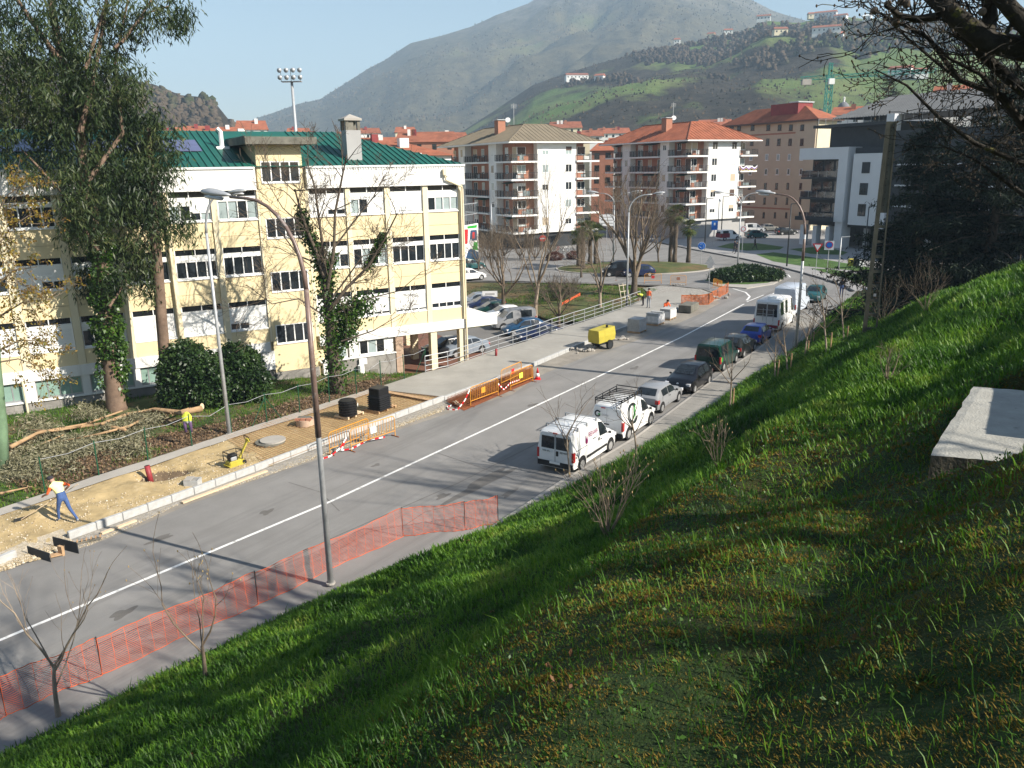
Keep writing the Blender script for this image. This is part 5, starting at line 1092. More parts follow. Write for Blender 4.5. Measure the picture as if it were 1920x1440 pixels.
# ---- palms
def palm(label, base, h, seed, fr=1.5):
    rg = random.Random(seed); t = thing('palm_tree', label, 'palm', base, rg.uniform(0, 6), 'palms on the roundabout'); b_ = MB(); n = 8
    b_.tube([(rg.uniform(-.05, .05), rg.uniform(-.05, .05), h * i / n) for i in range(n + 1)], [.34 if i in (0,) else (.26 + (.05 if i % 2 else 0)) for i in range(n + 1)], 9); b_.build('trunk', M['bark'], t, True)
    f = MB()
    for i in range(46):
        a = rg.uniform(0, 6.28); e = rg.uniform(-.9, 1.3); d = Vector((math.cos(a) * math.cos(e), math.sin(a) * math.cos(e), math.sin(e))); L = fr * rg.uniform(.8, 1.1); c = Vector((0, 0, h)) + d * L * .55
        f.tube([Vector((0, 0, h)), c], .02, 3); s_ = unit(d.cross(Vector((0, 0, 1)))); u_ = s_.cross(d)
        for k_ in range(9):
            an = (k_ - 4) * .32; e1 = (d * math.cos(an) + s_ * math.sin(an)); w_ = (s_ * math.cos(an) - d * math.sin(an)) * .05; tip = c + e1 * L * .5 + Vector((0, 0, -.22 * L * .5)); f.add([c - w_ * .4, c + e1 * L * .25 + w_, tip, c + e1 * L * .25 - w_], [(0, 1, 2, 3)])
    f.build('crown', M['leaf_palm'], t)
for x, y, h, s, lb in ((1085, 500, 4.0, 1, 'shortest palm of the cluster before the olive roofed flats'), (1093, 504, 5.0, 2, 'front palm of the cluster beside the sign gantry'), (1106, 496, 4.6, 3, 'back palm of the cluster beside the sign gantry'), (1117, 498, 4.4, 4, 'palm at the roundabout end of the cluster'), (1257, 492, 6.0, 5, 'tall dark palm behind the roundabout direction sign'), (1265, 494, 6.6, 6, 'tallest palm on the roundabout'), (1290, 492, 4.6, 7, 'single shorter palm standing beside the blue round sign')):
    palm(lb, G(x, y, .3), h, s)
# ---- shrub on the splitter island
sb = G(1400, 527, .1)
shrub('juniper_shrub', 'wide flat dark green juniper on the splitter island', sb, [((-1.5, 0, .6), (2.9, 1.6, .9)), ((1.4, .3, .6), (3.0, 1.6, .85)), ((0, .4, .9), (2.4, 1.4, .9))], M['leaf_shrub'], (.16, .34), 700, 24, .4, -.3)
shrub('red_shrub', 'small reddish shrub at the end of the juniper', G(1455, 521, .1), [((0, 0, .5), (.9, .8, .6))], M['leaf_red'], (.1, .2), 250, 25)
for i, (x, y, lb) in enumerate(((1040, 488, 'little reddish ball shrub left of the bicycles'), (1078, 486, 'little reddish ball shrub right of the bicycles'))):
    shrub('ball_shrub', lb.replace('left of', 'before').replace('right of', 'beyond'), G(x, y, 0), [((0, 0, .5), (1.3, 1.0, .7))], M['leaf_red'], (.1, .2), 200, 26 + i)
# ---- cedars beside the modern block
def cedar(label, base, h, rad, seed, dens=1.0, m_='leaf_cedar', tr_=.45):
    rg = random.Random(seed); rs_ = np.random.RandomState(seed); t = thing('cedar_tree', label, 'tree', base); b_ = MB(); b_.tube([(0, 0, -.3), (0, 0, h * .5), (0, 0, h)], [tr_, tr_ * .6, .05], 9); P_ = []
    lv = int(h / .75)
    for i in range(lv):
        z = h * (.10 + .88 * i / lv); f = (1 - i / lv); Lr = rad * (f ** .7) * rg.uniform(.8, 1.15) + .4
        for k_ in range(rg.randint(4, 6)):
            a = rg.uniform(0, 6.28); L = Lr * rg.uniform(.65, 1.15); d = Vector((math.cos(a), math.sin(a), rg.uniform(-.12, .18))); e_ = Vector((0, 0, z)) + d * L + Vector((0, 0, -.10 * L)); b_.tube([Vector((0, 0, z)), Vector((0, 0, z)) + d * L * .5, e_], [.09, .06, .02], 4, cap=False)
            n = int(30 * L * dens)
            u = rs_.uniform(.12, 1, n) ** .8; c = np.array([0, 0, z]) + np.outer(u, np.array(d) * L) + np.array([0, 0, -.1]) * (u * L)[:, None]
            P_.append(c + rs_.normal(size=(n, 3)) * np.array([.42, .42, .13]) * (.35 + u[:, None] * .9) * (L / 3.2) ** .5)
    b_.build('trunk', M['bark'], t, True); leaves('crown', np.concatenate(P_), M[m_], t, (.24, .58), .17, .05, seed)
    return t
cedar('broad dark cedar shading the modern block behind the concrete pole', Vector((31.5, 52.5, -.2)), 19.5, 7.0, 41, 3.6)
cedar('third dark cedar nearest the concrete pole with drooping boughs', Vector((28.6, 56.0, -.2)), 16.5, 5.5, 45, 3.2)
cedar('second dark cedar standing behind the first at the top of the bank', Vector((36.5, 49.0, -.2)), 16.5, 7.5, 42, 3.2)
cedar('far cedar with a bluish crown rising above the grey corrugated roof', atdist(1650, 330, 165).xy.to_3d() + Vector((0, 0, -1)), 30.0, 8.0, 43, .8)
cedar('small conifer beside the church dome', atdist(1598, 330, 200).xy.to_3d() + Vector((0, 0, -1)), 23.0, 4.0, 44, .8)
# ---- plane tree whose branches hang in from the top of the bank
pb = SQ(8.0, -.2); pb = Vector((8.2, 7.2, 10.6)); pt_ = thing('plane_tree', 'mossy plane tree reaching bare twigs in from above the bank', 'tree', pb)
b = MB(); tw = MB(); tips = []
def Nr(x, y, d): return atdist(x, y, d) - pb
b.tube([Vector((0, 0, -.3)), Vector((.05, 0, 1.0)), Vector((.0, .1, 2.6)), Vector((.1, .1, 4.6)), Vector((0, .3, 7.5))], [.42, .34, .30, .25, .14], 10)
main = [([(2050, 110), (1920, 92), (1850, 78), (1790, 30), (1745, -10), (1700, -60)], 8.6, .115, .055), ([(2000, 200), (1920, 172), (1850, 110), (1800, 60), (1785, 0), (1760, -60)], 9.0, .06, .03), ([(1990, 130), (1935, 60), (1880, 0), (1840, -50)], 8.4, .09, .05), ([(2060, 60), (1960, -10), (1900, -60)], 8.6, .11, .05), ([(1850, 78), (1856, 30), (1850, -30)], 8.6, .07, .05),
        ([(1760, 30), (1720, 36), (1690, 30), (1660, 10)], 8.2, .04, .018), ([(1990, 290), (1920, 240), (1880, 180), (1800, 150), (1740, 70), (1690, 45), (1640, 20)], 9.2, .045, .008), ([(1985, 330), (1900, 300), (1830, 270), (1760, 220), (1700, 160), (1640, 130)], 9.6, .035, .007), ([(1990, 260), (1900, 215), (1840, 140), (1780, 110), (1730, 60)], 9.2, .035, .008), ([(2000, 330), (1930, 260), (1890, 190), (1860, 175)], 9.8, .04, .012), ([(1990, 420), (1900, 350), (1830, 300), (1760, 270)], 10.4, .035, .008), ([(1800, 150), (1760, 120), (1700, 70), (1630, 5)], 9.3, .02, .006), ([(1960, 20), (1900, 40), (1870, 90), (1840, 120)], 8.9, .035, .01)]
prm = dict(wig=.30, up=.10, kids=(2, 3), ang=42, ratio=.66, rmin=.0035, seg=3, taper=.6)
for pl, d0, r0_, r1_ in main:
    P_ = [Nr(x, y, d0 + .15 * math.sin(i * 1.7)) for i, (x, y) in enumerate(pl)]; n = len(P_); b.tube(P_, [r0_ + (r1_ - r0_) * i / (n - 1) for i in range(n)], 8 if r0_ > .05 else 5, cap=False)
    for i in range(1, n):
        for k_ in range(5 if r0_ < .05 else 3): grow(tw, P_[i - 1].lerp(P_[i], rnd.random()), unit((P_[i] - P_[i - 1]).normalized() * .6 + rvec(rnd)), rnd.uniform(.22, .5), min(.009, r1_ * .6), 2, rnd, prm, tips)
for i in range(12):   # limbs out of the picture, which shade the bank
    a = rnd.uniform(-2.2, 2.4); z = rnd.uniform(2.5, 6.5); grow(tw, Vector((0, 0, z)), unit(Vector((math.cos(a), math.sin(a), rnd.uniform(.1, .8)))), rnd.uniform(1.6, 2.8), .06, 3, rnd, dict(wig=.2, up=.06, kids=(3, 4), ang=38, ratio=.68, rmin=.006, seg=3), tips)
for k_ in range(6):
    s_ = Nr(*[(2050, 110), (2000, 200), (1990, 130), (2060, 60), (1990, 290), (1990, 420)][k_], [8.6, 9, 8.4, 8.6, 9.2, 10.4][k_]); b.tube([Vector((0, 0, 1.2 + k_ * .25)), s_ * .5 + Vector((0, 0, .9)), s_], [.16, .12, [.15, .06, .09, .11, .05, .05][k_]], 8, cap=False)
b.build('trunk', M['bark_mossy'], pt_, True); cw = tw.build('crown', M['bark_mossy'], pt_)
q = MB()
for p, dd, lv in tips:
    if lv <= 1 and rnd.random() < .8: q.ball(p, .010, .010, .014, 4, 3)
q.build('buds', M['bark'], cw, kind='stuff')
q = MB()
for x, y in ((1665, 8), (1690, 3), (1680, 42), (1640, 20), (1700, 8), (1785, 15), (1842, 22), (1682, 30)):
    p = Nr(x, y, 8.3); q.ball(p, .035, n=7); q.tube([p, p + Vector((.01, 0, .12))], .003, 3)
q.build('seed_balls', M['bark'], cw, True)
# shade trees on the top of the bank, behind the camera: they throw the streaks over the slope and road
for i, (x, y, h) in enumerate(((15.5, 2.0, 11), (14.5, 11.5, 10), (25, 19, 12))):
    bare_tree('bank_top_tree', ['bare tree on top of the bank beside the plane tree', 'second bare tree further along the top of the bank', 'third bare tree at the far end of the bank top'][i], (x, y, 10.6), h, .3, 3, dict(limbs=9, open=.8, ang=34, kids=(3, 4), ratio=.7, limb=.30), 70 + i, bark='bark_mossy', twig='bark_mossy', trunk=.3, group='bare trees on top of the bank')
cedar('unseen dense evergreen added behind the camera to shade the lower bank', Vector((12.0, -4.6, 10.0)), 11, 3.9, 46, 2.2)  # out of view, added for the shade it casts on the lower bank
# ---- saplings tied to stakes along the foot of the bank
SG = 'staked saplings along the pavement'
def sapling(label, px, top, seed, stake=True, h0=None, pr=None):
    p = on_bank(*px); d = math.hypot(p.x, p.y); h = atdist(top[0], top[1], d).z - p.z; le = atdist(top[0], top[1], d) - p
    t, tips_ = bare_tree('sapling', label, p, h, .045, 2, dict(limbs=6, open=.9, ang=38, kids=(2, 3), ratio=.66, limb=.30, rmin=.006, wig=.14, up=.05, **(pr or {})), seed, bark='bark_pale', twig='bark_twig', lean=(le.x / h * .6, le.y / h * .6, 1), trunk=.5, group=SG)
    if stake: MB().tube([(.16, .02, -.3), (.16, .02, 1.1)], .035, 6).build('stake', M['wood'], t); MB().bar((-.04, .0, 1.0), (.2, .02, 1.0), .03, .05).build('tie', M['rubber'], t)
for px, top, s, lb in (((1453, 711), (1450, 605), 1, 'staked sapling beside the lamp column nearest the pavement'), ((1477, 698), (1478, 592), 2, 'pale staked sapling one step up from the pavement sapling'), ((1509, 673), (1520, 545), 3, 'sapling with two stakes in front of the camper'), ((1520, 651), (1524, 560), 4, 'thin sapling behind the twin-staked one'), ((1551, 662), (1512, 500), 5, 'tall leaning sapling with a thick stake beside the concrete pole'), ((1583, 644), (1560, 490), 6, 'tall sapling with paired posts before the motorcyclist'), ((1368, 768), (1372, 610), 7, 'tall thin sapling beside the green van'), ((1193, 862), (1182, 700), 8, 'sapling in front of the van with the roof rack'), ((1069, 905), (1060, 720), 9, 'forked sapling in front of the nearest white van')):
    sapling(lb, px, top, s + 80, stake=s not in (8, 9), pr=dict(noleader=1) if s in (8, 9) else None)
# ---- shrubs on the bank
def bank_bush(name, label, px, top, seed, limbs=7, bud=None, r=.02, op=.5, bark='twig_pale', lev=2, trunk=.12, **k_):
    p = on_bank(*px); d = math.hypot(p.x, p.y); h = max(.5, atdist(top[0], top[1], d).z - p.z)
    bare_tree(name, label, p, h, r, lev, dict(limbs=limbs, open=op, ang=30, kids=(2, 3), ratio=.66, limb=.42, rmin=.0036, wig=.18, up=.10, noleader=1, **k_), seed, bark=bark, twig=bark, trunk=trunk, cat='shrub', group='leafless shrubs on the bank', buds=bud)
bank_bush('budding_shrub', 'three-stemmed magnolia-like shrub with pale buds below the net fence', (385, 1268), (330, 1035), 101, 4, (.8, .016, 'bud'), .05, .45, trunk=.3)
bank_bush('young_tree', 'young forked leafless tree at the lower corner of the net fence', (112, 1350), (110, 1075), 102, 5, (.3, .012, 'bud'), .06, .75, 'bark_pale', trunk=.42)
bank_bush('budding_shrub', 'many-stemmed leafless shrub between the net fence end and the vans', (1140, 1012), (1150, 830), 103, 13, (.5, .012, 'bud'), .026, .5)
bank_bush('budding_shrub', 'small leafless shrub halfway up the bank below the silver car', (1345, 880), (1365, 760), 104, 8, (.4, .010, 'bud'), .02, .45)
bank_bush('budding_shrub', 'low leafless shrub on the upper bank beside the lit grass streak', (1665, 715), (1660, 620), 105, 8, None, .03, .6)
bank_bush('budding_shrub', 'twiggy shrub on the bank ridge in front of the dark cedar', (1735, 590), (1735, 480), 106, 11, None, .026, .7, 'twig_pale', 3)
bank_bush('young_tree', 'small pale tree on the bank ridge under the cedar', (1835, 520), (1840, 440), 107, 6, None, .05, .8, 'twig_pale', 3, .3)
bank_bush('young_tree', 'pale young tree at the top end of the bank ridge', (1912, 492), (1910, 430), 108, 6, None, .05, .8, 'twig_pale', 3, .3)
bank_bush('budding_shrub', 'brown twig shrub at the foot of the concrete pole', (1655, 612), (1660, 520), 109, 12, None, .03, .8, 'bark_twig', 3)
# ---- big bare trees behind the red roofed flats
for i, (x, y, d, h, lb) in enumerate(((1325, 235, 230, 22, 'big bare tree behind the red roof'), (1395, 225, 240, 26, 'round crowned bare tree between the red roof and tan block'), (1270, 240, 260, 18, 'smaller bare tree behind the red roof antenna'))):
    bare_tree('bare_tree', lb, atdist(x, y, d).xy.to_3d() + Vector((0, 0, -1)), h, .45, 3, dict(limbs=14, open=.7, ang=34, kids=(4, 5), ratio=.7, rmin=.05, limb=.3), 120 + i, trunk=.3)
# ---- woods on the hills: lumpy crowns, too many to count
def woods(name, V, n, seed, size, thr, fr, m_, jmax=.97):
    rs_ = np.random.RandomState(seed); na, nr = V.shape[:2]; nr -= 8
    i = rs_.uniform(0, na - 1, n * 5); j = rs_.uniform(.06, jmax, n * 5) ** .8 * (nr - 1); ii, jj = i.astype(int), j.astype(int); P_ = V[ii, jj]; f = fbm(P_[:, 0] * fr + seed, P_[:, 1] * fr, 4); P_ = P_[f > thr][:n]; n = len(P_)
    th = np.linspace(0, 2 * np.pi, 6, endpoint=False); base = np.concatenate([[[0, 0, 1.15]]] + [np.stack([np.cos(th + k_) * r, np.sin(th + k_) * r, np.full(6, z)], 1) for k_, (r, z) in enumerate(((.62, .9), (1, .35), (.8, -.3)))])
    s = rs_.uniform(size[0], size[1], (n, 1, 1)); Vv = P_[:, None, :] + base[None] * s * rs_.uniform(.55, 1.4, (n, 19, 1)) * np.array([1, 1, 1.25]) + np.array([0, 0, 1]) * s * .4
    F = [[0, 1 + k_, 1 + (k_ + 1) % 6] for k_ in range(6)]
    for r in (0, 1):
        for k_ in range(6): a, b_, c, d = 1 + r * 6 + k_, 1 + r * 6 + (k_ + 1) % 6, 7 + r * 6 + (k_ + 1) % 6, 7 + r * 6 + k_; F += [[a, d, c], [a, c, b_]]
    F = (np.array(F)[None] + (np.arange(n) * 19)[:, None, None]).reshape(-1, 3)
    o = np_obj(name, Vv.reshape(-1, 3), F, m_); o['kind'] = 'stuff'
M['wood_hill'] = leafmat('wood_hill', [(.035, .030, .022), (.075, .058, .042), (.10, .078, .058), (.045, .055, .025)], 0, .95, 0, big=.004)
woods('hill_woods', HV[1], 7000, 5, (1.1, 3.6), .52, .0036 * 1.3, M['wood_hill'])
woods('side_woods', HL[1], 2200, 6, (1.2, 3.4), .40, .008, M['wood_hill'])
# ================================================================== VEHICLES
# stations: x, z low, z belt, z top, half width low, belt, top
HATCH = [(-1.98, .38, .60, .68, .66, .70, .62), (-1.93, .26, .80, .93, .78, .80, .68), (-1.74, .20, .90, 1.08, .82, .83, .66), (-1.32, .18, .92, 1.38, .84, .84, .58), (-.55, .18, .91, 1.45, .84, .85, .60), (.15, .18, .90, 1.42, .84, .85, .58), (.92, .18, .90, .99, .84, .83, .70), (1.55, .20, .77, .86, .82, .80, .64), (1.86, .24, .62, .70, .76, .74, .58), (1.98, .34, .50, .55, .60, .60, .48)]
HATCH_OLD = [(-1.85, .34, .60, .70, .66, .70, .66), (-1.82, .26, .82, .90, .74, .76, .70), (-1.70, .22, .88, 1.0, .77, .77, .68), (-1.25, .20, .90, 1.34, .78, .78, .60), (-.5, .20, .90, 1.39, .78, .79, .61), (.22, .20, .88, 1.36, .78, .79, .59), (.85, .20, .87, .94, .78, .78, .70), (1.55, .22, .76, .84, .77, .76, .66), (1.80, .26, .62, .70, .74, .72, .62), (1.85, .34, .52, .58, .66, .66, .56)]
SMALLVAN = [(-2.05, .30, .70, .80, .78, .80, .74), (-2.02, .24, 1.02, 1.70, .82, .84, .70), (-1.92, .20, 1.04, 1.81, .84, .85, .70), (-.8, .18, 1.04, 1.84, .85, .86, .72), (.25, .18, 1.02, 1.82, .85, .86, .71), (.62, .18, 1.00, 1.66, .85, .86, .70), (1.30, .18, .98, 1.06, .85, .84, .74), (1.78, .20, .86, .94, .82, .80, .66), (2.0, .24, .68, .76, .76, .74, .60), (2.08, .34, .52, .58, .64, .64, .52)]
MIDVAN = [(-2.22, .32, .75, .85, .82, .85, .78), (-2.19, .24, 1.08, 1.82, .87, .89, .74), (-2.05, .20, 1.10, 1.92, .89, .90, .74), (-.9, .18, 1.10, 1.95, .90, .91, .76), (.35, .18, 1.08, 1.93, .90, .91, .75), (.70, .18, 1.06, 1.80, .90, .91, .74), (1.42, .18, 1.04, 1.12, .90, .89, .78), (1.92, .20, .90, .98, .87, .85, .70), (2.14, .24, .70, .78, .80, .78, .62), (2.22, .34, .54, .60, .68, .68, .54)]
BIGVAN = [(-2.75, .40, .9, 1.0, .90, .95, .88), (-2.72, .28, 1.25, 2.42, .98, 1.0, .86), (-2.6, .24, 1.28, 2.54, 1.0, 1.02, .88), (-1.0, .22, 1.28, 2.56, 1.0, 1.02, .90), (.9, .22, 1.26, 2.54, 1.0, 1.02, .88), (1.3, .22, 1.22, 2.36, 1.0, 1.02, .86), (2.0, .22, 1.16, 1.28, 1.0, 1.0, .86), (2.5, .24, .98, 1.08, .98, .96, .80), (2.7, .28, .75, .85, .90, .88, .72), (2.76, .4, .6, .66, .78, .78, .6)]
SALOON = [(-2.15, .34, .62, .70, .70, .74, .66), (-2.1, .26, .84, .93, .80, .82, .70), (-1.6, .20, .90, 1.02, .84, .85, .70), (-.95, .18, .92, 1.38, .86, .86, .58), (-.3, .18, .91, 1.44, .86, .86, .60), (.35, .18, .90, 1.41, .86, .86, .58), (1.15, .18, .90, .98, .85, .84, .70), (1.75, .20, .77, .85, .82, .80, .64), (2.05, .24, .62, .70, .76, .74, .58), (2.15, .34, .5, .55, .6, .6, .48)]
def st(S, x):
    for a, b in zip(S, S[1:]):
        if a[0] <= x <= b[0]: f = (x - a[0]) / (b[0] - a[0]); return [p + (q - p) * f for p, q in zip(a, b)]
    return list(S[0] if x < S[0][0] else S[-1])
def make_car(name, label, cat, S, paint, loc, az, side=((-1.2, -.35), (-.28, .62)), rearwin=True, wb=(-1.24, 1.24), wr=.30, group=None, roofi=(3, 5), front_glass=True, bumper='trim', rearsplit=False, detail=True):
    """local x forward; az heading"""
    t = thing(name, label, cat, loc, R(90 - az), group)
    b = MB(); rings = []
    Sf = []
    for A_, B_ in zip(S, S[1:]): Sf += [[p + (q_ - p) * k / 4 for p, q_ in zip(A_, B_)] for k in range(4)]
    for x, zl, zb, zt, hl, hb, ht in Sf + [S[-1]]:
        zm = zl + (zb - zl) * .5; sh = max(zb + .02, zt - .06)
        half = [(hl * .86, zl), (hl, zl + .06), (max(hl, hb) + .015, zm), (hb, zb), (ht + (hb - ht) * .12, sh), (ht - .10, zt)]
        rings.append([(x, y, z) for y, z in half] + [(x, -y, z) for y, z in reversed(half)])
    b.loft(rings, cap=True); body = b.build('body', M[paint], t, 38)
    def sp(x, f, s, off=.007):
        q = st(S, x); zb, zt, hb, ht = q[2], q[3], q[5], q[6]; z1 = max(zb + .02, zt - .06); y1 = ht + (hb - ht) * .12; return (x, s * (hb + (y1 - hb) * f + off), zb + (z1 - zb) * f)
    for s in (1, -1):
        for (x0, x1) in side:
            n = 4; lo = [sp(x0 + (x1 - x0) * i / n, .06, s, .016) for i in range(n + 1)]; hi = [sp(x0 + (x1 - x0) * i / n, .90, s, .016) for i in range(n + 1)]; q = MB()
            for i in range(n): q.quad(lo[i], lo[i + 1], hi[i + 1], hi[i])
            q.build('side_window', M['glass'], t)
        for x in (side[-1][0] - .04,) + ((side[0][0] - .03,) if len(side) > 1 else ()):
            q = MB(); q.bar(sp(x, 0, s, .004), (x, s * (st(S, x)[4] + .01), .32), .012, .012); q.build('door_seam', M['black'], t)
        if detail:
            q = MB(); zh = st(S, side[-1][0])[2] - .14; q.box(side[-1][0] + .06, side[-1][0] + .22, s * (st(S, side[-1][0])[5] + .012) - .012, s * (st(S, side[-1][0])[5] + .012) + .012, zh, zh + .035); q.build('door_handle', M['trim' if bumper == 'trim' else paint], t)
        xm = side[-1][1] + .02; q = MB(); y = s * (st(S, xm)[5] + .09); q.ball((xm + .06, y, st(S, xm)[2] + .03), .05, .09, .065, 6, 4); q.build('wing_mirror', M['trim'], t, True)
    def topquad(i0, i1, nm, mt, f0=.08, f1=.93, wd=.9):
        A, B = S[i0], S[i1]; q = MB(); L = []
        for f in (f0, f1): x = A[0] + (B[0] - A[0]) * f; w_ = (A[6] + (B[6] - A[6]) * f - .10) * wd + .04; z = A[3] + (B[3] - A[3]) * f; L.append((x, w_, z))
        nx, nz = -(B[3] - A[3]), (B[0] - A[0]); l = math.hypot(nx, nz); ox, oz = nx / l * .012, nz / l * .012
        q.quad((L[0][0] + ox, -L[0][1], L[0][2] + oz), (L[1][0] + ox, -L[1][1], L[1][2] + oz), (L[1][0] + ox, L[1][1], L[1][2] + oz), (L[0][0] + ox, L[0][1], L[0][2] + oz)); return q.build(nm, M[mt], t)
    topquad(roofi[1], roofi[1] + 1, 'windscreen', 'glass')
    if rearwin and S[2][3] < 1.2: topquad(roofi[0] - 1, roofi[0], 'rear_window', 'glass', .06, .92)
    elif rearwin:   # upright rear doors
        xr, zb, zt, hw = S[1][0] - .008, S[1][2], S[1][3], S[1][6]; x0 = S[0][0]
        for (ya, yb) in (((-hw + .04, -.04), (.04, hw - .04)) if rearsplit else ((-hw + .03, hw - .03),)):
            f = lambda z: S[0][0] - .01 + (z - S[0][3]) / (zt - S[0][3]) * (S[1][0] - S[0][0]); q = MB(); q.quad((f(zb + .02), yb, zb + .02), (f(zb + .02), ya, zb + .02), (f(zt - .16) - .004, ya * .96, zt - .16), (f(zt - .16) - .004, yb * .96, zt - .16)); q.build('rear_window', M['glass'], t)
        if rearsplit: MB().bar((S[0][0] - .012, 0, .45), (S[1][0] - .012, 0, zt - .05), .012, .012).build('door_seam', M['black'], t)
    for x in wb:
        for s in (1, -1):
            yw = s * (st(S, x)[4] - .09); a = MB(); c = Vector((x, s * (max(st(S, x)[4], st(S, x)[5]) + .018), wr)); a.disc(c + Vector((0, 0, .03)), wr * 1.2, 18, (0, s, 0)); a.v = [(vx, vy, max(vz, .19)) for vx, vy, vz in a.v]; a.build('wheel_arch', M['black'], t)
            w_ = MB(); yo = c.y + s * .012; w_.tube([(x, yo - s * .2, wr), (x, yo - s * .19, wr), (x, yo - s * .02, wr), (x, yo, wr)], [wr * .86, wr, wr, wr * .84], 18); wh = w_.build('wheel', M['rubber'], t, 40)
            r_ = MB(); r_.disc((x, yo + s * .004, wr), wr * .62, 16, (0, s, 0))
            r_.build('rim', M['hub'], wh)
    q = MB(); q.box(S[0][0] - .03, S[0][0] + .2, -S[0][4] - .06, S[0][4] + .06, S[0][1] - .04, S[0][1] + .2); q.build('rear_bumper', M[bumper if bumper != 'paint' else paint], t)
    q = MB(); q.box(S[-1][0] - .2, S[-1][0] + .02, -S[-1][4] - .04, S[-1][4] + .04, S[-1][1] - .08, S[-1][1] + .1); q.build('front_bumper', M[bumper if bumper != 'paint' else paint], t)
    for s in (1, -1):
        z0 = S[0][3]; x0 = S[0][0]; q = MB()
        if S[2][3] > 1.2: q.box(x0 - .012, x0 + .16, s * (S[0][5] + .02) - .06, s * (S[0][5] + .02) + .045, .62, 1.06)
        else: q.box(x0 - .01, x0 + .2, s * (S[0][5] + .0) - .12, s * (S[0][5] + .0) + .09, z0 - .08, z0 + .12)
        q.build('tail_light', M['tail_red'], t)
        q = MB(); h = S[-2]; q.box(h[0] - .16, h[0] + .055, s * (h[5] - .08) - .14, s * (h[5] - .08) + .10, h[2] - .07, h[2] + .07); q.build('headlight', M['lamp_clear'], t)
    MB().box(S[0][0] - .045, S[0][0] - .03, -.26, .26, S[0][1] + .10, S[0][1] + .21).build('number_plate', M['plate'], t)
    MB().box(S[-1][0] + .02, S[-1][0] + .035, -.26, .26, S[-1][1] - .04, S[-1][1] + .07).build('number_plate', M['plate'], t)
    return t
def text(body, size, m_, parent, mat_, name='lettering', ext=.002):
    cu = bpy.data.curves.new(name, 'FONT'); cu.body = body; cu.size = size; cu.extrude = ext; cu.align_x = 'CENTER'; cu.align_y = 'CENTER'
    o0 = bpy.data.objects.new(name, cu); me = bpy.data.meshes.new_from_object(o0); bpy.data.objects.remove(o0); me.materials.clear(); me.materials.append(M[mat_])
    o = link(bpy.data.objects.new(name, me)); o.matrix_local = m_; return adopt(o, parent)
KAZ = 33.0; KD = dirv(KAZ); KL = Vector((-KD.y, KD.x, 0))     # along the parked row, and towards the road
def park(wheel_px, at_x, hw, heading=KAZ, z=.002):
    """vehicle origin so that its kerb-side wheel at local x touches that ground point"""
    p = G(*wheel_px, z); h = dirv(heading); side = -KL if heading == KAZ else -KL
    return p - h * at_x - side * hw
GP = 'vehicles parked along the kerb'
# white van nearest
v1 = make_car('parked_van', 'white van with pink drop lettering and roof bars, nearest of the parked row', 'van', MIDVAN, 'car_white', park((1143, 847), 1.42, .88), KAZ, side=((.30, 1.10),), rearsplit=True, wb=(-1.42, 1.42), wr=.32, group=GP)
for x in (-1.6, -.75, .15):
    q = MB(); q.bar((x, -.80, 2.02), (x, .80, 2.02), .05, .035)
    for s in (1, -1): q.box(x - .04, x + .04, s * .78 - .03, s * .78 + .03, 1.86, 2.02)
    q.build('roof_bar', M['galv'], v1)
MB().box(-2.24, -2.2, -.10, .10, 1.80, 1.86).build('brake_light', M['tail_red'], v1)
sd_ = lambda x, y, z: Matrix.Translation((x, y, z)) @ Matrix.Rotation(R(180), 4, 'Z') @ Matrix.Rotation(R(90), 4, 'X') @ Matrix.Rotation(R(0), 4, 'Y')
def side_m(x, z, S, f=0): q = st(S, x); return Matrix.Translation((x, -(q[5] + .012), z)) @ Matrix.Rotation(R(90), 4, 'X')
def on_side(o, tilt=0.0): o.rotation_euler.x -= R(tilt); return o
MSIDE = lambda x, y, z, tilt=0: Matrix.Translation((x, y, z)) @ Matrix.Rotation(R(90 - tilt), 4, 'X')
text('REVAR', .30, MSIDE(-.30, -.895, 1.47, 10), v1, 'magenta'); text('ENERGIA', .10, MSIDE(-.22, -.925, 1.20, 3), v1, 'letter_dark')
q = MB(); a_ = [(math.sin(u) * .10 * (1 - .0 * u), -math.cos(u) * .11) for u in [i * .5236 for i in range(13)]]
dr = [(-.98, 0.30)] + [(-.98 + x, z) for x, z in [(.05, .12), (.10, -.02), (.08, -.11), (0, -.15), (-.08, -.11), (-.10, -.02), (-.05, .12)]]
q.add([(x, -.92, 1.28 + z) for x, z in dr], [tuple(range(len(dr)))]); q.build('drop_logo', M['magenta'], v1)
text('REVAR', .12, Matrix.Translation((-2.235, -.42, .98)) @ Matrix.Rotation(R(-90), 4, 'Z') @ Matrix.Rotation(R(90), 4, 'X'), v1, 'letter_dark')
MB().box(-2.245, -2.225, .18, .68, .92, 1.03).build('number_plate', M['plate'], v1); text('9490 BFL', .10, Matrix.Translation((-2.25, .43, .975)) @ Matrix.Rotation(R(-90), 4, 'Z') @ Matrix.Rotation(R(90), 4, 'X'), v1, 'letter_dark')
MB().box(-2.25, -2.22, -.16, -.06, .80, 1.02).build('door_latch', M['black'], v1)
for s in (1, -1): MB().box(-1.0, 1.0, s * .925 - .012, s * .925 + .012, .46, .58).build('rub_strip', M['trim'], v1)
MB().box(-1.9, -.95, -.918, -.905, 1.05, 1.075).build('slide_rail', M['trim'], v1)
for x in (.10, .22): MB().box(x, x + .06, -.925, -.912, .95, 1.10).build('vent', M['black'], v1)
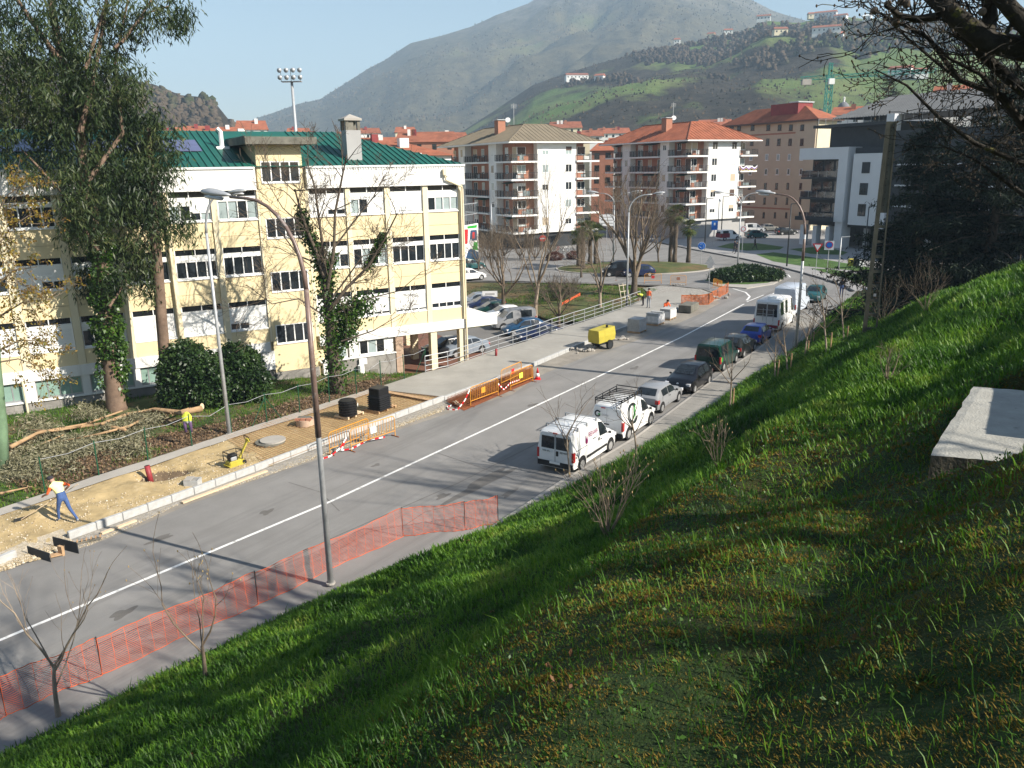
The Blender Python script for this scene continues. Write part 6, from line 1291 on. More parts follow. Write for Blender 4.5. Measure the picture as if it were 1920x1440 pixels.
# white van with roof rack
v2 = make_car('parked_van', 'white van with black roof rack and green and black round logo', 'van', SMALLVAN, 'car_white', park((1178, 825), -1.35, .84), KAZ, side=((.22, 1.0),), rearwin=False, wb=(-1.35, 1.35), wr=.32, group=GP)
q = MB()
for s in (1, -1): q.bar((-1.95, s * .68, 2.0), (.45, s * .68, 2.0), .04, .04); q.bar((-1.95, s * .70, 2.12), (.45, s * .70, 2.12), .035, .035)
for i in range(9): x = -1.95 + i * .3; q.bar((x, -.70, 2.0), (x, .70, 2.0), .035, .03)
for x in (-1.95, -1.15, -.35, .45):
    for s in (1, -1): q.bar((x, s * .69, 1.78), (x, s * .69, 2.12), .035, .035)
q.bar((-1.95, -.7, 2.12), (-1.95, .7, 2.12), .035, .035); q.bar((.45, -.7, 2.18), (.45, .7, 2.18), .04, .04); q.build('roof_rack', M['black'], v2)
def ring(q, c, r0, r1, a0, a1, ax, ay, n=26):
    L = [(Vector(c) + ax * math.cos(a) * r + ay * math.sin(a) * r) for a in [a0 + (a1 - a0) * i / n for i in range(n + 1)] for r in (r0, r1)]; q.add(L, [(2 * i, 2 * i + 1, 2 * i + 3, 2 * i + 2) for i in range(n)])
q = MB(); tx, tz = Vector((1, 0, 0)), Vector((0, .16, .987)); ring(q, (-.92, -.885, 1.28), .40, .52, .7, 5.8, tx, tz); q.build('ring_logo', M['letter_dark'], v2)
q = MB(); q.bar((-.95, -.905, 1.0), (-.72, -.905, 1.22), .10, .02, (0, 1, 0)); q.bar((-.76, -.895, 1.10), (-.66, -.83, 1.62), .09, .02, (0, 1, 0)); q.build('leaf_logo', M['green_paint'], v2)
q = MB(); ring(q, (-2.055, .50, 1.36), .10, .17, .5, 5.7, Vector((0, -1, 0)), Vector((.03, 0, 1))); q.build('ring_logo', M['letter_dark'], v2); MB().box(-2.07, -2.055, .36, .48, 1.31, 1.36).build('leaf_logo', M['green_paint'], v2)
text('Okino', .14, Matrix.Translation((-2.06, .10, 1.32)) @ Matrix.Rotation(R(-90), 4, 'Z') @ Matrix.Rotation(R(90), 4, 'X'), v2, 'galv')
MB().box(-2.075, -2.05, -.12, .14, .86, .91).build('door_latch', M['black'], v2); MB().bar((-2.05, 0.02, .5), (-2.035, .02, 1.72), .012, .012).build('door_seam', M['galv'], v2); MB().box(-2.07, -2.05, .3, .78, .70, .81).build('number_plate', M['plate'], v2); MB().box(-2.06, -2.02, .1, .32, 1.66, 1.70).build('brake_light', M['tail_red'], v2)
make_car('parked_car', 'old silver hatchback with faded bumper parked between the rack van and the black car', 'car', HATCH_OLD, 'car_silver', park((1241, 774), -1.21, .77), KAZ, wb=(-1.21, 1.21), wr=.28, group=GP, side=((-1.15, -.42), (-.34, .55)))
bc = make_car('parked_car', 'glossy black hatchback facing the camera with bright alloy wheels', 'car', HATCH, 'car_black', park((1302, 738), 1.24, .82, KAZ + 180), KAZ + 180, wb=(-1.24, 1.24), group=GP, bumper='paint', side=((-1.2, -.42), (-.34, .58)))
MB().box(1.92, 1.985, -.42, .42, .42, .5).build('grille', M['trim'], bc); MB().disc((1.90, 0, .66), .07, 12, (1, 0, .5)).build('badge', M['hub'], bc)
for s in (1, -1): MB().box(1.90, 1.96, s * .52 - .09, s * .52 + .09, .36, .44).build('fog_light', M['lamp_clear'], bc)
gv = make_car('parked_van', 'dark green van with a bright green panel at its rear corner', 'van', SMALLVAN, 'car_green', park((1356, 696), -1.30, .84), KAZ, side=((-1.7, -.5), (.32, .98)), rearsplit=True, wb=(-1.3, 1.3), group=GP)
MB().box(-1.95, -1.62, -.872, -.862, .72, 1.0).build('corner_panel', M['green_paint'], gv)
make_car('parked_car', 'dark grey hatchback parked ahead of the green van', 'car', HATCH, 'car_dark', park((1394, 671), -1.24, .82), KAZ, wb=(-1.24, 1.24), group=GP, bumper='paint')
make_car('parked_car', 'bright blue small hatchback behind the camper', 'car', HATCH_OLD, 'car_blue', park((1429, 646), -1.2, .77), KAZ, wb=(-1.2, 1.2), group=GP, bumper='paint', side=((-1.15, -.42), (-.34, .55)))
cv = make_car('camper_van', 'white high-roofed camper van with a folded bicycle carrier on its back', 'camper van', BIGVAN, 'car_white', park((1465, 621), -1.75, .99), KAZ, side=((-2.3, -1.5), (-1.0, -.3), (.85, 1.7)), rearsplit=True, wb=(-1.75, 1.85), wr=.34, group=GP)
q = MB()
for s in (-.55, .25): q.bar((-2.9, s, .95), (-2.9, s, 1.95), .04, .04); q.bar((-2.72, s, 1.9), (-2.9, s, 1.9), .03, .03)
for z in (1.35, 1.5, 1.85): q.bar((-2.95, -.65, z), (-2.95, .7, z), .05, .03)
q.build('bike_carrier', M['galv'], cv); MB().box(-1.6, -.9, -.35, .35, 2.55, 2.66).build('roof_vent', M['plate'], cv); MB().box(-2.4, -2.1, -.85, .1, 2.53, 2.60).build('awning_box', M['plate'], cv); MB().box(-2.80, -2.70, -.9, .9, .42, .62).build('lower_bumper', M['car_red'], cv)
make_car('parked_van', 'long white panel van ahead of the camper', 'van', BIGVAN, 'car_babyblue', park((1492, 593), -1.75, .99) + KD * .6, KAZ, side=((.85, 1.7),), rearsplit=False, rearwin=False, wb=(-1.75, 1.85), wr=.34, group=GP)
make_car('moving_car', 'dark teal car beyond the white panel van by the leaning sapling', 'car', HATCH, 'car_teal', G(1527, 563), KAZ + 178, bumper='paint')
# car park below the railing
CP = 'cars in the car park below the railing'
PZ = -1.449
for (x, y, S, pt__, lb, hd) in ((1012, 638, SALOON, 'car_navy', 'dark saloon nearest the railing in the car park', -112), (982, 626, HATCH, 'car_sky', 'blue hatchback tucked between the silver and the dark car', -112), (962, 614, SMALLVAN, 'car_silver', 'tall silver people carrier in the car park', -112), (943, 600, HATCH, 'car_white', 'white hatchback behind the silver people carrier', -112), (925, 591, SALOON, 'car_green', 'dark green saloon beyond the white hatchback', -112), (908, 581, SALOON, 'car_navy', 'dark blue saloon near the canopy', -112), (893, 573, HATCH, 'car_grey', 'grey car at the far end of the car park row', -112), (868, 664, SALOON, 'car_grey', 'dusky blue car parked beside the arcade columns', -130), (838, 664, HATCH, 'car_black', 'black car standing inside the arcade', -120)):
    make_car('parked_car', lb, 'car', S, pt__, G(x, y, PZ), hd, group=CP, bumper='paint', side=((-1.6, -.5), (.32, .98)) if S is SMALLVAN else ((-1.2, -.42), (-.34, .6)), wb=(-1.3, 1.3), detail=False)
FR = 'cars on the far streets'
for (x, y, S, pt__, lb, hd, z) in ((882, 505, HATCH, 'car_teal', 'dark teal car emerging past the school corner', 60, 0), (880, 525, HATCH, 'car_white', 'white car half hidden by the school corner', 60, 0), (1158, 517, SMALLVAN, 'car_black', 'black car passing behind the dark bare tree', -95, 0), (1196, 518, HATCH, 'car_navy', 'dark blue car on the roundabout behind the bare tree', -95, 0), (1366, 450, SMALLVAN, 'car_white', 'white delivery van with a maroon rear near the red roofed flats', 75, .12), (1412, 436, SMALLVAN, 'car_white', 'white people carrier parked below the tan block', 80, .12), (1441, 433, HATCH, 'car_cream', 'cream hatchback parked below the tan block', 80, .12), (1418, 446, HATCH, 'car_teal', 'greenish car in the shade on the plaza street', 80, .12), (1474, 440, HATCH, 'car_dark', 'dark car in the shade beside the white columns', 80, .12)):
    c = make_car('parked_car', lb, 'car', S, pt__, G(x, y, z), hd, group=FR, bumper='paint', side=((-1.6, -.5), (.32, .98)) if S is SMALLVAN else ((-1.2, -.42), (-.34, .6)), detail=False)
    if 'maroon' in lb: MB().box(-2.07, -.3, -.875, .875, .5, 1.25).build('maroon_panel', M['car_red'], c)
# ================================================================== STREET FURNITURE AND THE WORKS
def lamp_head(t, p, d, s=1.0, m_='galv', name='lamp_head'):
    """pod-shaped luminaire starting at p along d"""
    d = unit(Vector(d)); b = MB(); n = 9; prof = [(0, .05), (.12, .09), (.3, .16), (.55, .21), (.75, .19), (.92, .11), (1.0, .02)]
    sx = unit(d.cross(Vector((0, 0, 1)))); up = sx.cross(d); rings = []
    for u, r in prof: rings.append([p + d * u * 1.15 * s + sx * math.cos(a) * r * s + up * (math.sin(a) * r * (.62 if math.sin(a) > 0 else .45) * s + .05 * s) for a in [2 * math.pi * k / 12 for k in range(12)]])
    b.loft(rings, cap=True); h = b.build(name, M[m_], t, True)
    g = MB(); rings = []
    for u, r in ((.3, .10), (.45, .16), (.65, .17), (.8, .12)): rings.append([p + d * u * 1.15 * s + sx * math.cos(a) * r * s + up * (-.05 * s + min(0, math.sin(a)) * .09 * s) for a in [2 * math.pi * k / 10 for k in range(10)]])
    g.loft(rings, cap=True); g.build('lamp_glass', M['lamp_clear'], h, True)
def street_lamp(label, base, h, arms, r0=.13, r1=.06, m_='galv', arm_m=None, group=None, s=1.0, reach=2.6, rise=2.6, bend=None):
    t = thing('street_lamp', label, 'street lamp', base, 0, group)
    hs = h - rise; MB().tube([(0, 0, -.3), (0, 0, hs * .5), (0, 0, hs)], [r0, (r0 + r1) / 2, r1 * 1.2], 12).build('pole', M[m_], t, True)
    for az in arms:
        d = dirv(az); P_ = [Vector((0, 0, hs - .02)) + d * (reach * (1 - math.cos(a)) * .75) + Vector((0, 0, rise * math.sin(a))) for a in [i * math.pi / 16 * .98 for i in range(9)]]
        P_.append(P_[-1] + d * reach * .25 + Vector((0, 0, .04))); MB().tube(P_, [r1 * 1.2 - (r1 * .5) * i / 9 for i in range(10)], 10).build('arm', M[arm_m or m_], t, True); lamp_head(t, P_[-1], d + Vector((0, 0, .10)), s)
    MB().cyl((0, 0, -.02), r0 * 1.5, .05, 10).build('base_plate', M['concrete'], t)
    return t
b0 = G(620, 1093, .1); hN = atdist(470, 372, math.hypot(b0.x, b0.y) + .6).z - .1
M['lamp_pole'] = mat('lamp_pole', (.36, .37, .38), .5, .15, 2, metal=.3, dirt=((.17, .065, .042), .22, .30, .12))
t = street_lamp('nearest tall street lamp with a rusty brown curved neck and grey pod head', b0, hN, (-62,), .102, .06, 'galv', 'rusty_pole', None, 1.05, 2.75, 2.6)
MB().tube([(0, 0, 5.0), (0, 0, hN - 2.6)], [.096, .074], 12).build('rust_coat', M['rusty_pole'], t, True)
b0 = G(430, 813, .1); hB = atdist(400, 368, math.hypot(b0.x, b0.y)).z
street_lamp('plain grey street lamp inside the fence before the evergreen shrubs', b0, hB, (100,), .11, .055, 'galv', None, None, .9, 1.3, 1.8)
b0 = G(1491, 664, .1); hC = atdist(1478, 368, math.hypot(b0.x, b0.y)).z
t = street_lamp('street lamp with a brown neck on the pavement beside the staked saplings', b0, hC, (-57,), .12, .07, 'galv', 'rusty_pole', None, 1.2, 2.2, 2.6)
MB().tube([(0, 0, 6.5), (0, 0, hC - 2.6)], [.098, .082], 12).build('rust_coat', M['rusty_pole'], t, True)
for (bx, by), top, arms, lb, hs in (((1175, 573), 365, (100,), 'grey street lamp at the end of the steel railing', 1.0), ((1150, 495), 362, (-80, 100), 'grey twin-armed street lamp on the far side of the roundabout', 1.4), ((1383, 497), 362, (-80, 100), 'twin-armed street lamp on the plaza edge beside the red roofed flats', 1.3)):
    b0 = G(bx, by, 0); street_lamp(lb, b0, atdist(bx, top, math.hypot(b0.x, b0.y)).z, arms, .11, .06, 'galv', None, 'twin and single armed grey lamps round the junction', hs, 2.2, 1.6)
def thin_lamp(label, px, top, m_, arm=100):
    b0 = G(px[0], px[1], .05); h = atdist(px[0], top, math.hypot(b0.x, b0.y)).z; t = thing('thin_lamp', label, 'street lamp', b0, 0, 'slim lamp columns round the plaza'); MB().tube([(0, 0, -.2), (0, 0, h)], [.10, .07], 8).build('pole', M[m_], t, True)
    d = dirv(arm); MB().bar((0, 0, h), d * 1.0 + Vector((0, 0, h + .05)), .16, .09).build('lamp_head', M[m_], t)
for px, top, m_, lb in (((923, 480), 382, 'galv', 'slim pale lamp column in front of the olive roofed flats'), ((1321, 468), 373, 'dark_metal', 'slim dark lamp column near the single palm'), ((1352, 445), 369, 'dark_metal', 'slim dark lamp column before the grey ground floor wall'), ((1475, 500), 383, 'dark_metal', 'slim dark lamp column beside the white columns'), ((1620, 482), 388, 'dark_metal', 'slim dark lamp column by the modern white wall'), ((1572, 507), 445, 'galv', 'low lamp column on the plaza lawn')):
    thin_lamp(lb, px, top, m_)
# ---- kerb stones, each stone a part
kt = thing('kerb', 'row of new grey kerb stones between the sand bed and the road', 'kerb', G(131, 1012))
KP = [G(x, y, 0) - kt.location for x, y in KERB_NEW]; pl = resample(KP, 400); dist = np.r_[0, np.cumsum(np.linalg.norm(np.diff(pl[:, :2], axis=0), axis=1))]; tot = dist[-1]; n = int(tot / 1.0)
sm = MB(); sm.bbox(0, .985, 0, .17, -.02, .30, .018); smo = None
for i in range(n):
    a = np.array([np.interp(i * tot / n, dist, pl[:, k]) for k in range(3)]); c = np.array([np.interp((i + 1) * tot / n, dist, pl[:, k]) for k in range(3)]); az = math.atan2(c[1] - a[1], c[0] - a[0])
    if smo is None: smo = sm.build('kerb_stone', M['paver_grey'], kt); o = smo
    else: o = link(smo.copy()); adopt(o, kt)
    o.location = (a[0], a[1], rnd.uniform(-.006, .006)); o.rotation_euler = (0, 0, az + rnd.uniform(-.006, .006)); o.scale = (tot / n, 1, 1)
ct = thing('kerb', 'finished pale kerb of the new concrete pavement along the road', 'kerb', G(834, 751)); KP = [G(x, y, 0) - ct.location for x, y in [(834, 748), (920, 716), (996, 686), (1084, 649), (1173, 615), (1240, 594), (1269, 584)]]; pl = resample(KP, 400); dist = np.r_[0, np.cumsum(np.linalg.norm(np.diff(pl[:, :2], axis=0), axis=1))]; tot = dist[-1]; n = int(tot / 1.0)
for i in range(n):
    a = np.array([np.interp(i * tot / n, dist, pl[:, k]) for k in range(3)]); c = np.array([np.interp((i + 1) * tot / n, dist, pl[:, k]) for k in range(3)]); o = link(smo.copy()); adopt(o, ct); o.location = (a[0], a[1], -.165); o.rotation_euler = (0, 0, math.atan2(c[1] - a[1], c[0] - a[0])); o.scale = (tot / n, 1.2, 1)
kt2 = thing('kerb', 'short length of kerb stone at the bottom end of the works', 'kerb', G(0, 1062)); o = link(smo.copy()); adopt(o, kt2); d_ = G(35, 1046) - G(-60, 1085); o.rotation_euler = (0, 0, math.atan2(d_.y, d_.x)); o.location = G(-60, 1085) - G(0, 1062); o.scale = (d_.length, 1.2, 1)
# formwork in the open trench
fw = thing('formwork', 'weathered formwork boards standing in the open kerb trench', 'formwork', G(100, 1035))
def fb(name, a, b_, h, th=.03, m_='wood', z=0.0): A, B = G(*a) - fw.location, G(*b_) - fw.location; MB().bar(A + Vector((0, 0, h / 2 + z)), B + Vector((0, 0, h / 2 + z)), th, h).build(name, M[m_], fw)
fb('board', (54, 1040), (96, 1054), .34, .03, 'charcoal'); fb('board', (102, 1026), (148, 1038), .42, .03, 'charcoal'); fb('board', (85, 1048), (120, 1040), .05, .22, 'wood', .04); fb('post', (112, 1040), (120, 1042), .36, .10, 'wood'); fb('plank', (135, 1023), (190, 1012), .05, .14, 'concrete_old', .04)
for k in range(7):
    u = k / 6; fb('rib', (136 + 52 * u, 1025 - 13 * u), (138 + 52 * u, 1022 - 13 * u), .18, .02, 'wood')
for a, b_, lb in (((342, 945), (500, 885), 'long pale timber plank lying along the foot of the kerb stones'), ((190, 1003), (255, 978), 'short splintered plank lying beside the kerb')):
    o = MB().bar(G(*a) + Vector((0, 0, .06)), G(*b_) + Vector((0, 0, .06)), .16, .07).build('timber_plank', M['wood_pale']); props(o, lb, 'plank')
o = MB().bar(G(705, 731, .17), G(808, 750, .17), .35, .05).build('shuttering_board', M['wood']); props(o, 'brown shuttering board across the end of the new concrete', 'board')
# ---- precast boxes, pipe, manholes
t = thing('pipe', 'dark red plastic pipe sticking up out of the hole in the sand', 'pipe', G(283, 898, -.2)); MB().tube([(0, 0, -.3), (-.12, .05, .62)], .12, 14).build('tube', M['pvc'], t, True)
q = MB(); q.disc((-.12, .05, .623), .10, 14, (-.13, .05, .95)); q.build('bore', M['black'], t)
t = thing('pipe_stub', 'short red pipe stub standing at the edge of the new pavement', 'pipe', G(930, 667, .12)); MB().tube([(0, 0, -.1), (.03, 0, .5)], .09, 10).build('tube', M['pvc'], t, True)
t = thing('drain_box', 'square concrete drain box let in behind the kerb stones', 'drain', G(362, 908, .05)); q = MB()
for a in ((-.3, .3, -.25, -.2), (-.3, .3, .2, .25), (-.3, -.25, -.2, .2), (.25, .3, -.2, .2)): q.box(a[0], a[1], a[2], a[3], -.2, .24)
q.build('box_wall', M['paver_grey'], t); MB().box(-.3, 0, -.24, .24, .245, .28).build('lid', M['concrete'], t)
t = thing('manhole_ring', 'flat round concrete manhole cover lying on the sand bed', 'manhole cover', G(507, 830, .06)); MB().cyl((0, 0, 0), .72, .09, 24).build('ring', M['concrete_old'], t); MB().cyl((.12, .05, .09), .62, .07, 24).build('cover', M['concrete'], t)
t = thing('manhole_chamber', 'short brick-red concrete chamber ring standing on the mesh', 'manhole', G(573, 797, .05)); q = MB(); q.loft([[(r * math.cos(2 * math.pi * k / 20), r * math.sin(2 * math.pi * k / 20), z) for k in range(20)] for r, z in ((.48, 0), (.48, .36), (.38, .36), (.38, .05))]); q.build('ring', M['brick_tan'], t, 40)
MB().box(-.4, .25, -.25, .3, .36, .42).build('cover_slab', M['concrete_old'], t)
for k in range(3): MB().box(-.45 + k * .3, -.2 + k * .3, -.4, -.2, .36, .46).build('brick', M['brick'], t)
# ---- pallets with black drainage gratings
def pallet(t, w_=1.2, d_=.8, m_='wood'):
    for i in range(5): MB().box(-w_ / 2, w_ / 2, -d_ / 2 + i * d_ / 5, -d_ / 2 + i * d_ / 5 + .12, .11, .135).build('slat', M[m_], t)
    for i in range(3): x = -w_ / 2 + i * (w_ - .1) / 2; MB().box(x, x + .1, -d_ / 2, d_ / 2, .0, .11).build('bearer', M[m_], t)
p1 = thing('pallet', 'pale timber pallet under the round stack of black covers', 'pallet', G(655, 779, .09), R(58)); pallet(p1, 1.25, 1.0, 'wood_pale')
stk1 = thing('cover_stack', 'round stack of black ribbed manhole covers on the pale pallet', 'stack', G(653, 777, .23), R(40))
for k in range(6):
    c = MB(); c.cyl((0, 0, k * .14), .50, .05, 20); c.cyl((0, 0, k * .14 + .05), .43, .085, 20); c.build('cover', M['black'], stk1)
q = MB(); q.quad((.34, -.42, .55), (.42, -.33, .43), (.50, -.24, .55), (.42, -.33, .67)); q.v = [(x * 1.02, y * 1.02, z) for x, y, z in q.v]; q.build('label', M['white'], stk1)
p2 = thing('pallet', 'red-brown timber pallet under the square stack of black frames', 'pallet', G(713, 767, .09), R(58)); pallet(p2, 1.5, 1.1, 'wood')
stk2 = thing('frame_stack', 'square stack of black frames and boxes on the red-brown pallet', 'stack', G(712, 765, .23), R(58))
for k in range(7):
    c = MB(); c.bbox(-.5, .5, -.48, .48, k * .115, k * .115 + .05, .03); c.bbox(-.44, .44, -.42, .42, k * .115 + .05, k * .115 + .113, .03); c.build('frame', M['black'], stk2)
MB().bbox(-.42, .42, -.38, .38, .81, 1.08, .03).build('box', M['black'], stk2); MB().bbox(-.45, .40, -.40, .36, 1.082, 1.22, .03).build('lid', M['black'], stk2)
# ---- plate compactor
t = thing('plate_compactor', 'yellow and black plate compactor with a tall folded handle on the sand', 'compactor', G(440, 872, .05), R(50))
q = MB(); q.loft([[(-.42, -.25, .10), (.40, -.25, .10), (.40, .25, .10), (-.42, .25, .10)], [(-.36, -.25, .0), (.34, -.25, .0), (.34, .25, .0), (-.36, .25, .0)]], cap=True); q.bbox(-.34, .32, -.22, .22, .10, .28, .04); q.build('base_plate', M['yellow'], t)
MB().bbox(-.25, .12, -.18, .18, .28, .58, .05).build('engine', M['black'], t); MB().bbox(-.28, .02, -.24, -.18, .32, .48, .02).build('exhaust', M['galv'], t)
q = MB(); fr = [(-.38, .28), (-.38, .70), (.28, .70), (.28, .28)]
for s in (-.24, .24): q.tube([(x, s, z) for x, z in fr], .022, 6)
for x in (-.38, .28): q.tube([(x, -.24, .7), (x, .24, .7)], .022, 6)
q.build('frame', M['black'], t); q = MB(); q.bar((.28, 0, .30), (.78, 0, 1.0), .12, .06); q.bar((.3, 0, .25), (.42, 0, .15), .3, .08); q.bbox(.70, .86, -.10, .10, .92, 1.08, .02); q.build('handle', M['yellow'], t); q = MB(); q.tube([(.78, -.2, 1.0), (.72, -.2, 1.18), (.66, 0, 1.26), (.72, .2, 1.18), (.78, .2, 1.0)], .02, 6); q.build('grip', M['black'], t)
for s in (-.22, .22): MB().tube([(.38, s - .03, .1), (.38, s + .03, .1)], .1, 12).build('wheel', M['rubber'], t)
# ---- fence posts and wire
ft = thing('wire_fence', 'green metal fence posts with a sagging wire between yard and works', 'fence', G(86, 928))
FP = [G(x, y, .02) - ft.location for x, y in FENCE[1:]]
tops = []
for i, p in enumerate(FP):
    q = MB(); a = p + Vector((rnd.uniform(-.04, .04), rnd.uniform(-.04, .04), 1.68)); q.tube([p + Vector((0, 0, -.1)), a], .03, 8); q.ball(a, .034, n=6, k=3); q.build('post', M['fence_green'], ft); tops.append(a)
for i, (a, b_) in enumerate(zip(tops, tops[1:])):
    m_ = a.lerp(b_, .5) - Vector((0, 0, .12 if i not in (3, 8) else .3)); z = Vector((0, 0, -.08)); MB().tube([a + z, m_ + z, b_ + z], .012, 4).build('wire', M['galv'], ft)
d_ = unit(FP[6] - FP[5])
for i, s in ((5, 1), (5, -1), (11, -1)): MB().tube([FP[i] + Vector((0, 0, 1.45)), FP[i] + d_ * s * .95], .022, 6).build('brace', M['fence_green'], ft)
v = G(358, 838, .02) + Vector((0, 0, 1.72)); t = thing('safety_jacket', 'yellow and purple work jacket hung over a green fence post', 'jacket', v)
q = MB(); q.loft([[(-.10, 0, .05), (0, -.06, .08), (.10, 0, .05), (0, .06, .08)], [(-.24, -.03, -.12), (0, -.12, -.10), (.24, -.03, -.12), (0, .12, -.10)], [(-.22, -.03, -.38), (0, -.12, -.36), (.20, -.03, -.38), (0, .10, -.36)]], cap=True); q.build('upper', M['hivis'], t, 50)
q = MB(); q.loft([[(-.22, -.035, -.37), (0, -.125, -.36), (.21, -.03, -.37), (0, .11, -.36)], [(-.20, -.03, -.48), (0, -.12, -.46), (.2, -.03, -.48), (0, .1, -.46)]], cap=True); q.build('band', M['galv'], t)
for s in (-.13, .12): MB().tube([(s, -.02, -.44), (s * 1.1, -.03, -.68), (s * 1.0, -.02, -.95)], [.09, .075, .06], 7).build('sleeve', mat('jacket_purple', (.10, .06, .13), .9) if 'jp' not in M else M['jp'], t, True)
# ---- steel railing
rt = thing('railing', 'long galvanised four-bar railing along the edge of the new pavement', 'railing', G(840, 690, .12))
RP = [G(x, y, .12) - rt.location for x, y in RAIL]
for p in RP: MB().bar(p + Vector((0, 0, -.1)), p + Vector((0, 0, 1.12)), .05, .05).build('post', M['galv'], rt)
for z in (.16, .48, .80, 1.12):
    MB().tube([p + Vector((0, 0, z)) for p in RP], .028 if z > 1 else .02, 6).build('rail', M['galv'], rt)
# ---- crowd barriers
BG = 'yellow crowd barriers round the works'
def barrier(label, a, b_, z=0.0, sign=None, m_='orange', h=1.1, hide=False):
    A, B = G(*a, z), G(*b_, z); L = (B - A).length; t = thing('barrier', label, 'barrier', A, math.atan2(B.y - A.y, B.x - A.x), BG)
    q = MB(); zb = .30; r = .16; P_ = [(0, 0, .0), (0, 0, h - r), (r * .3, 0, h - r * .3), (r, 0, h), (L - r, 0, h), (L - r * .3, 0, h - r * .3), (L, 0, h - r), (L, 0, 0)]; q.tube(P_, .022, 8); q.tube([(0, 0, zb), (L, 0, zb)], .02, 8); q.build('frame', M[m_], t)
    n = 16
    for i in range(1, n): x = L * i / n; MB().bar((x, 0, zb), (x, 0, h), .016, .016).build('bar', M[m_], t)
    for x in (0, L): MB().bar((x, -.28, .02), (x, .28, .02), .05, .03).build('foot', M['rust'], t)
    if sign: MB().box(L * sign[1] - .18, L * sign[1] + .18, -.03, -.024, .55, .88).build('sign_plate', M[sign[0]], t)
    return t
barrier('yellow barrier wound with red and white tape beside the near lamp post', (619, 853), (692, 823), 0, None)
barrier('yellow barrier with a small white notice nearest the camera on the road', (659, 846), (741, 818), 0, ('white', .5))
barrier('yellow barrier with an orange plate at the near end of the rusty trench', (882.5, 762), (934, 742.5), 0, ('orange', .45))
barrier('yellow barrier with a red plate leaning on the pavement edge behind the others', (940, 727), (978, 709), .12, ('red', .55))
barrier('yellow barrier with a bright yellow plate beside the traffic cone', (957.5, 732.5), (999, 715.6), 0, ('hivis', .45))
barrier('far barrier with a red plate left standing before the roundabout kerb', (1208, 531), (1240, 531), .0, ('red', .5)); barrier('far barrier with a dark plate in the middle of the roundabout kerb', (1257, 534), (1286, 534.5), .0, ('brick', .5)); barrier('far barrier with an orange panel beside the warning sign', (1337, 540), (1353, 546), .0, ('hivis_orange', .5)); barrier('dark barrier in the shade behind the big bare tree', (1155, 526), (1177, 527), .0, None, 'frame_brown')
# red and white tape
def tape(label, P_, w_=.08):
    t = thing('barrier_tape', label, 'tape', P_[0]); P_ = resample(P_, 40); q = MB(); q2 = MB()
    for i in range(39): (q if (i // 2) % 2 else q2).bar(Vector(P_[i]) - t.location, Vector(P_[i + 1]) - t.location, .012, w_)
    q.build('tape_red', M['sign_red'], t, kind='stuff'); q2.build('tape_white', M['sign_white'], t, kind='stuff')
V3 = lambda x, y, z: G(x, y, z)
tape('red and white tape trailing from the trench barrier to the ground', [G(882, 762) + Vector((0, 0, 1.0)), G(872, 765) + Vector((0, 0, .45)), G(858, 768, .05), G(840, 768, .03), G(838, 763, .03), G(856, 757, .05), G(862, 752, .1)])
tape('red and white tape slung between the two trench barriers', [G(934, 742) + Vector((0, 0, .75)), G(945, 738) + Vector((0, 0, .25)), G(957, 733) + Vector((0, 0, .5)), G(975, 725) + Vector((0, 0, .45))])
tape('tangled red and white tape round the foot of the lamp-side barrier', [G(598, 862, .03), G(620, 855, .05), G(640, 850) + Vector((0, 0, .3)), G(652, 845) + Vector((0, 0, .7)), G(640, 848) + Vector((0, 0, .1)), G(660, 845) + Vector((0, 0, .1)), G(690, 832) + Vector((0, 0, .2)), G(722, 823) + Vector((0, 0, .1))])
# cone
def cone(label, p, h=.75):
    t = thing('traffic_cone', label, 'cone', p); MB().bbox(-.2, .2, -.2, .2, 0, .04, .03).build('base', M['sign_red'], t)
    for (a, c, m_) in ((.04, .25, 'sign_red'), (.25, .55, 'sign_white'), (.55, 1, 'sign_red')): ra, rc = .16 * (1 - a) + .02, .16 * (1 - c) + .02; MB().tube([(0, 0, a * h), (0, 0, c * h)], [ra, rc], 14).build('cone_band', M[m_], t, True)
cone('red and white traffic cone standing on the road beside the last barrier', G(1008, 711))
# rusty reinforcement mats in the kerb trench
ty = thing('reinforcing_mats', 'stack of rusty reinforcing mats lying along the pavement edge behind the barriers', 'reinforcement', G(920, 727)); o0 = ty.location
A, B, C, D = [G(x, y, .02) - o0 for x, y in ((838, 753), (996, 690), (1002, 713), (870, 770))]
sh = MB(); sh.add([A, D, C, B], [(0, 1, 2, 3)]); sh.build('rust_bed', M['rust'], ty)
for L_ in range(4):
    q = MB(); z = Vector((0, 0, .06 + L_ * .06)); j_ = Vector((rnd.uniform(-.1, .1), rnd.uniform(-.1, .1), 0)); k0 = .12 + .04 * L_
    for i in range(30): u = i / 29; q.bar(A.lerp(B, u) + z + j_, D.lerp(C, u).lerp(A.lerp(B, u), k0) + z + j_, .016, .016)
    for i in range(6): u = i / 6 * (1 - k0); q.bar(A.lerp(D, u) + z + j_, B.lerp(C, u) + z + j_, .016, .016)
    q.build('mat_layer', M['rust'], ty)
o = MB().bar(G(852, 752, .22), G(861, 759, .14), .22, .05).build('timber_offcut', M['wood_pale']); props(o, 'pale timber offcut lying on the rusty mats', 'plank')
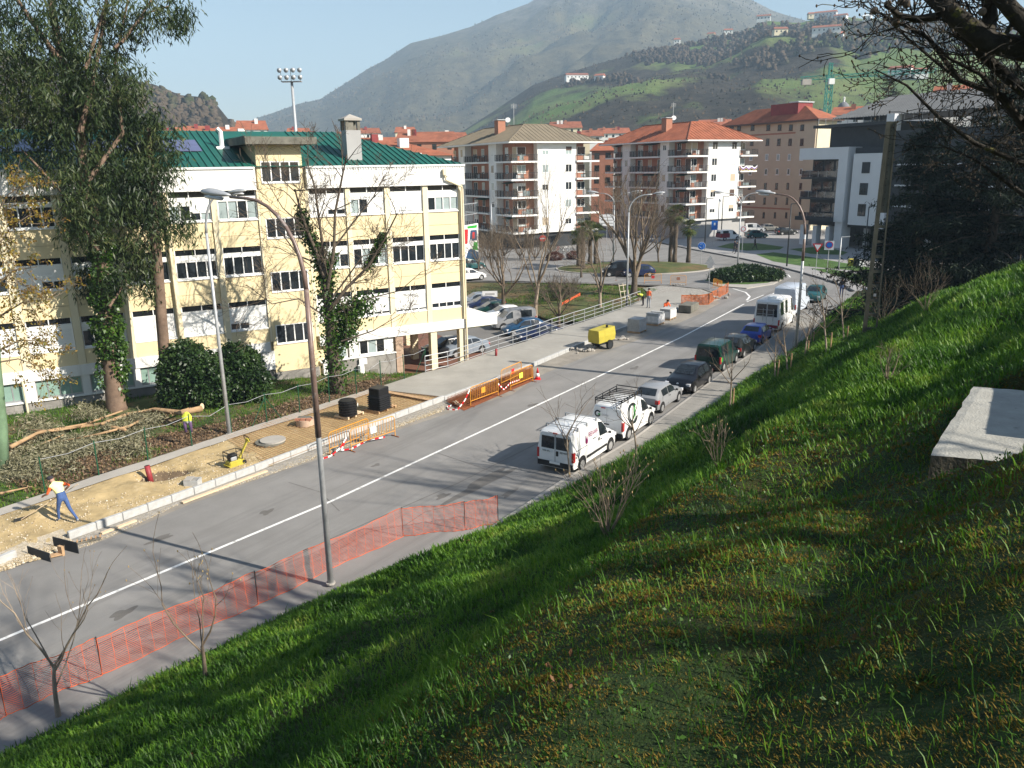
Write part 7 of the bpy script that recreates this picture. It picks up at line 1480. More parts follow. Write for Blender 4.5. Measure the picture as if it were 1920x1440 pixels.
# ---- yellow compressor on its trailer
t = thing('compressor', 'yellow towable compressor with one big wheel parked at the pavement edge', 'compressor', G(1128, 653, .02), R(90 - 44))
b = MB(); b.loft([[(-.95, -.5, .55), (.95, -.5, .62), (.95, .5, .62), (-.95, .5, .55)], [(-1.0, -.52, 1.0), (1.0, -.52, 1.05), (1.0, .52, 1.05), (-1.0, .52, 1.0)], [(-.98, -.46, 1.48), (.95, -.46, 1.6), (.95, .46, 1.6), (-.98, .46, 1.48)]], cap=True); b.build('body', M['yellow'], t)
MB().box(-.96, -.9, -.3, .3, .7, .95).build('grille', M['black'], t); MB().box(.2, .35, -.3, -.2, 1.5, 1.75).build('exhaust', M['black'], t); MB().box(-.7, .75, -.4, .4, .38, .56).build('chassis', M['dark_metal'], t); MB().bar((-.7, 0, .45), (-1.7, 0, .32), .1, .1).build('drawbar', M['dark_metal'], t)
for s in (-.55, .55):
    w_ = MB().tube([(.25, s - .09, .34), (.25, s + .09, .34)], .34, 16).build('wheel', M['rubber'], t); MB().disc((.25, s + (.095 if s > 0 else -.095), .34), .19, 12, (0, s, 0)).build('rim', M['dark_metal'], w_)
for i, (x, y, s, lb) in enumerate(((1090, 658, .3, 'heap of broken stone at the drawbar end of the compressor'), (1160, 636, .45, 'heap of broken stone beyond the compressor wheel'), (1103, 657, .22, 'small scatter of rubble beside the compressor'))):
    q = MB()
    for k in range(14): q.ball((rnd.gauss(0, s), rnd.gauss(0, s), rnd.uniform(.02, .14)), rnd.uniform(.08, .2), rnd.uniform(.08, .2), rnd.uniform(.06, .12), 6, 3)
    o = q.build('rubble', M['concrete']); o.location = G(x, y, .02); props(o, lb, 'rubble', kind='stuff')
# ---- pallets of grey pavers
for i, (x, y, w_, d_, h, wrap, lb) in enumerate(((1194, 622, 1.35, 1.1, 1.0, 0, 'full pallet of grey pavers nearest the compressor'), (1228, 608, 1.35, 1.1, .92, 1, 'film-wrapped pallet of pavers in the middle of the row'), (1252, 598, 1.3, 1.0, .85, 1, 'last wrapped pallet of pavers beside the crouching worker'))):
    t = thing('paver_pallet', lb, 'pallet', G(x, y, .0), R(90 - 34), 'pallets of grey pavers'); pallet(t, w_, d_, 'wood'); nl = 8
    for k in range(nl):
        top = k == nl - 1
        for j in range(3):
            if top and i == 1 and j == 1: continue
            MB().bbox(-w_ / 2 + j * w_ / 3 + .01, -w_ / 2 + (j + 1) * w_ / 3 - .008, -d_ / 2 + .02, d_ / 2 - .02, .14 + k * h / nl, .14 + (k + 1) * h / nl - .012, .01).build('paver', M['paver_grey'], t)
    if wrap:
        q = MB(); q.box(-w_ / 2 - .02, w_ / 2 + .02, -d_ / 2 - .02, -d_ / 2 + .01, .2, .14 + h * .8); q.box(-w_ / 2 - .02, -w_ / 2 + .01, -d_ / 2, d_ / 2, .25, .14 + h * .7); q.build('wrap', M['plastic_wrap'], t)
o = MB().bbox(-1.15, 1.15, -.6, .6, .1, .75, .04).build('concrete_block', M['concrete_old']); o.location = G(1291, 584); o.rotation_euler = (0, 0, R(60)); props(o, 'dark flat concrete block on the road beside the orange mesh', 'block')
# orange mesh round the corner works
def mesh_fence(name, label, P_, h, cols, rows, lean=0.0, pm='dark_metal', posts=None, th=.012, sag=.06, m_='net'):
    """plastic mesh: one part per panel between posts"""
    t = thing(name, label, 'fence', P_[0]); up = Vector((0, 0, h))
    for i, p in enumerate(P_): MB().tube([p - t.location - Vector((0, 0, .1)), p - t.location + up * 1.05], .014, 6).build('post', M[pm], t)
    for i in range(len(P_) - 1):
        A, B = P_[i] - t.location, P_[i + 1] - t.location; q = MB(); n = cols if not hasattr(cols, '__len__') else cols[i]; nrm = unit((B - A).cross(Vector((0, 0, 1))))
        def pt__(u, v): return A.lerp(B, u) + Vector((0, 0, .04 + (h - .04) * v - (sag * 4 * u * (1 - u)) * v)) + nrm * (.06 * math.sin(u * 9 + v * 2) + .02 * math.sin(u * 40 + v * 11))
        for r in range(rows + 1):
            v = r / rows; w_ = th * (2.2 if r in (0, rows) else 1)
            for k in range(n): a, c = pt__(k / n, v), pt__((k + 1) / n, v); q.quad(a - Vector((0, 0, w_)), c - Vector((0, 0, w_)), c + Vector((0, 0, w_)), a + Vector((0, 0, w_)))
        L = (B - A).length; e = (B - A) / L * th
        nv = int(L / .34)
        for k in range(nv + 1):
            for s_ in range(4): a, c = pt__(k / max(1, nv), s_ / 4), pt__(k / max(1, nv), (s_ + 1) / 4); q.quad(a - e * .9, a + e * .9, c + e * .9, c - e * .9)
        q.build('net_panel', M[m_], t)
    return t
mesh_fence('net_fence', 'long orange plastic mesh fence on iron rods along the near side of the road', [G(-75, 1392), G(12, 1342), G(192, 1266), G(484, 1134), G(756, 1006), G(872, 994), G(934, 982)], 1.12, [30, 40, 50, 50, 26, 18], 19, th=.0062, sag=.03)
mesh_fence('mesh_barrier', 'rusty orange mesh stretched round the pavement corner works', [G(1277, 573), G(1329, 571), G(1334, 566), G(1345, 560), G(1362, 550), G(1365, 547)], 1.0, 12, 14, th=.022, m_='net_rust', pm='orange')
o = MB().bar(G(1052, 573, -.6), G(1088, 553, -.2), .03, .5).build('mesh_strip', M['net']); props(o, 'strip of orange mesh stretched over the lawn to the round twiggy shrub', 'mesh')
for i, (x, y, lb) in enumerate(((1325, 560, 'heap of dug-up stone and soil behind the orange mesh'), (1268, 535, 'small pile of rubble on the gravel bed'), (1262, 572, 'pile of paving offcuts at the end of the gravel bed'))):
    q = MB(); s = .9 if i == 0 else .4
    for k in range(30): q.ball((rnd.gauss(0, s * 1.3), rnd.gauss(0, s * .6), rnd.uniform(.0, .45 * s)), rnd.uniform(.1, .3) * s, rnd.uniform(.1, .3) * s, rnd.uniform(.1, .2) * s, 6, 3)
    o = q.build('rubble', M['gravel_grey']); o.location = G(x, y, .05); props(o, lb, 'rubble', kind='stuff')
# ---- concrete ladder pole on the bank
def ladder_pole(label, base, h, az, lean=(0, 0)):
    t = thing('concrete_pole', label, 'utility pole', base, -R(az)); wb_, wt_ = .74, .50; hs = h * .60
    X = lambda z: (wb_ + (wt_ - wb_) * z / h) / 2
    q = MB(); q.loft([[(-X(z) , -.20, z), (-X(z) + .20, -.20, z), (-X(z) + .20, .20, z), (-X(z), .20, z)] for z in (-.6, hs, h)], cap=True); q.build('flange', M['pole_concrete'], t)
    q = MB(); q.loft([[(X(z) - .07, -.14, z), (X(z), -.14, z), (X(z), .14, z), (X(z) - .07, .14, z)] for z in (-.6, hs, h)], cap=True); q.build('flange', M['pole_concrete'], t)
    n = 9
    for k in range(n): z = .35 + k * (hs - .4) / (n - 1); MB().box(-X(z) + .19, X(z) - .06, -.12, .12, z - .07, z + .07).build('rung', M['pole_concrete'], t)
    q = MB(); q.loft([[(-X(z) + .19, -.10, z), (X(z) - .06, -.10, z), (X(z) - .06, .10, z), (-X(z) + .19, .10, z)] for z in (hs, h)], cap=True); q.build('web', M['pole_concrete'], t)
    for k in range(12): z = hs + .25 + k * (h - hs - .4) / 12; MB().box(-.0, .05, -.107, -.095, z, z + .05).build('bolt_hole', M['black'], t)
    MB().box(-.02, .12, -.21, -.205, 2.2, 2.36).build('number_tag', M['galv'], t)
    return t
pb_ = on_bank(1630, 628); hP = atdist(1668, 228, math.hypot(pb_.x, pb_.y)).z - pb_.z
ladder_pole('weathered concrete ladder pole standing on the bank before the modern block', pb_, hP, 20)
tp = atdist(1668, 240, math.hypot(pb_.x, pb_.y)); e_ = Vector((19, 12, 19))
o = MB().tube([tp, tp.lerp(e_, .35) - Vector((0, 0, .25)), tp.lerp(e_, .7) - Vector((0, 0, .25)), e_], .012, 4).build('overhead_wire', M['dark_metal']); props(o, 'thin overhead wire running from the concrete pole into the trees', 'wire')
# ---- concrete slab near the camera
ct_ = thing('concrete_plinth', 'rough flat concrete plinth set in the mossy bank', 'plinth', G(1850, 800, PZ_)); o0 = ct_.location
top = [p - o0 for p in PLP]
q = MB(); N_ = 14
def bl(u, v): return top[0].lerp(top[1], v).lerp(top[3].lerp(top[2], v), u)
for i in range(N_ + 1):
    for j in range(N_ + 1): p = bl(i / N_, j / N_); e = min(i, j, N_ - i, N_ - j); q.v.append((p.x + rnd.uniform(-.02, .02) * (e == 0), p.y + rnd.uniform(-.02, .02) * (e == 0), p.z + rnd.uniform(-.003, .003) - (.02 if e == 0 else 0)))
for i in range(N_):
    for j in range(N_): a = i * (N_ + 1) + j; q.f.append((a, a + N_ + 1, a + N_ + 2, a + 1)); q.m.append(0)
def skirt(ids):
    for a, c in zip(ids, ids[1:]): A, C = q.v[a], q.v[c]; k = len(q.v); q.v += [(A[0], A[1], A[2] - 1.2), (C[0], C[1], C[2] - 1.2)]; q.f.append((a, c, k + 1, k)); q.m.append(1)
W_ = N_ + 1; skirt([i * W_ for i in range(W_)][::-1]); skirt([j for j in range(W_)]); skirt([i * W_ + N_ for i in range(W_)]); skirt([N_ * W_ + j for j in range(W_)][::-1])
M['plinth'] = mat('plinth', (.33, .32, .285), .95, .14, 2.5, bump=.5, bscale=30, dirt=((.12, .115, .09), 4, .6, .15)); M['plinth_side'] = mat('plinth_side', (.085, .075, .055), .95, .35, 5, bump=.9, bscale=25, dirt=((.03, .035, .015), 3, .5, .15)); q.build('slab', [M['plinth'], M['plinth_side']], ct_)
gA, gB = G(1872, 725, PZ_), G(1850, 850, PZ_); gd = (gB - gA).normalized(); su = Vector((sd.x, sd.y, 0)).normalized(); g0 = gA.lerp(gB, .5) + su * 1.75
gr = thing('guard_rail', 'galvanised guard rail at the top of the bank that throws its shadow over the plinth', 'guard rail', g0 + Vector((0, 0, -.3))); MB().bar(-gd * 2.6 + Vector((0, 0, 1.30)), gd * .95 + Vector((0, 0, 1.30)), .09, .36).build('beam', M['galv'], gr)
for u in (-2.1, -.72, .72): MB().box(gd.x * u - .04, gd.x * u + .04, gd.y * u - .04, gd.y * u + .04, -.4, 1.5).build('post', M['galv'], gr)
# ---- signs
def sign(label, px, h, build, pole='galv', z=.0, cat='sign', group=None, az=-165):
    p = G(px[0], px[1], z); t = thing('road_sign', label, cat, p, 0, group); MB().tube([(0, 0, -.1), (0, 0, h)], .035, 8).build('pole', M[pole], t); f = Vector((p.x, p.y, 0)); f = -f.normalized(); build(t, h, f, unit(f.cross(Vector((0, 0, 1)))))
    return t
def plate_disc(t, c, r, f, m_, nm='plate', off=0.0, n=20): return MB().disc(Vector(c) + f * (.05 + off), r, n, f).build(nm, M[m_], t)
def tri(t, c, r, f, s, m_, up=1, nm='plate', off=0.0):
    c = Vector(c) + f * (.05 + off); MB().add([c + Vector((0, 0, up * r)), c - s * r * .87 - Vector((0, 0, up * r * .5)), c + s * r * .87 - Vector((0, 0, up * r * .5))], [(0, 1, 2)]).build(nm, M[m_], t)
def rect(t, c, w_, h, f, s, m_, nm='plate', off=0.0): c = Vector(c) + f * (.05 + off); u = Vector((0, 0, 1)); MB().add([c - s * w_ - u * h, c + s * w_ - u * h, c + s * w_ + u * h, c - s * w_ + u * h], [(0, 1, 2, 3)]).build(nm, M[m_], t)
def rb(t, h, f, s):
    plate_disc(t, (0, 0, h), .52, f, 'sign_white'); plate_disc(t, (0, 0, h), .48, f, 'blue_sign', 'face', .01)
    for k in range(3):
        a = k * 2.094 + .5; q = MB(); c = Vector((0, 0, h)) + f * .08
        P_ = [c + (s * math.cos(a + u) + Vector((0, 0, math.sin(a + u)))) * .27 for u in (0, .5, 1.0, 1.4)]
        for x, y in zip(P_, P_[1:]): q.bar(x, y, .02, .10, f)
        q.build('arrow', M['sign_white'], t)
sign('round blue roundabout sign with white arrows on the island', (1314, 498), 2.6, rb, z=.1)
def noentry(t, h, f, s): plate_disc(t, (0, 0, h), .5, f, 'sign_red'); rect(t, (0, 0, h), .36, .09, f, s, 'sign_white', 'bar', .01)
sign('red no-entry sign with a white bar before the dark shop front', (1018, 478), 2.5, noentry)
def yieldp(t, h, f, s): tri(t, (0, 0, h), .7, f, s, 'sign_red', -1); tri(t, (0, 0, h), .45, f, s, 'sign_white', -1, 'face', .01)
sign('red and white give-way triangle on the plaza lawn', (1529, 512), 3.2, yieldp, z=.13)
def nopark(t, h, f, s): rect(t, (0, 0, h), .5, .5, f, s, 'sign_white'); plate_disc(t, (0, 0, h + .05), .40, f, 'sign_red', 'ring', .01); plate_disc(t, (0, 0, h + .05), .31, f, 'blue_sign', 'face', .02)
sign('square white board with a blue and red no-parking roundel', (1549, 527), 4.0, nopark, z=.12)
def thirty(t, h, f, s): rect(t, (0, 0, h), .45, .45, f, s, 'sign_white'); plate_disc(t, (0, 0, h), .36, f, 'sign_red', 'ring', .01); plate_disc(t, (0, 0, h), .27, f, 'sign_white', 'face', .02)
sign('small square speed sign with a red ring beside the twin lamp', (1391, 475), 3.6, thirty, z=.12)
def warn(t, h, f, s): tri(t, (0, 0, h), .62, f, s, 'galv'); rect(t, (.0, 0, h - .55), .28, .2, f, s, 'galv', 'lower_plate')
sign('grey triangle sign seen from behind beside the far barriers', (1329, 541), 3.0, warn)
def bluep(t, h, f, s): rect(t, (0, 0, h), .5, .75, f, s, 'blue_sign'); rect(t, (0, 0, h + .2), .12, .2, f, s, 'sign_white', 'symbol', .01)
sign('tall blue information sign in front of the grey shop wall', (1338, 462), 3.4, bluep, z=.12)
def board(t, h, f, s):
    rect(t, (0, 0, h), 1.15, .85, f, s, 'sign_white')
    for k in range(3): rect(t, (0, 0, h + .45 - k * .45), .9, .06, f, s, 'grey_wall', 'text_line', .01)
sign('white direction board on a post behind the palms', (1137, 478), 5.2, board)
def board2(t, h, f, s): rect(t, (0, 0, h), .8, .32, f, s, 'sign_white'); rect(t, (0, 0, h), .5, .08, f, s, 'grey_wall', 'text_line', .01)
sign('low tilted white board on the lawn by the car park', (919, 572), 1.2, board2, z=-1.1)
for i, (x, y, m_, lb) in enumerate(((1594, 502, 'yellow', 'yellow litter bin on the plaza lawn'), (1605, 503, 'dark_metal', 'dark litter bin between the yellow and the pale one'), (1613, 503, 'sign_white', 'pale narrow litter bin on the plaza lawn'))):
    t = thing('litter_bin', lb, 'bin', G(x, y, .13)); q = MB(); q.bbox(-.3, .3, -.25, .25, .25, 1.15, .06); q.build('body', M[m_], t); MB().box(-.05, .05, -.05, .05, 0, .25).build('foot', M['dark_metal'], t); MB().box(-.22, .22, -.262, -.252, .9, 1.05).build('opening', M['black'], t)
# ---- bicycles by the shop front
def bicycle(label, p, az, m_):
    t = thing('bicycle', label, 'bicycle', p, R(90 - az), 'bicycles parked at the shop front'); 
    for x in (-.52, .52):
        q = MB(); P_ = [(x + .34 * math.cos(a), 0, .35 + .34 * math.sin(a)) for a in [2 * math.pi * k / 16 for k in range(17)]]; q.tube(P_, .025, 5, cap=False); q.tube([(x - .34, 0, .35), (x + .34, 0, .35)], .006, 3); q.tube([(x, 0, .01), (x, 0, .69)], .006, 3); q.build('wheel', M['rubber'], t)
    q = MB()
    for a, c in (((-.52, .35), (-.15, .85)), ((-.52, .35), (0, .32)), ((0, .32), (-.17, .95)), ((0, .32), (.38, .82)), ((-.15, .85), (.38, .85)), ((.36, .95), (.52, .35))): q.tube([(a[0], 0, a[1]), (c[0], 0, c[1])], .02, 5)
    q.build('frame', M[m_], t); MB().bbox(-.3, -.04, -.07, .07, .94, 1.0, .02).build('saddle', M['black'], t); MB().tube([(.42, -.28, 1.02), (.36, 0, .98), (.42, .28, 1.02)], .016, 5).build('handlebar', M['black'], t)
for i, (x, m_, lb) in enumerate(((1046, 'tail_red', 'red bicycle at the end of the cycle row'), (1053, 'dark_metal', 'dark bicycle in the middle of the cycle row'), (1060, 'sign_white', 'white bicycle in the cycle row'), (1067, 'galv', 'grey bicycle nearest the palms'))): bicycle(lb, G(x, 473, 0), 30 + i * 8, m_)
q = MB(); c0, c1 = G(985, 470), G(1073, 462); o = MB().bar(Vector((c0.x, c0.y, 3.1)), Vector((c1.x, c1.y, 3.1)), 1.2, .25).build('shop_canopy', M['white_wall']); props(o, 'thin white canopy over the dark shop front of the olive roofed flats', 'canopy')
# ---- banner on a balcony of the red roofed flats
t = thing_m('banner', 'purple, yellow and white festoon hung on an upper corner balcony', 'banner', Matrix.Translation((C2.x, C2.y, -.9)) @ Matrix.Rotation(R(90 - 62.6), 4, 'Z'))
zz = zlow + .9 + 3 * fh2
for k, (m_, dz) in enumerate((('sign_white', .0), ('car_purple', -.22), ('yellow', -.46))):
    if m_ not in M: M[m_] = mat(m_, (.12, .03, .25), .8, .1)
    q = MB()
    for j in range(16):
        x0, x1 = s2 - .1 + (s3 - s2 + 1.1) * j / 16, s2 - .1 + (s3 - s2 + 1.1) * (j + 1) / 16; s0 = lambda i: zz + .95 + dz - .42 * abs(math.sin(i / 16 * 9.42)); h = .3 if k < 2 else .13; q.quad((x0, -.38 - k * .006, s0(j) - h), (x1, -.38 - k * .006, s0(j + 1) - h), (x1, -.38 - k * .006, s0(j + 1)), (x0, -.38 - k * .006, s0(j)))
    q.build('band', M[m_], t)
# ---- mural: painted shapes on the wall
for k, (m_, pts) in enumerate((('sign_red', [(-6.5, 2.6), (-4.2, 2.6), (-3.8, 4.6), (-6.5, 4.8)]), ('green_paint', [(-4.0, 4.7), (-.6, 4.6), (-.4, 5.0), (-4.2, 5.05)]), ('car_sky', [(-6.8, -.6), (-.2, -.6), (-.2, 1.0), (-3, 1.8), (-6.8, 1.2)]), ('car_sky', [(-3.4, 2.9), (-.6, 2.8), (-.6, 4.3), (-3.0, 4.4)]), ('green_paint', [(-2.4, 1.6), (-.4, 1.3), (-.4, 2.5), (-1.8, 2.6)]), ('red', [(-2.5, 3.2), (-1.6, 3.1), (-1.4, 4.0), (-2.2, 4.1)]), ('sign_white', [(-6.6, -.2), (-5.9, -.2), (-2.6, 3.0), (-3.1, 3.1)]))):
    MB().add([(x, -.006 - .004 * k, z) for x, z in pts], [tuple(range(len(pts)))]).build('painted_shape', M[m_], mu)
q = MB()
for j in range(12): q.box(-7 + j * .6, -6.96 + j * .6, .1, .14, 5.2, 8.2)
q.box(-7, 0, .1, .13, 8.1, 8.2); q.box(-7, 0, .1, .13, 6.6, 6.68); q.build('ball_screen', M['galv'], mu)
# ---- leaning yellow frame by the bare tree, green kiosk under the cedar
t = thing('site_frame', 'leaning pale yellow steel frame on the lawn behind the railing', 'frame', G(1166, 568, -.4), R(40))
for x in (0, .6, 1.2): MB().bar((x, 0, 0), (x, .5, 1.9), .06, .06).build('upright', M['hay'], t)
for z in (.5, 1.1, 1.7): MB().bar((0, z * .26, z), (1.2, z * .26, z), .06, .06).build('rail', M['hay'], t)
t = thing('kiosk', 'small dark green metal kiosk in the shade of the cedar', 'kiosk', G(1712, 548, 0), R(20)); MB().bbox(-1.3, 1.3, -1, 1, 0, 2.3, .05).build('body', mat('kiosk_green', (.01, .09, .06), .5, .2), t); MB().box(-1.4, 1.4, -1.1, 1.1, 2.3, 2.42).build('roof', M['dark_metal'], t); MB().box(-.4, .4, -1.02, -1.0, .1, 2.0).build('door', M['dark_metal'], t)
# ---- felled eucalyptus limbs in the yard
fb_ = G(200, 835, .1); t = thing('fallen_branches', 'heap of felled eucalyptus limbs with drying grey-green leaves inside the fence', 'branches', fb_)
def Yp(x, y, z=.15): return G(x, y, z) - fb_
for pl, r_ in (([(0, 856), (60, 825), (140, 802), (190, 795), (235, 806)], .16), ([(378, 766), (340, 774), (290, 768), (240, 776), (190, 795)], .17), ([(380, 752), (350, 768), (320, 775)], .10), ([(20, 838), (70, 812), (160, 795), (230, 770)], .10), ([(5, 830), (60, 840), (120, 815)], .07), ([(0, 925), (66, 911)], .05), ([(270, 785), (240, 800), (180, 815), (100, 830)], .08), ([(150, 800), (100, 808), (50, 806)], .07)):
    MB().tube([Yp(x, y, .45 + .35 * math.sin(i * 1.3 + x)) for i, (x, y) in enumerate(pl)], [r_ * (1 - .55 * i / (len(pl) - 1)) for i in range(len(pl))], 8).build('branch', M['log'], t, True)
MB().disc(Yp(379, 762, .55), .18, 10, (.8, -.2, .1)).build('cut_end', M['wood_pale'], t)
rs = np.random.RandomState(77); pts = []
for x, y, rx, ry, h, n in ((170, 770, 22, 14, .9, 26), (60, 850, 60, 18, .6, 70), (140, 830, 50, 18, .6, 70), (220, 830, 40, 14, .5, 46), (30, 880, 36, 18, .5, 50), (110, 870, 44, 14, .4, 36), (235, 800, 40, 12, .6, 40), (270, 785, 30, 10, .6, 30), (80, 810, 30, 10, .6, 30), (235, 850, 30, 8, .3, 22), (65, 790, 20, 10, .5, 14)):
    for k in range(n):
        c = np.array(Yp(x + rs.uniform(-rx, rx), y + rs.uniform(-ry, ry), rs.uniform(.1, h))); pts.append(c + rs.normal(size=(38, 3)) * np.array([.24, .24, .12]))
leaves('foliage', np.concatenate(pts), M['leaf_euc_dry'], t, (.14, .30), .22, .2, 9)

# ---- small stuff: pebbles, tufts, litter
def scatter(obj, n, seed, thr=None, fr=.5):
    me = obj.data; nf = len(me.polygons); vi = np.empty(nf * 4, np.int32); me.polygons.foreach_get('vertices', vi); co = np.empty(len(me.vertices) * 3, np.float32); me.vertices.foreach_get('co', co); Q = co.reshape(-1, 3)[vi.reshape(-1, 4)]
    ar = np.linalg.norm(np.cross(Q[:, 2] - Q[:, 0], Q[:, 3] - Q[:, 1]), axis=1); rs_ = np.random.RandomState(seed); f = rs_.choice(nf, n, p=ar / ar.sum()); u, v = rs_.rand(n, 1), rs_.rand(n, 1); q = Q[f]; P_ = q[:, 0] * (1 - u) * (1 - v) + q[:, 1] * u * (1 - v) + q[:, 2] * u * v + q[:, 3] * (1 - u) * v
    if thr is not None: P_ = P_[fbm(P_[:, 0] * fr + seed, P_[:, 1] * fr, 4) > thr]
    return P_
def tufts(name, P_, L, w_, m_, seed, lean=.35):
    rs_ = np.random.RandomState(seed); n = len(P_); a = rs_.uniform(0, 6.283, n); s_ = np.stack([np.cos(a), np.sin(a), a * 0], 1) * w_; ln = rs_.uniform(L[0], L[1], (n, 1)); tp = P_ + (rs_.normal(size=(n, 3)) * lean + np.array([0, 0, 1])) * ln
    o = np_obj(name, np.stack([P_ - s_, P_ + s_, tp], 1).reshape(-1, 3), np.arange(n * 3).reshape(n, 3), M[m_]); o['kind'] = 'stuff'
def pebbles(name, P_, sz, m_, seed):
    rs_ = np.random.RandomState(seed); n = len(P_); b = np.array([[1, 0, 0], [0, 1, 0], [-1, 0, 0], [0, -1, 0], [0, 0, .8], [0, 0, -.5]]); s_ = (rs_.uniform(0, 1, (n, 1, 1)) ** 3) * (sz[1] - sz[0]) + sz[0]; V = P_[:, None, :] + b[None] * s_ * rs_.uniform(.6, 1.3, (n, 6, 1))
    F = (np.array([[0, 1, 4], [1, 2, 4], [2, 3, 4], [3, 0, 4], [1, 0, 5], [2, 1, 5], [3, 2, 5], [0, 3, 5]])[None] + (np.arange(n) * 6)[:, None, None]).reshape(-1, 3); o = np_obj(name, V.reshape(-1, 3), F, M[m_]); o['kind'] = 'stuff'
M['pebble'] = leafmat('pebble', [(.22, .17, .10), (.42, .34, .22), (.58, .52, .42)], 0, .9, .1)
pebbles('sand_stones', scatter(SAND, 7000, 1, .42, .8), (.01, .06), 'pebble', 1); pebbles('edge_gravel', scatter(GRAV, 2500, 2), (.015, .07), 'pebble', 2); pebbles('haunch_gravel', scatter(HAUNCH, 5000, 3), (.012, .05), 'pebble', 3); pebbles('road_grit', scatter(DUST, 1500, 4, .5, .6), (.006, .025), 'pebble', 4)
tufts('yard_grass', scatter(YARD, 42000, 5, .46, .45), (.06, .2), .02, 'grass_blade', 5); tufts('park_grass', scatter(PARK, 42000, 6, .48, .25), (.06, .22), .03, 'grass_blade', 6)
M['litter'] = leafmat('litter', [(.07, .045, .028), (.16, .10, .055), (.26, .18, .11)], .1)
for k_, (ob, n_) in enumerate(((YARD, 9000), (LITTER, 9000), (PARK, 16000))):
    P_ = scatter(ob, n_, 11 + k_, .44 if k_ != 1 else None, .3); o = leaves('leaf_litter', P_ + np.array([0, 0, .03]), M['litter'], None, (.06, .16), .7, .0, 20 + k_); o['kind'] = 'stuff'

HT_ = [('mountain_scrub', MT[0], 26000, 31, (2.5, 5.5), 2.6, 'hill_scrub', .40, .004), ('hill_scrub', HV[0], 12000, 32, (.9, 2.2), 1.1, 'hill_scrub', .48, .006)]
M['hill_scrub'] = leafmat('hill_scrub', [(.045, .036, .024), (.085, .064, .04), (.12, .09, .055), (.05, .06, .026)], 0, .95, 0, big=.003)
for nm, ob, n_, sd_, L_, w_, m__, th_, fr_ in HT_: tufts(nm, scatter(ob, n_, sd_, th_, fr_), L_, w_, m__, sd_, .25)
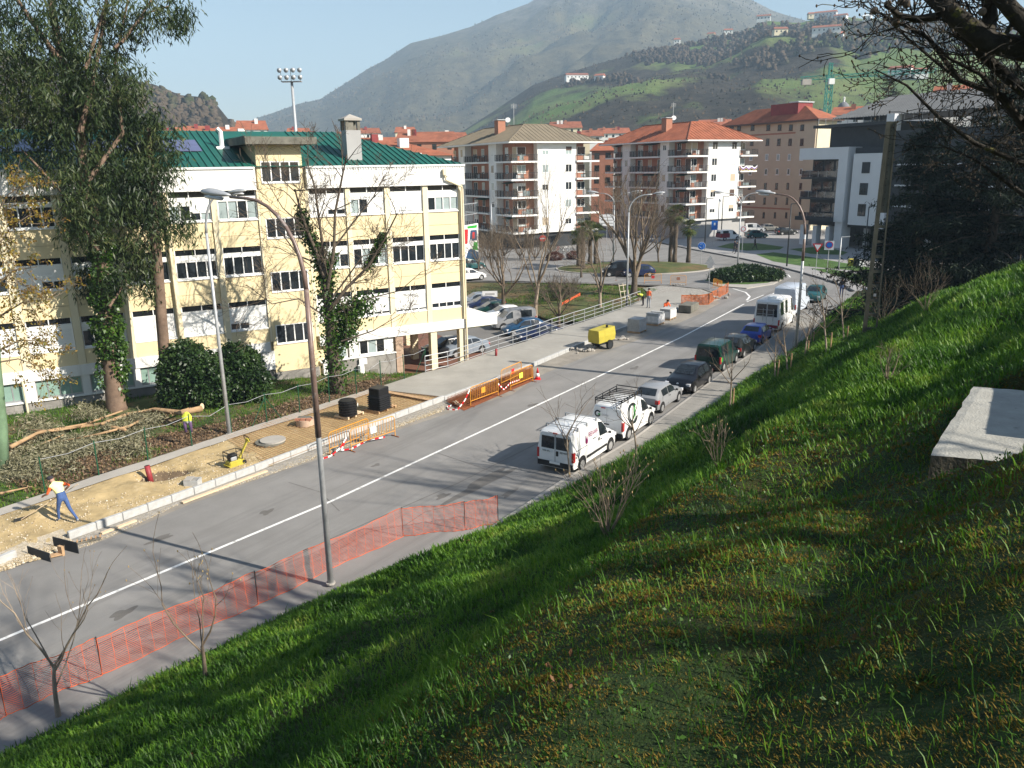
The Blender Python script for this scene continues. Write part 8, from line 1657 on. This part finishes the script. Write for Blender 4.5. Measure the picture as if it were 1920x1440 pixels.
# ================================================================== PEOPLE
def person(label, loc, az, J, cloth, scale=1.0, group=None, hair='hair', cap=None, extra=None, kneel=False):
    """J: joint name -> (x forward, y left, z). one skinned body; faces take the clothing of the nearest bone"""
    t = thing('person', label, 'person', loc, R(90 - az), group); t.scale = (scale,) * 3
    bones = [('pelvis', 'waist', .135, .125), ('waist', 'chest', .125, .155), ('chest', 'neck', .15, .065), ('neck', 'head', .058, .095), ('head', 'crown', .10, .075)]
    for s in 'lr':
        bones += [('chest', 'sh' + s, .12, .068), ('sh' + s, 'el' + s, .062, .047), ('el' + s, 'wr' + s, .045, .032), ('wr' + s, 'pa' + s, .032, .036), ('pelvis', 'hip' + s, .12, .098), ('hip' + s, 'kn' + s, .098, .064), ('kn' + s, 'an' + s, .06, .042), ('an' + s, 'to' + s, .05, .035)]
    J = dict(J)
    for s in 'lr':
        w_, e_ = Vector(J['wr' + s]), Vector(J['el' + s]); J['pa' + s] = tuple(w_ + unit(w_ - e_) * .07)
    fingers = []
    for s in 'lr':
        w_ = Vector(J['wr' + s]); p_ = Vector(J['pa' + s]); d = unit(p_ - w_); sx = unit(d.cross(Vector((0, 0, 1)) if abs(d.z) < .9 else Vector((1, 0, 0)))); dn = d.cross(sx)
        for k, L in enumerate((.055, .066, .07, .064, .05)):
            o_ = p_ + sx * (k - 2) * .02; a, b_ = o_ + d * L * .55 + dn * .012, o_ + d * L * .85 + dn * .045
            if k == 0: a, b_ = w_ + d * .03 + sx * -.045, w_ + d * .06 + sx * -.06 + dn * .02
            fingers.append([o_ if k else w_ + d * .02, a, b_])
    names = list(J); bm_ = bpy.data.meshes.new('skel'); bm_.from_pydata([J[n] for n in names], [(names.index(a), names.index(c)) for a, c, _, _ in bones], [])
    o = bpy.data.objects.new('skel', bm_); COL.objects.link(o); md_ = o.modifiers.new('s', 'SKIN'); md_.use_smooth_shade = True; sb2 = o.modifiers.new('d', 'SUBSURF'); sb2.levels = 1; sb2.render_levels = 1
    rad = {}
    for a, c, ra, rc in bones: rad[a] = max(rad.get(a, 0), ra) if a in rad and a in ('chest', 'pelvis') else rad.get(a, ra); rad[c] = rc if c not in rad else rad[c]
    rad.update(chest=.15, pelvis=.125, waist=.125, neck=.058, head=.10, crown=.075)
    if not bm_.skin_vertices: bm_.attributes  # layer made by the modifier
    for i, n in enumerate(names):
        sv = bm_.skin_vertices[0].data[i]; r = rad[n]; sv.radius = (r * (1.0), r * (1.25 if n in ('chest', 'waist', 'pelvis') else 1)); sv.use_root = n == 'pelvis'
    dg = bpy.context.evaluated_depsgraph_get(); dg.update(); me = bpy.data.meshes.new_from_object(o.evaluated_get(dg)); bpy.data.objects.remove(o)
    me.materials.clear(); keys = list(dict.fromkeys(cloth.values()))
    for k in keys: me.materials.append(M[k])
    mi = []
    for f in me.polygons:
        c = f.center; best, bd = None, 9
        for a, e, ra, rc in bones:
            A, B = Vector(J[a]), Vector(J[e]); ab = B - A; u = max(0, min(1, (c - A).dot(ab) / max(1e-6, ab.length_squared))); d = (c - A - ab * u).length / (ra * (1 - u) + rc * u)
            if d < bd: bd, best = d, (a, e)
        a, e = best; key = 'skin'
        if e in ('waist',): key = 'hips'
        elif e in ('chest',): key = 'torso'
        elif e == 'neck' or e.startswith('sh'): key = 'torso'
        elif e[:2] == 'el': key = 'arm'
        elif e[:2] == 'wr': key = 'forearm'
        elif e[:2] in ('hi', 'kn', 'an'): key = 'legs'
        elif e[:2] == 'to': key = 'shoe'
        mi.append(keys.index(cloth.get(key, cloth['skin'])))
    me.polygons.foreach_set('material_index', mi); me.polygons.foreach_set('use_smooth', [True] * len(mi)); me.name = 'body'
    adopt(link(bpy.data.objects.new('body', me)), t)
    q = MB()
    for f in fingers: q.tube(f, [.011, .010, .008], 5)
    q.build('fingers', M[cloth['skin']], t, True, kind='stuff')
    hd, nk = Vector(J['head']), Vector(J['neck']); up = unit(Vector(J['crown']) - nk); fw = unit(Vector((1, 0, 0)) - up * up.x); sd2 = up.cross(fw)
    q = MB(); q.ball(hd + up * .065 - fw * .018, .108, .108, .085, 10, 6); q.build('cap' if cap else 'hair', M[cap or hair], t, True)
    q = MB(); q.add([hd + fw * .10 + up * .02, hd + fw * .10 - up * .03 + sd2 * .018, hd + fw * .135 - up * .025, hd + fw * .10 - up * .03 - sd2 * .018], [(0, 1, 2), (0, 2, 3), (1, 3, 2)]); q.build('nose', M[cloth['skin']], t)
    for s in (1, -1): MB().ball(hd + fw * .088 + up * .025 + sd2 * .035 * s, .012, n=6, k=3).build('eye', M['black'], t); MB().ball(hd + sd2 * .10 * s, .02, .012, .032, 6, 3).build('ear', M[cloth['skin']], t)
    return t
STAND = dict(pelvis=(0, 0, .93), waist=(0, 0, 1.08), chest=(0, 0, 1.32), neck=(0, 0, 1.50), head=(.02, 0, 1.62), crown=(.02, 0, 1.72), shl=(0, .19, 1.42), shr=(0, -.19, 1.42), ell=(-.03, .25, 1.14), elr=(-.03, -.25, 1.14), wrl=(.06, .26, .90), wrr=(.06, -.26, .90), hipl=(0, .10, .88), hipr=(0, -.10, .88), knl=(.03, .11, .48), knr=(.03, -.11, .48), anl=(0, .11, .08), anr=(0, -.11, .08), tol=(.17, .12, .035), tor=(.17, -.12, .035))
# worker with shovel: walking away to the upper left of the picture, leaning forward
WK = dict(pelvis=(0, 0, .93), waist=(.06, 0, 1.06), chest=(.20, 0, 1.27), neck=(.33, 0, 1.42), head=(.42, .02, 1.51), crown=(.47, .02, 1.60), shl=(.22, .19, 1.36), shr=(.22, -.19, 1.36), ell=(.30, .30, 1.10), elr=(.12, -.42, 1.20), wrl=(.58, .28, .98), wrr=(.28, -.30, 1.02), hipl=(0, .10, .88), hipr=(0, -.10, .88), knl=(.16, .11, .49), knr=(-.14, -.12, .48), anl=(.20, .11, .09), anr=(-.50, -.13, .12), tol=(.38, .12, .035), tor=(-.36, -.14, .035))
wp = G(124, 978, .06); WAZ_ = -62
person('road worker in a yellow shirt with orange sleeves and blue trousers raking sand', wp, WAZ_, WK, dict(torso='shirt_yellow', arm='hivis_orange', forearm='skin', hips='denim', legs='denim', shoe='work_grey', skin='skin'), 1.10, cap='cloth_dark')
h_ = dirv(WAZ_); l_ = Vector((-h_.y, h_.x, 0)); loc2 = lambda x, y, z: wp + (h_ * x + l_ * y) * 1.10 + Vector((0, 0, z * 1.10))
t = thing('rake', 'long wooden-handled rake held by the worker in the sand', 'rake', loc2(1.2, .5, .05)); a, b_ = loc2(-.25, -.50, 1.28), loc2(1.35, .75, .12); MB().tube([a - t.location, b_ - t.location], .018, 6).build('handle', M['wood_pale'], t); MB().bar(b_ - t.location - l_ * .25 - h_ * .05, b_ - t.location + l_ * .2 + h_ * .15, .05, .12).build('blade', M['dark_metal'], t)
BEND = dict(STAND); BEND.update(waist=(.10, 0, 1.02), chest=(.34, 0, 1.10), neck=(.50, 0, 1.10), head=(.60, 0, 1.08), crown=(.70, 0, 1.06), shl=(.38, .19, 1.10), shr=(.38, -.19, 1.10), ell=(.44, .22, .82), elr=(.44, -.22, .82), wrl=(.5, .18, .58), wrr=(.5, -.18, .58))
SQ_ = dict(STAND); SQ_.update(pelvis=(-.1, 0, .42), waist=(0, 0, .55), chest=(.16, 0, .76), neck=(.26, 0, .92), head=(.33, 0, 1.02), crown=(.36, 0, 1.11), shl=(.18, .19, .84), shr=(.18, -.19, .84), ell=(.34, .24, .62), elr=(.34, -.24, .62), wrl=(.5, .16, .45), wrr=(.5, -.16, .45), hipl=(-.06, .12, .42), hipr=(-.06, -.12, .42), knl=(.32, .2, .46), knr=(.32, -.2, .46))
WALK = dict(STAND); WALK.update(knl=(.18, .11, .50), knr=(-.08, -.11, .48), anl=(.28, .11, .09), anr=(-.34, -.11, .14), tol=(.45, .12, .05), tor=(-.2, -.12, .04))
person('road worker in an orange vest and pale trousers standing at the railing end', G(1216, 577, .12), -150, STAND, dict(torso='hivis_orange', arm='skin', forearm='skin', hips='work_grey', legs='work_grey', shoe='cloth_dark', skin='skin'), 1.05)
person('road worker in a yellow vest bending behind the orange vested one', G(1206, 573, .12), -100, BEND, dict(torso='hivis', arm='cloth_dark', forearm='skin', hips='cloth_dark', legs='cloth_dark', shoe='cloth_dark', skin='skin'), 1.0)
person('road worker in an orange top crouching behind the last pallet of pavers', G(1247, 588, .12), 160, SQ_, dict(torso='hivis_orange', arm='hivis_orange', forearm='skin', hips='cloth_dark', legs='cloth_dark', shoe='cloth_dark', skin='skin'), 1.15)
DK = dict(torso='cloth_dark', arm='cloth_dark', forearm='cloth_dark', hips='cloth_dark', legs='cloth_dark', shoe='cloth_dark', skin='skin')
person('pedestrian in dark clothes, one of a pair crossing the plaza', G(1377, 474, .12), -100, WALK, DK, 1.05); person('companion in dark clothes walking close behind the plaza pedestrian', G(1381, 476, .12), -95, WALK, DK, 1.0)
person('lone pedestrian in black on the plaza near the lawn', G(1415, 468, .12), 120, WALK, DK, 1.1)
person('person in dark clothes standing in the road past the teal car', G(1577, 556, .0), -150, STAND, dict(DK, legs='denim', hips='denim'), 1.05)
# ================================================================== GRASS ON THE BANK
def blades(name, n, s0, s1, seed, L, wpx, m_, dens=lambda s, q: 1, tmax=21.5, bend=.5, lean=.35, tri=False):
    rs_ = np.random.RandomState(seed); s = rs_.uniform(s0, s1, n); q = np.interp(s, FS, FQ) + rs_.uniform(-.15, tmax, n)
    keep = (rs_.rand(n) < dens(s, q)) & (q < 2.5); s, q = s[keep], q[keep]
    x = SD.x * s + QD.x * q; y = SD.y * s + QD.y * q; z = bank_z(s, q); dd = np.sqrt(x * x + y * y + (z - H) ** 2)
    d = np.stack([x, y, z - H], 1); f = d @ np.array(CF); px = d @ np.array(CR) / f; py = d @ np.array(CU) / f; vis = (f > .5) & (abs(px) < .72) & (py < .4) & (py > -.56); s, q, x, y, z, dd = [a[vis] for a in (s, q, x, y, z, dd)]
    n = len(s); ln = rs_.uniform(L[0], L[1], n) * (1 + .35 * (fbm(s * .7, q * .7, 3) - .5) * 2) * np.clip(.85 + dd / 60, 1, 1.6); w_ = np.maximum(.004, dd * wpx / 795.) * rs_.uniform(.6, 1.3, n)
    az = rs_.uniform(0, 2 * np.pi, n); dx, dy = np.cos(az), np.sin(az); ux, uy = -dy, dx; tl = rs_.uniform(.05, lean + .3, n)
    B = np.stack([x, y, z - .02], 1); up = np.stack([dx * tl - QD.x * .15, dy * tl - QD.y * .15, np.ones(n)], 1); up /= np.linalg.norm(up, axis=1)[:, None]; side = np.stack([ux, uy, 0 * ux], 1)
    m1 = B + up * (ln * .55)[:, None]; tip = B + up * ln[:, None] * .9 + np.stack([dx, dy, -.5 + 0 * dx], 1) * (ln * bend * rs_.uniform(.1, 1, n))[:, None] * .6
    if tri:
        o = np_obj(name, np.stack([B - side * w_[:, None] * .6, B + side * w_[:, None] * .6, tip], 1).reshape(-1, 3), np.arange(n * 3).reshape(n, 3), M[m_]); o['kind'] = 'stuff'; return o
    V = np.stack([B - side * w_[:, None] * .5, B + side * w_[:, None] * .5, m1 + side * w_[:, None] * .38, tip, m1 - side * w_[:, None] * .38], 1).reshape(-1, 3)
    i = np.arange(n)[:, None] * 5; F = np.concatenate([i + np.array([[0, 1, 2, 4]]), i + np.array([[4, 2, 3, 3]])], 0)
    me = bpy.data.meshes.new(name); me.vertices.add(len(V)); me.vertices.foreach_set('co', V.astype(np.float32).ravel()); lp = np.concatenate([(i + np.array([[0, 1, 2, 4]])).ravel(), (i + np.array([[4, 2, 3]])).ravel()]).astype(np.int32)
    me.loops.add(len(lp)); me.loops.foreach_set('vertex_index', lp); st_ = np.concatenate([np.arange(n) * 4, n * 4 + np.arange(n) * 3]).astype(np.int32); me.polygons.add(2 * n); me.polygons.foreach_set('loop_start', st_); me.materials.append(M[m_]); me.update(calc_edges=True)
    o = link(bpy.data.objects.new(name, me)); o['kind'] = 'stuff'; return o
moss = lambda s, q: np.clip((q + 6.6 + (s - 8) * .12 + (fbm(s * .5, q * .5, 3) - .5) * 4) / 2.2, 0, 1) * np.clip((17 - s) / 4, 0, 1)
blades('grass', 290000, 0, 22, 1, (.06, .24), 1.35, 'grass_blade', lambda s, q: (1 - .8 * moss(s, q)) * np.clip(.25 + 1.5 * fbm(s * .9, q * .9, 4) - .3, .1, 1))
blades('grass', 120000, 20, 48, 2, (.14, .34), 1.2, 'grass_blade', lambda s, q: np.clip(.3 + 1.5 * fbm(s * .6, q * .6, 4) - .3, .1, 1))
blades('grass', 30000, 46, 80, 3, (.2, .4), 1.2, 'grass_blade', tmax=11)
blades('moss', 620000, 0, 18, 4, (.02, .06), 2.1, 'grass_moss', moss, bend=.9, lean=.9, tri=True)
blades('moss', 330000, 1.5, 10, 8, (.02, .055), 2.0, 'grass_moss', lambda s, q: moss(s, q) * (q > -7), bend=.9, lean=.9, tri=True)
blades('turf', 260000, 0, 30, 6, (.03, .09), 2.4, 'grass_blade', lambda s, q: 1 - .75 * moss(s, q), bend=.8, lean=.8, tri=True)
blades('tall_grass', 6000, 1, 30, 5, (.24, .42), .8, 'grass_blade', lambda s, q: np.clip(3.2 * fbm(s * .8 + 3, q * .8, 3) - 1.5, 0, 1), bend=1.0)
near = lambda s, q: (q > -7.5) * 1.0
blades('turf', 420000, .5, 8, 11, (.015, .06), 2.2, 'grass_blade', lambda s, q: near(s, q) * (1 - .8 * moss(s, q)), bend=.8, lean=.9, tri=True)
blades('grass', 70000, .5, 9, 12, (.05, .15), 1.1, 'grass_blade', lambda s, q: near(s, q) * (1 - .7 * moss(s, q)))
blades('moss', 480000, .8, 7, 13, (.012, .04), 2.4, 'grass_moss', lambda s, q: near(s, q) * moss(s, q), bend=.9, lean=1.0, tri=True)
# broad-leaved weeds and fallen leaves
def weeds(name, n, seed, m_, size, s1=24, h=.06, asp=.55, droop=-.2, fil=None):
    rs_ = np.random.RandomState(seed); k = n // 7; s = rs_.uniform(1, s1, k); q = np.interp(s, FS, FQ) + rs_.uniform(0, 18, k); s = (s[:, None] + rs_.normal(size=(k, 7)) * .10).ravel(); q = (q[:, None] + rs_.normal(size=(k, 7)) * .10).ravel()
    z = bank_z(s, q) + rs_.uniform(.0, h, len(s)); C = np.stack([SD.x * s + QD.x * q, SD.y * s + QD.y * q, z], 1); o = leaves(name, C, M[m_], None, size, asp, droop, seed); o['kind'] = 'stuff'; return o
weeds('weed_leaves', 22000, 31, 'weed', (.02, .06), 26, .09)
weeds('clover_leaves', 30000, 32, 'weed', (.014, .034), 16, .08, .9)
M['leaf_dead'] = leafmat('leaf_dead', [(.14, .06, .03), (.22, .12, .06), (.30, .20, .12)], .1); weeds('fallen_leaves', 900, 33, 'leaf_dead', (.04, .09), 18, .02, .6)
# ================================================================== HAZE
HZT = max(float(HV[1][..., 2].max()), float(MT[1][..., 2].max())) + 12
hz = MB(); hz.box(-5200, 5200, -300, 5200, -4, HZT); o = hz.build('haze', None) if False else None
m_ = bpy.data.materials.new('haze'); m_.use_nodes = True; nt_ = m_.node_tree; nt_.nodes.clear(); ou = nt_.nodes.new('ShaderNodeOutputMaterial'); pv = nt_.nodes.new('ShaderNodeVolumePrincipled'); pv.inputs['Color'].default_value = (.57, .78, 1.0, 1); pv.inputs['Density'].default_value = 2.6e-4; pv.inputs['Anisotropy'].default_value = .0; nt_.links.new(pv.outputs[0], ou.inputs['Volume'])
o = hz.build('haze', m_); o['kind'] = 'stuff'
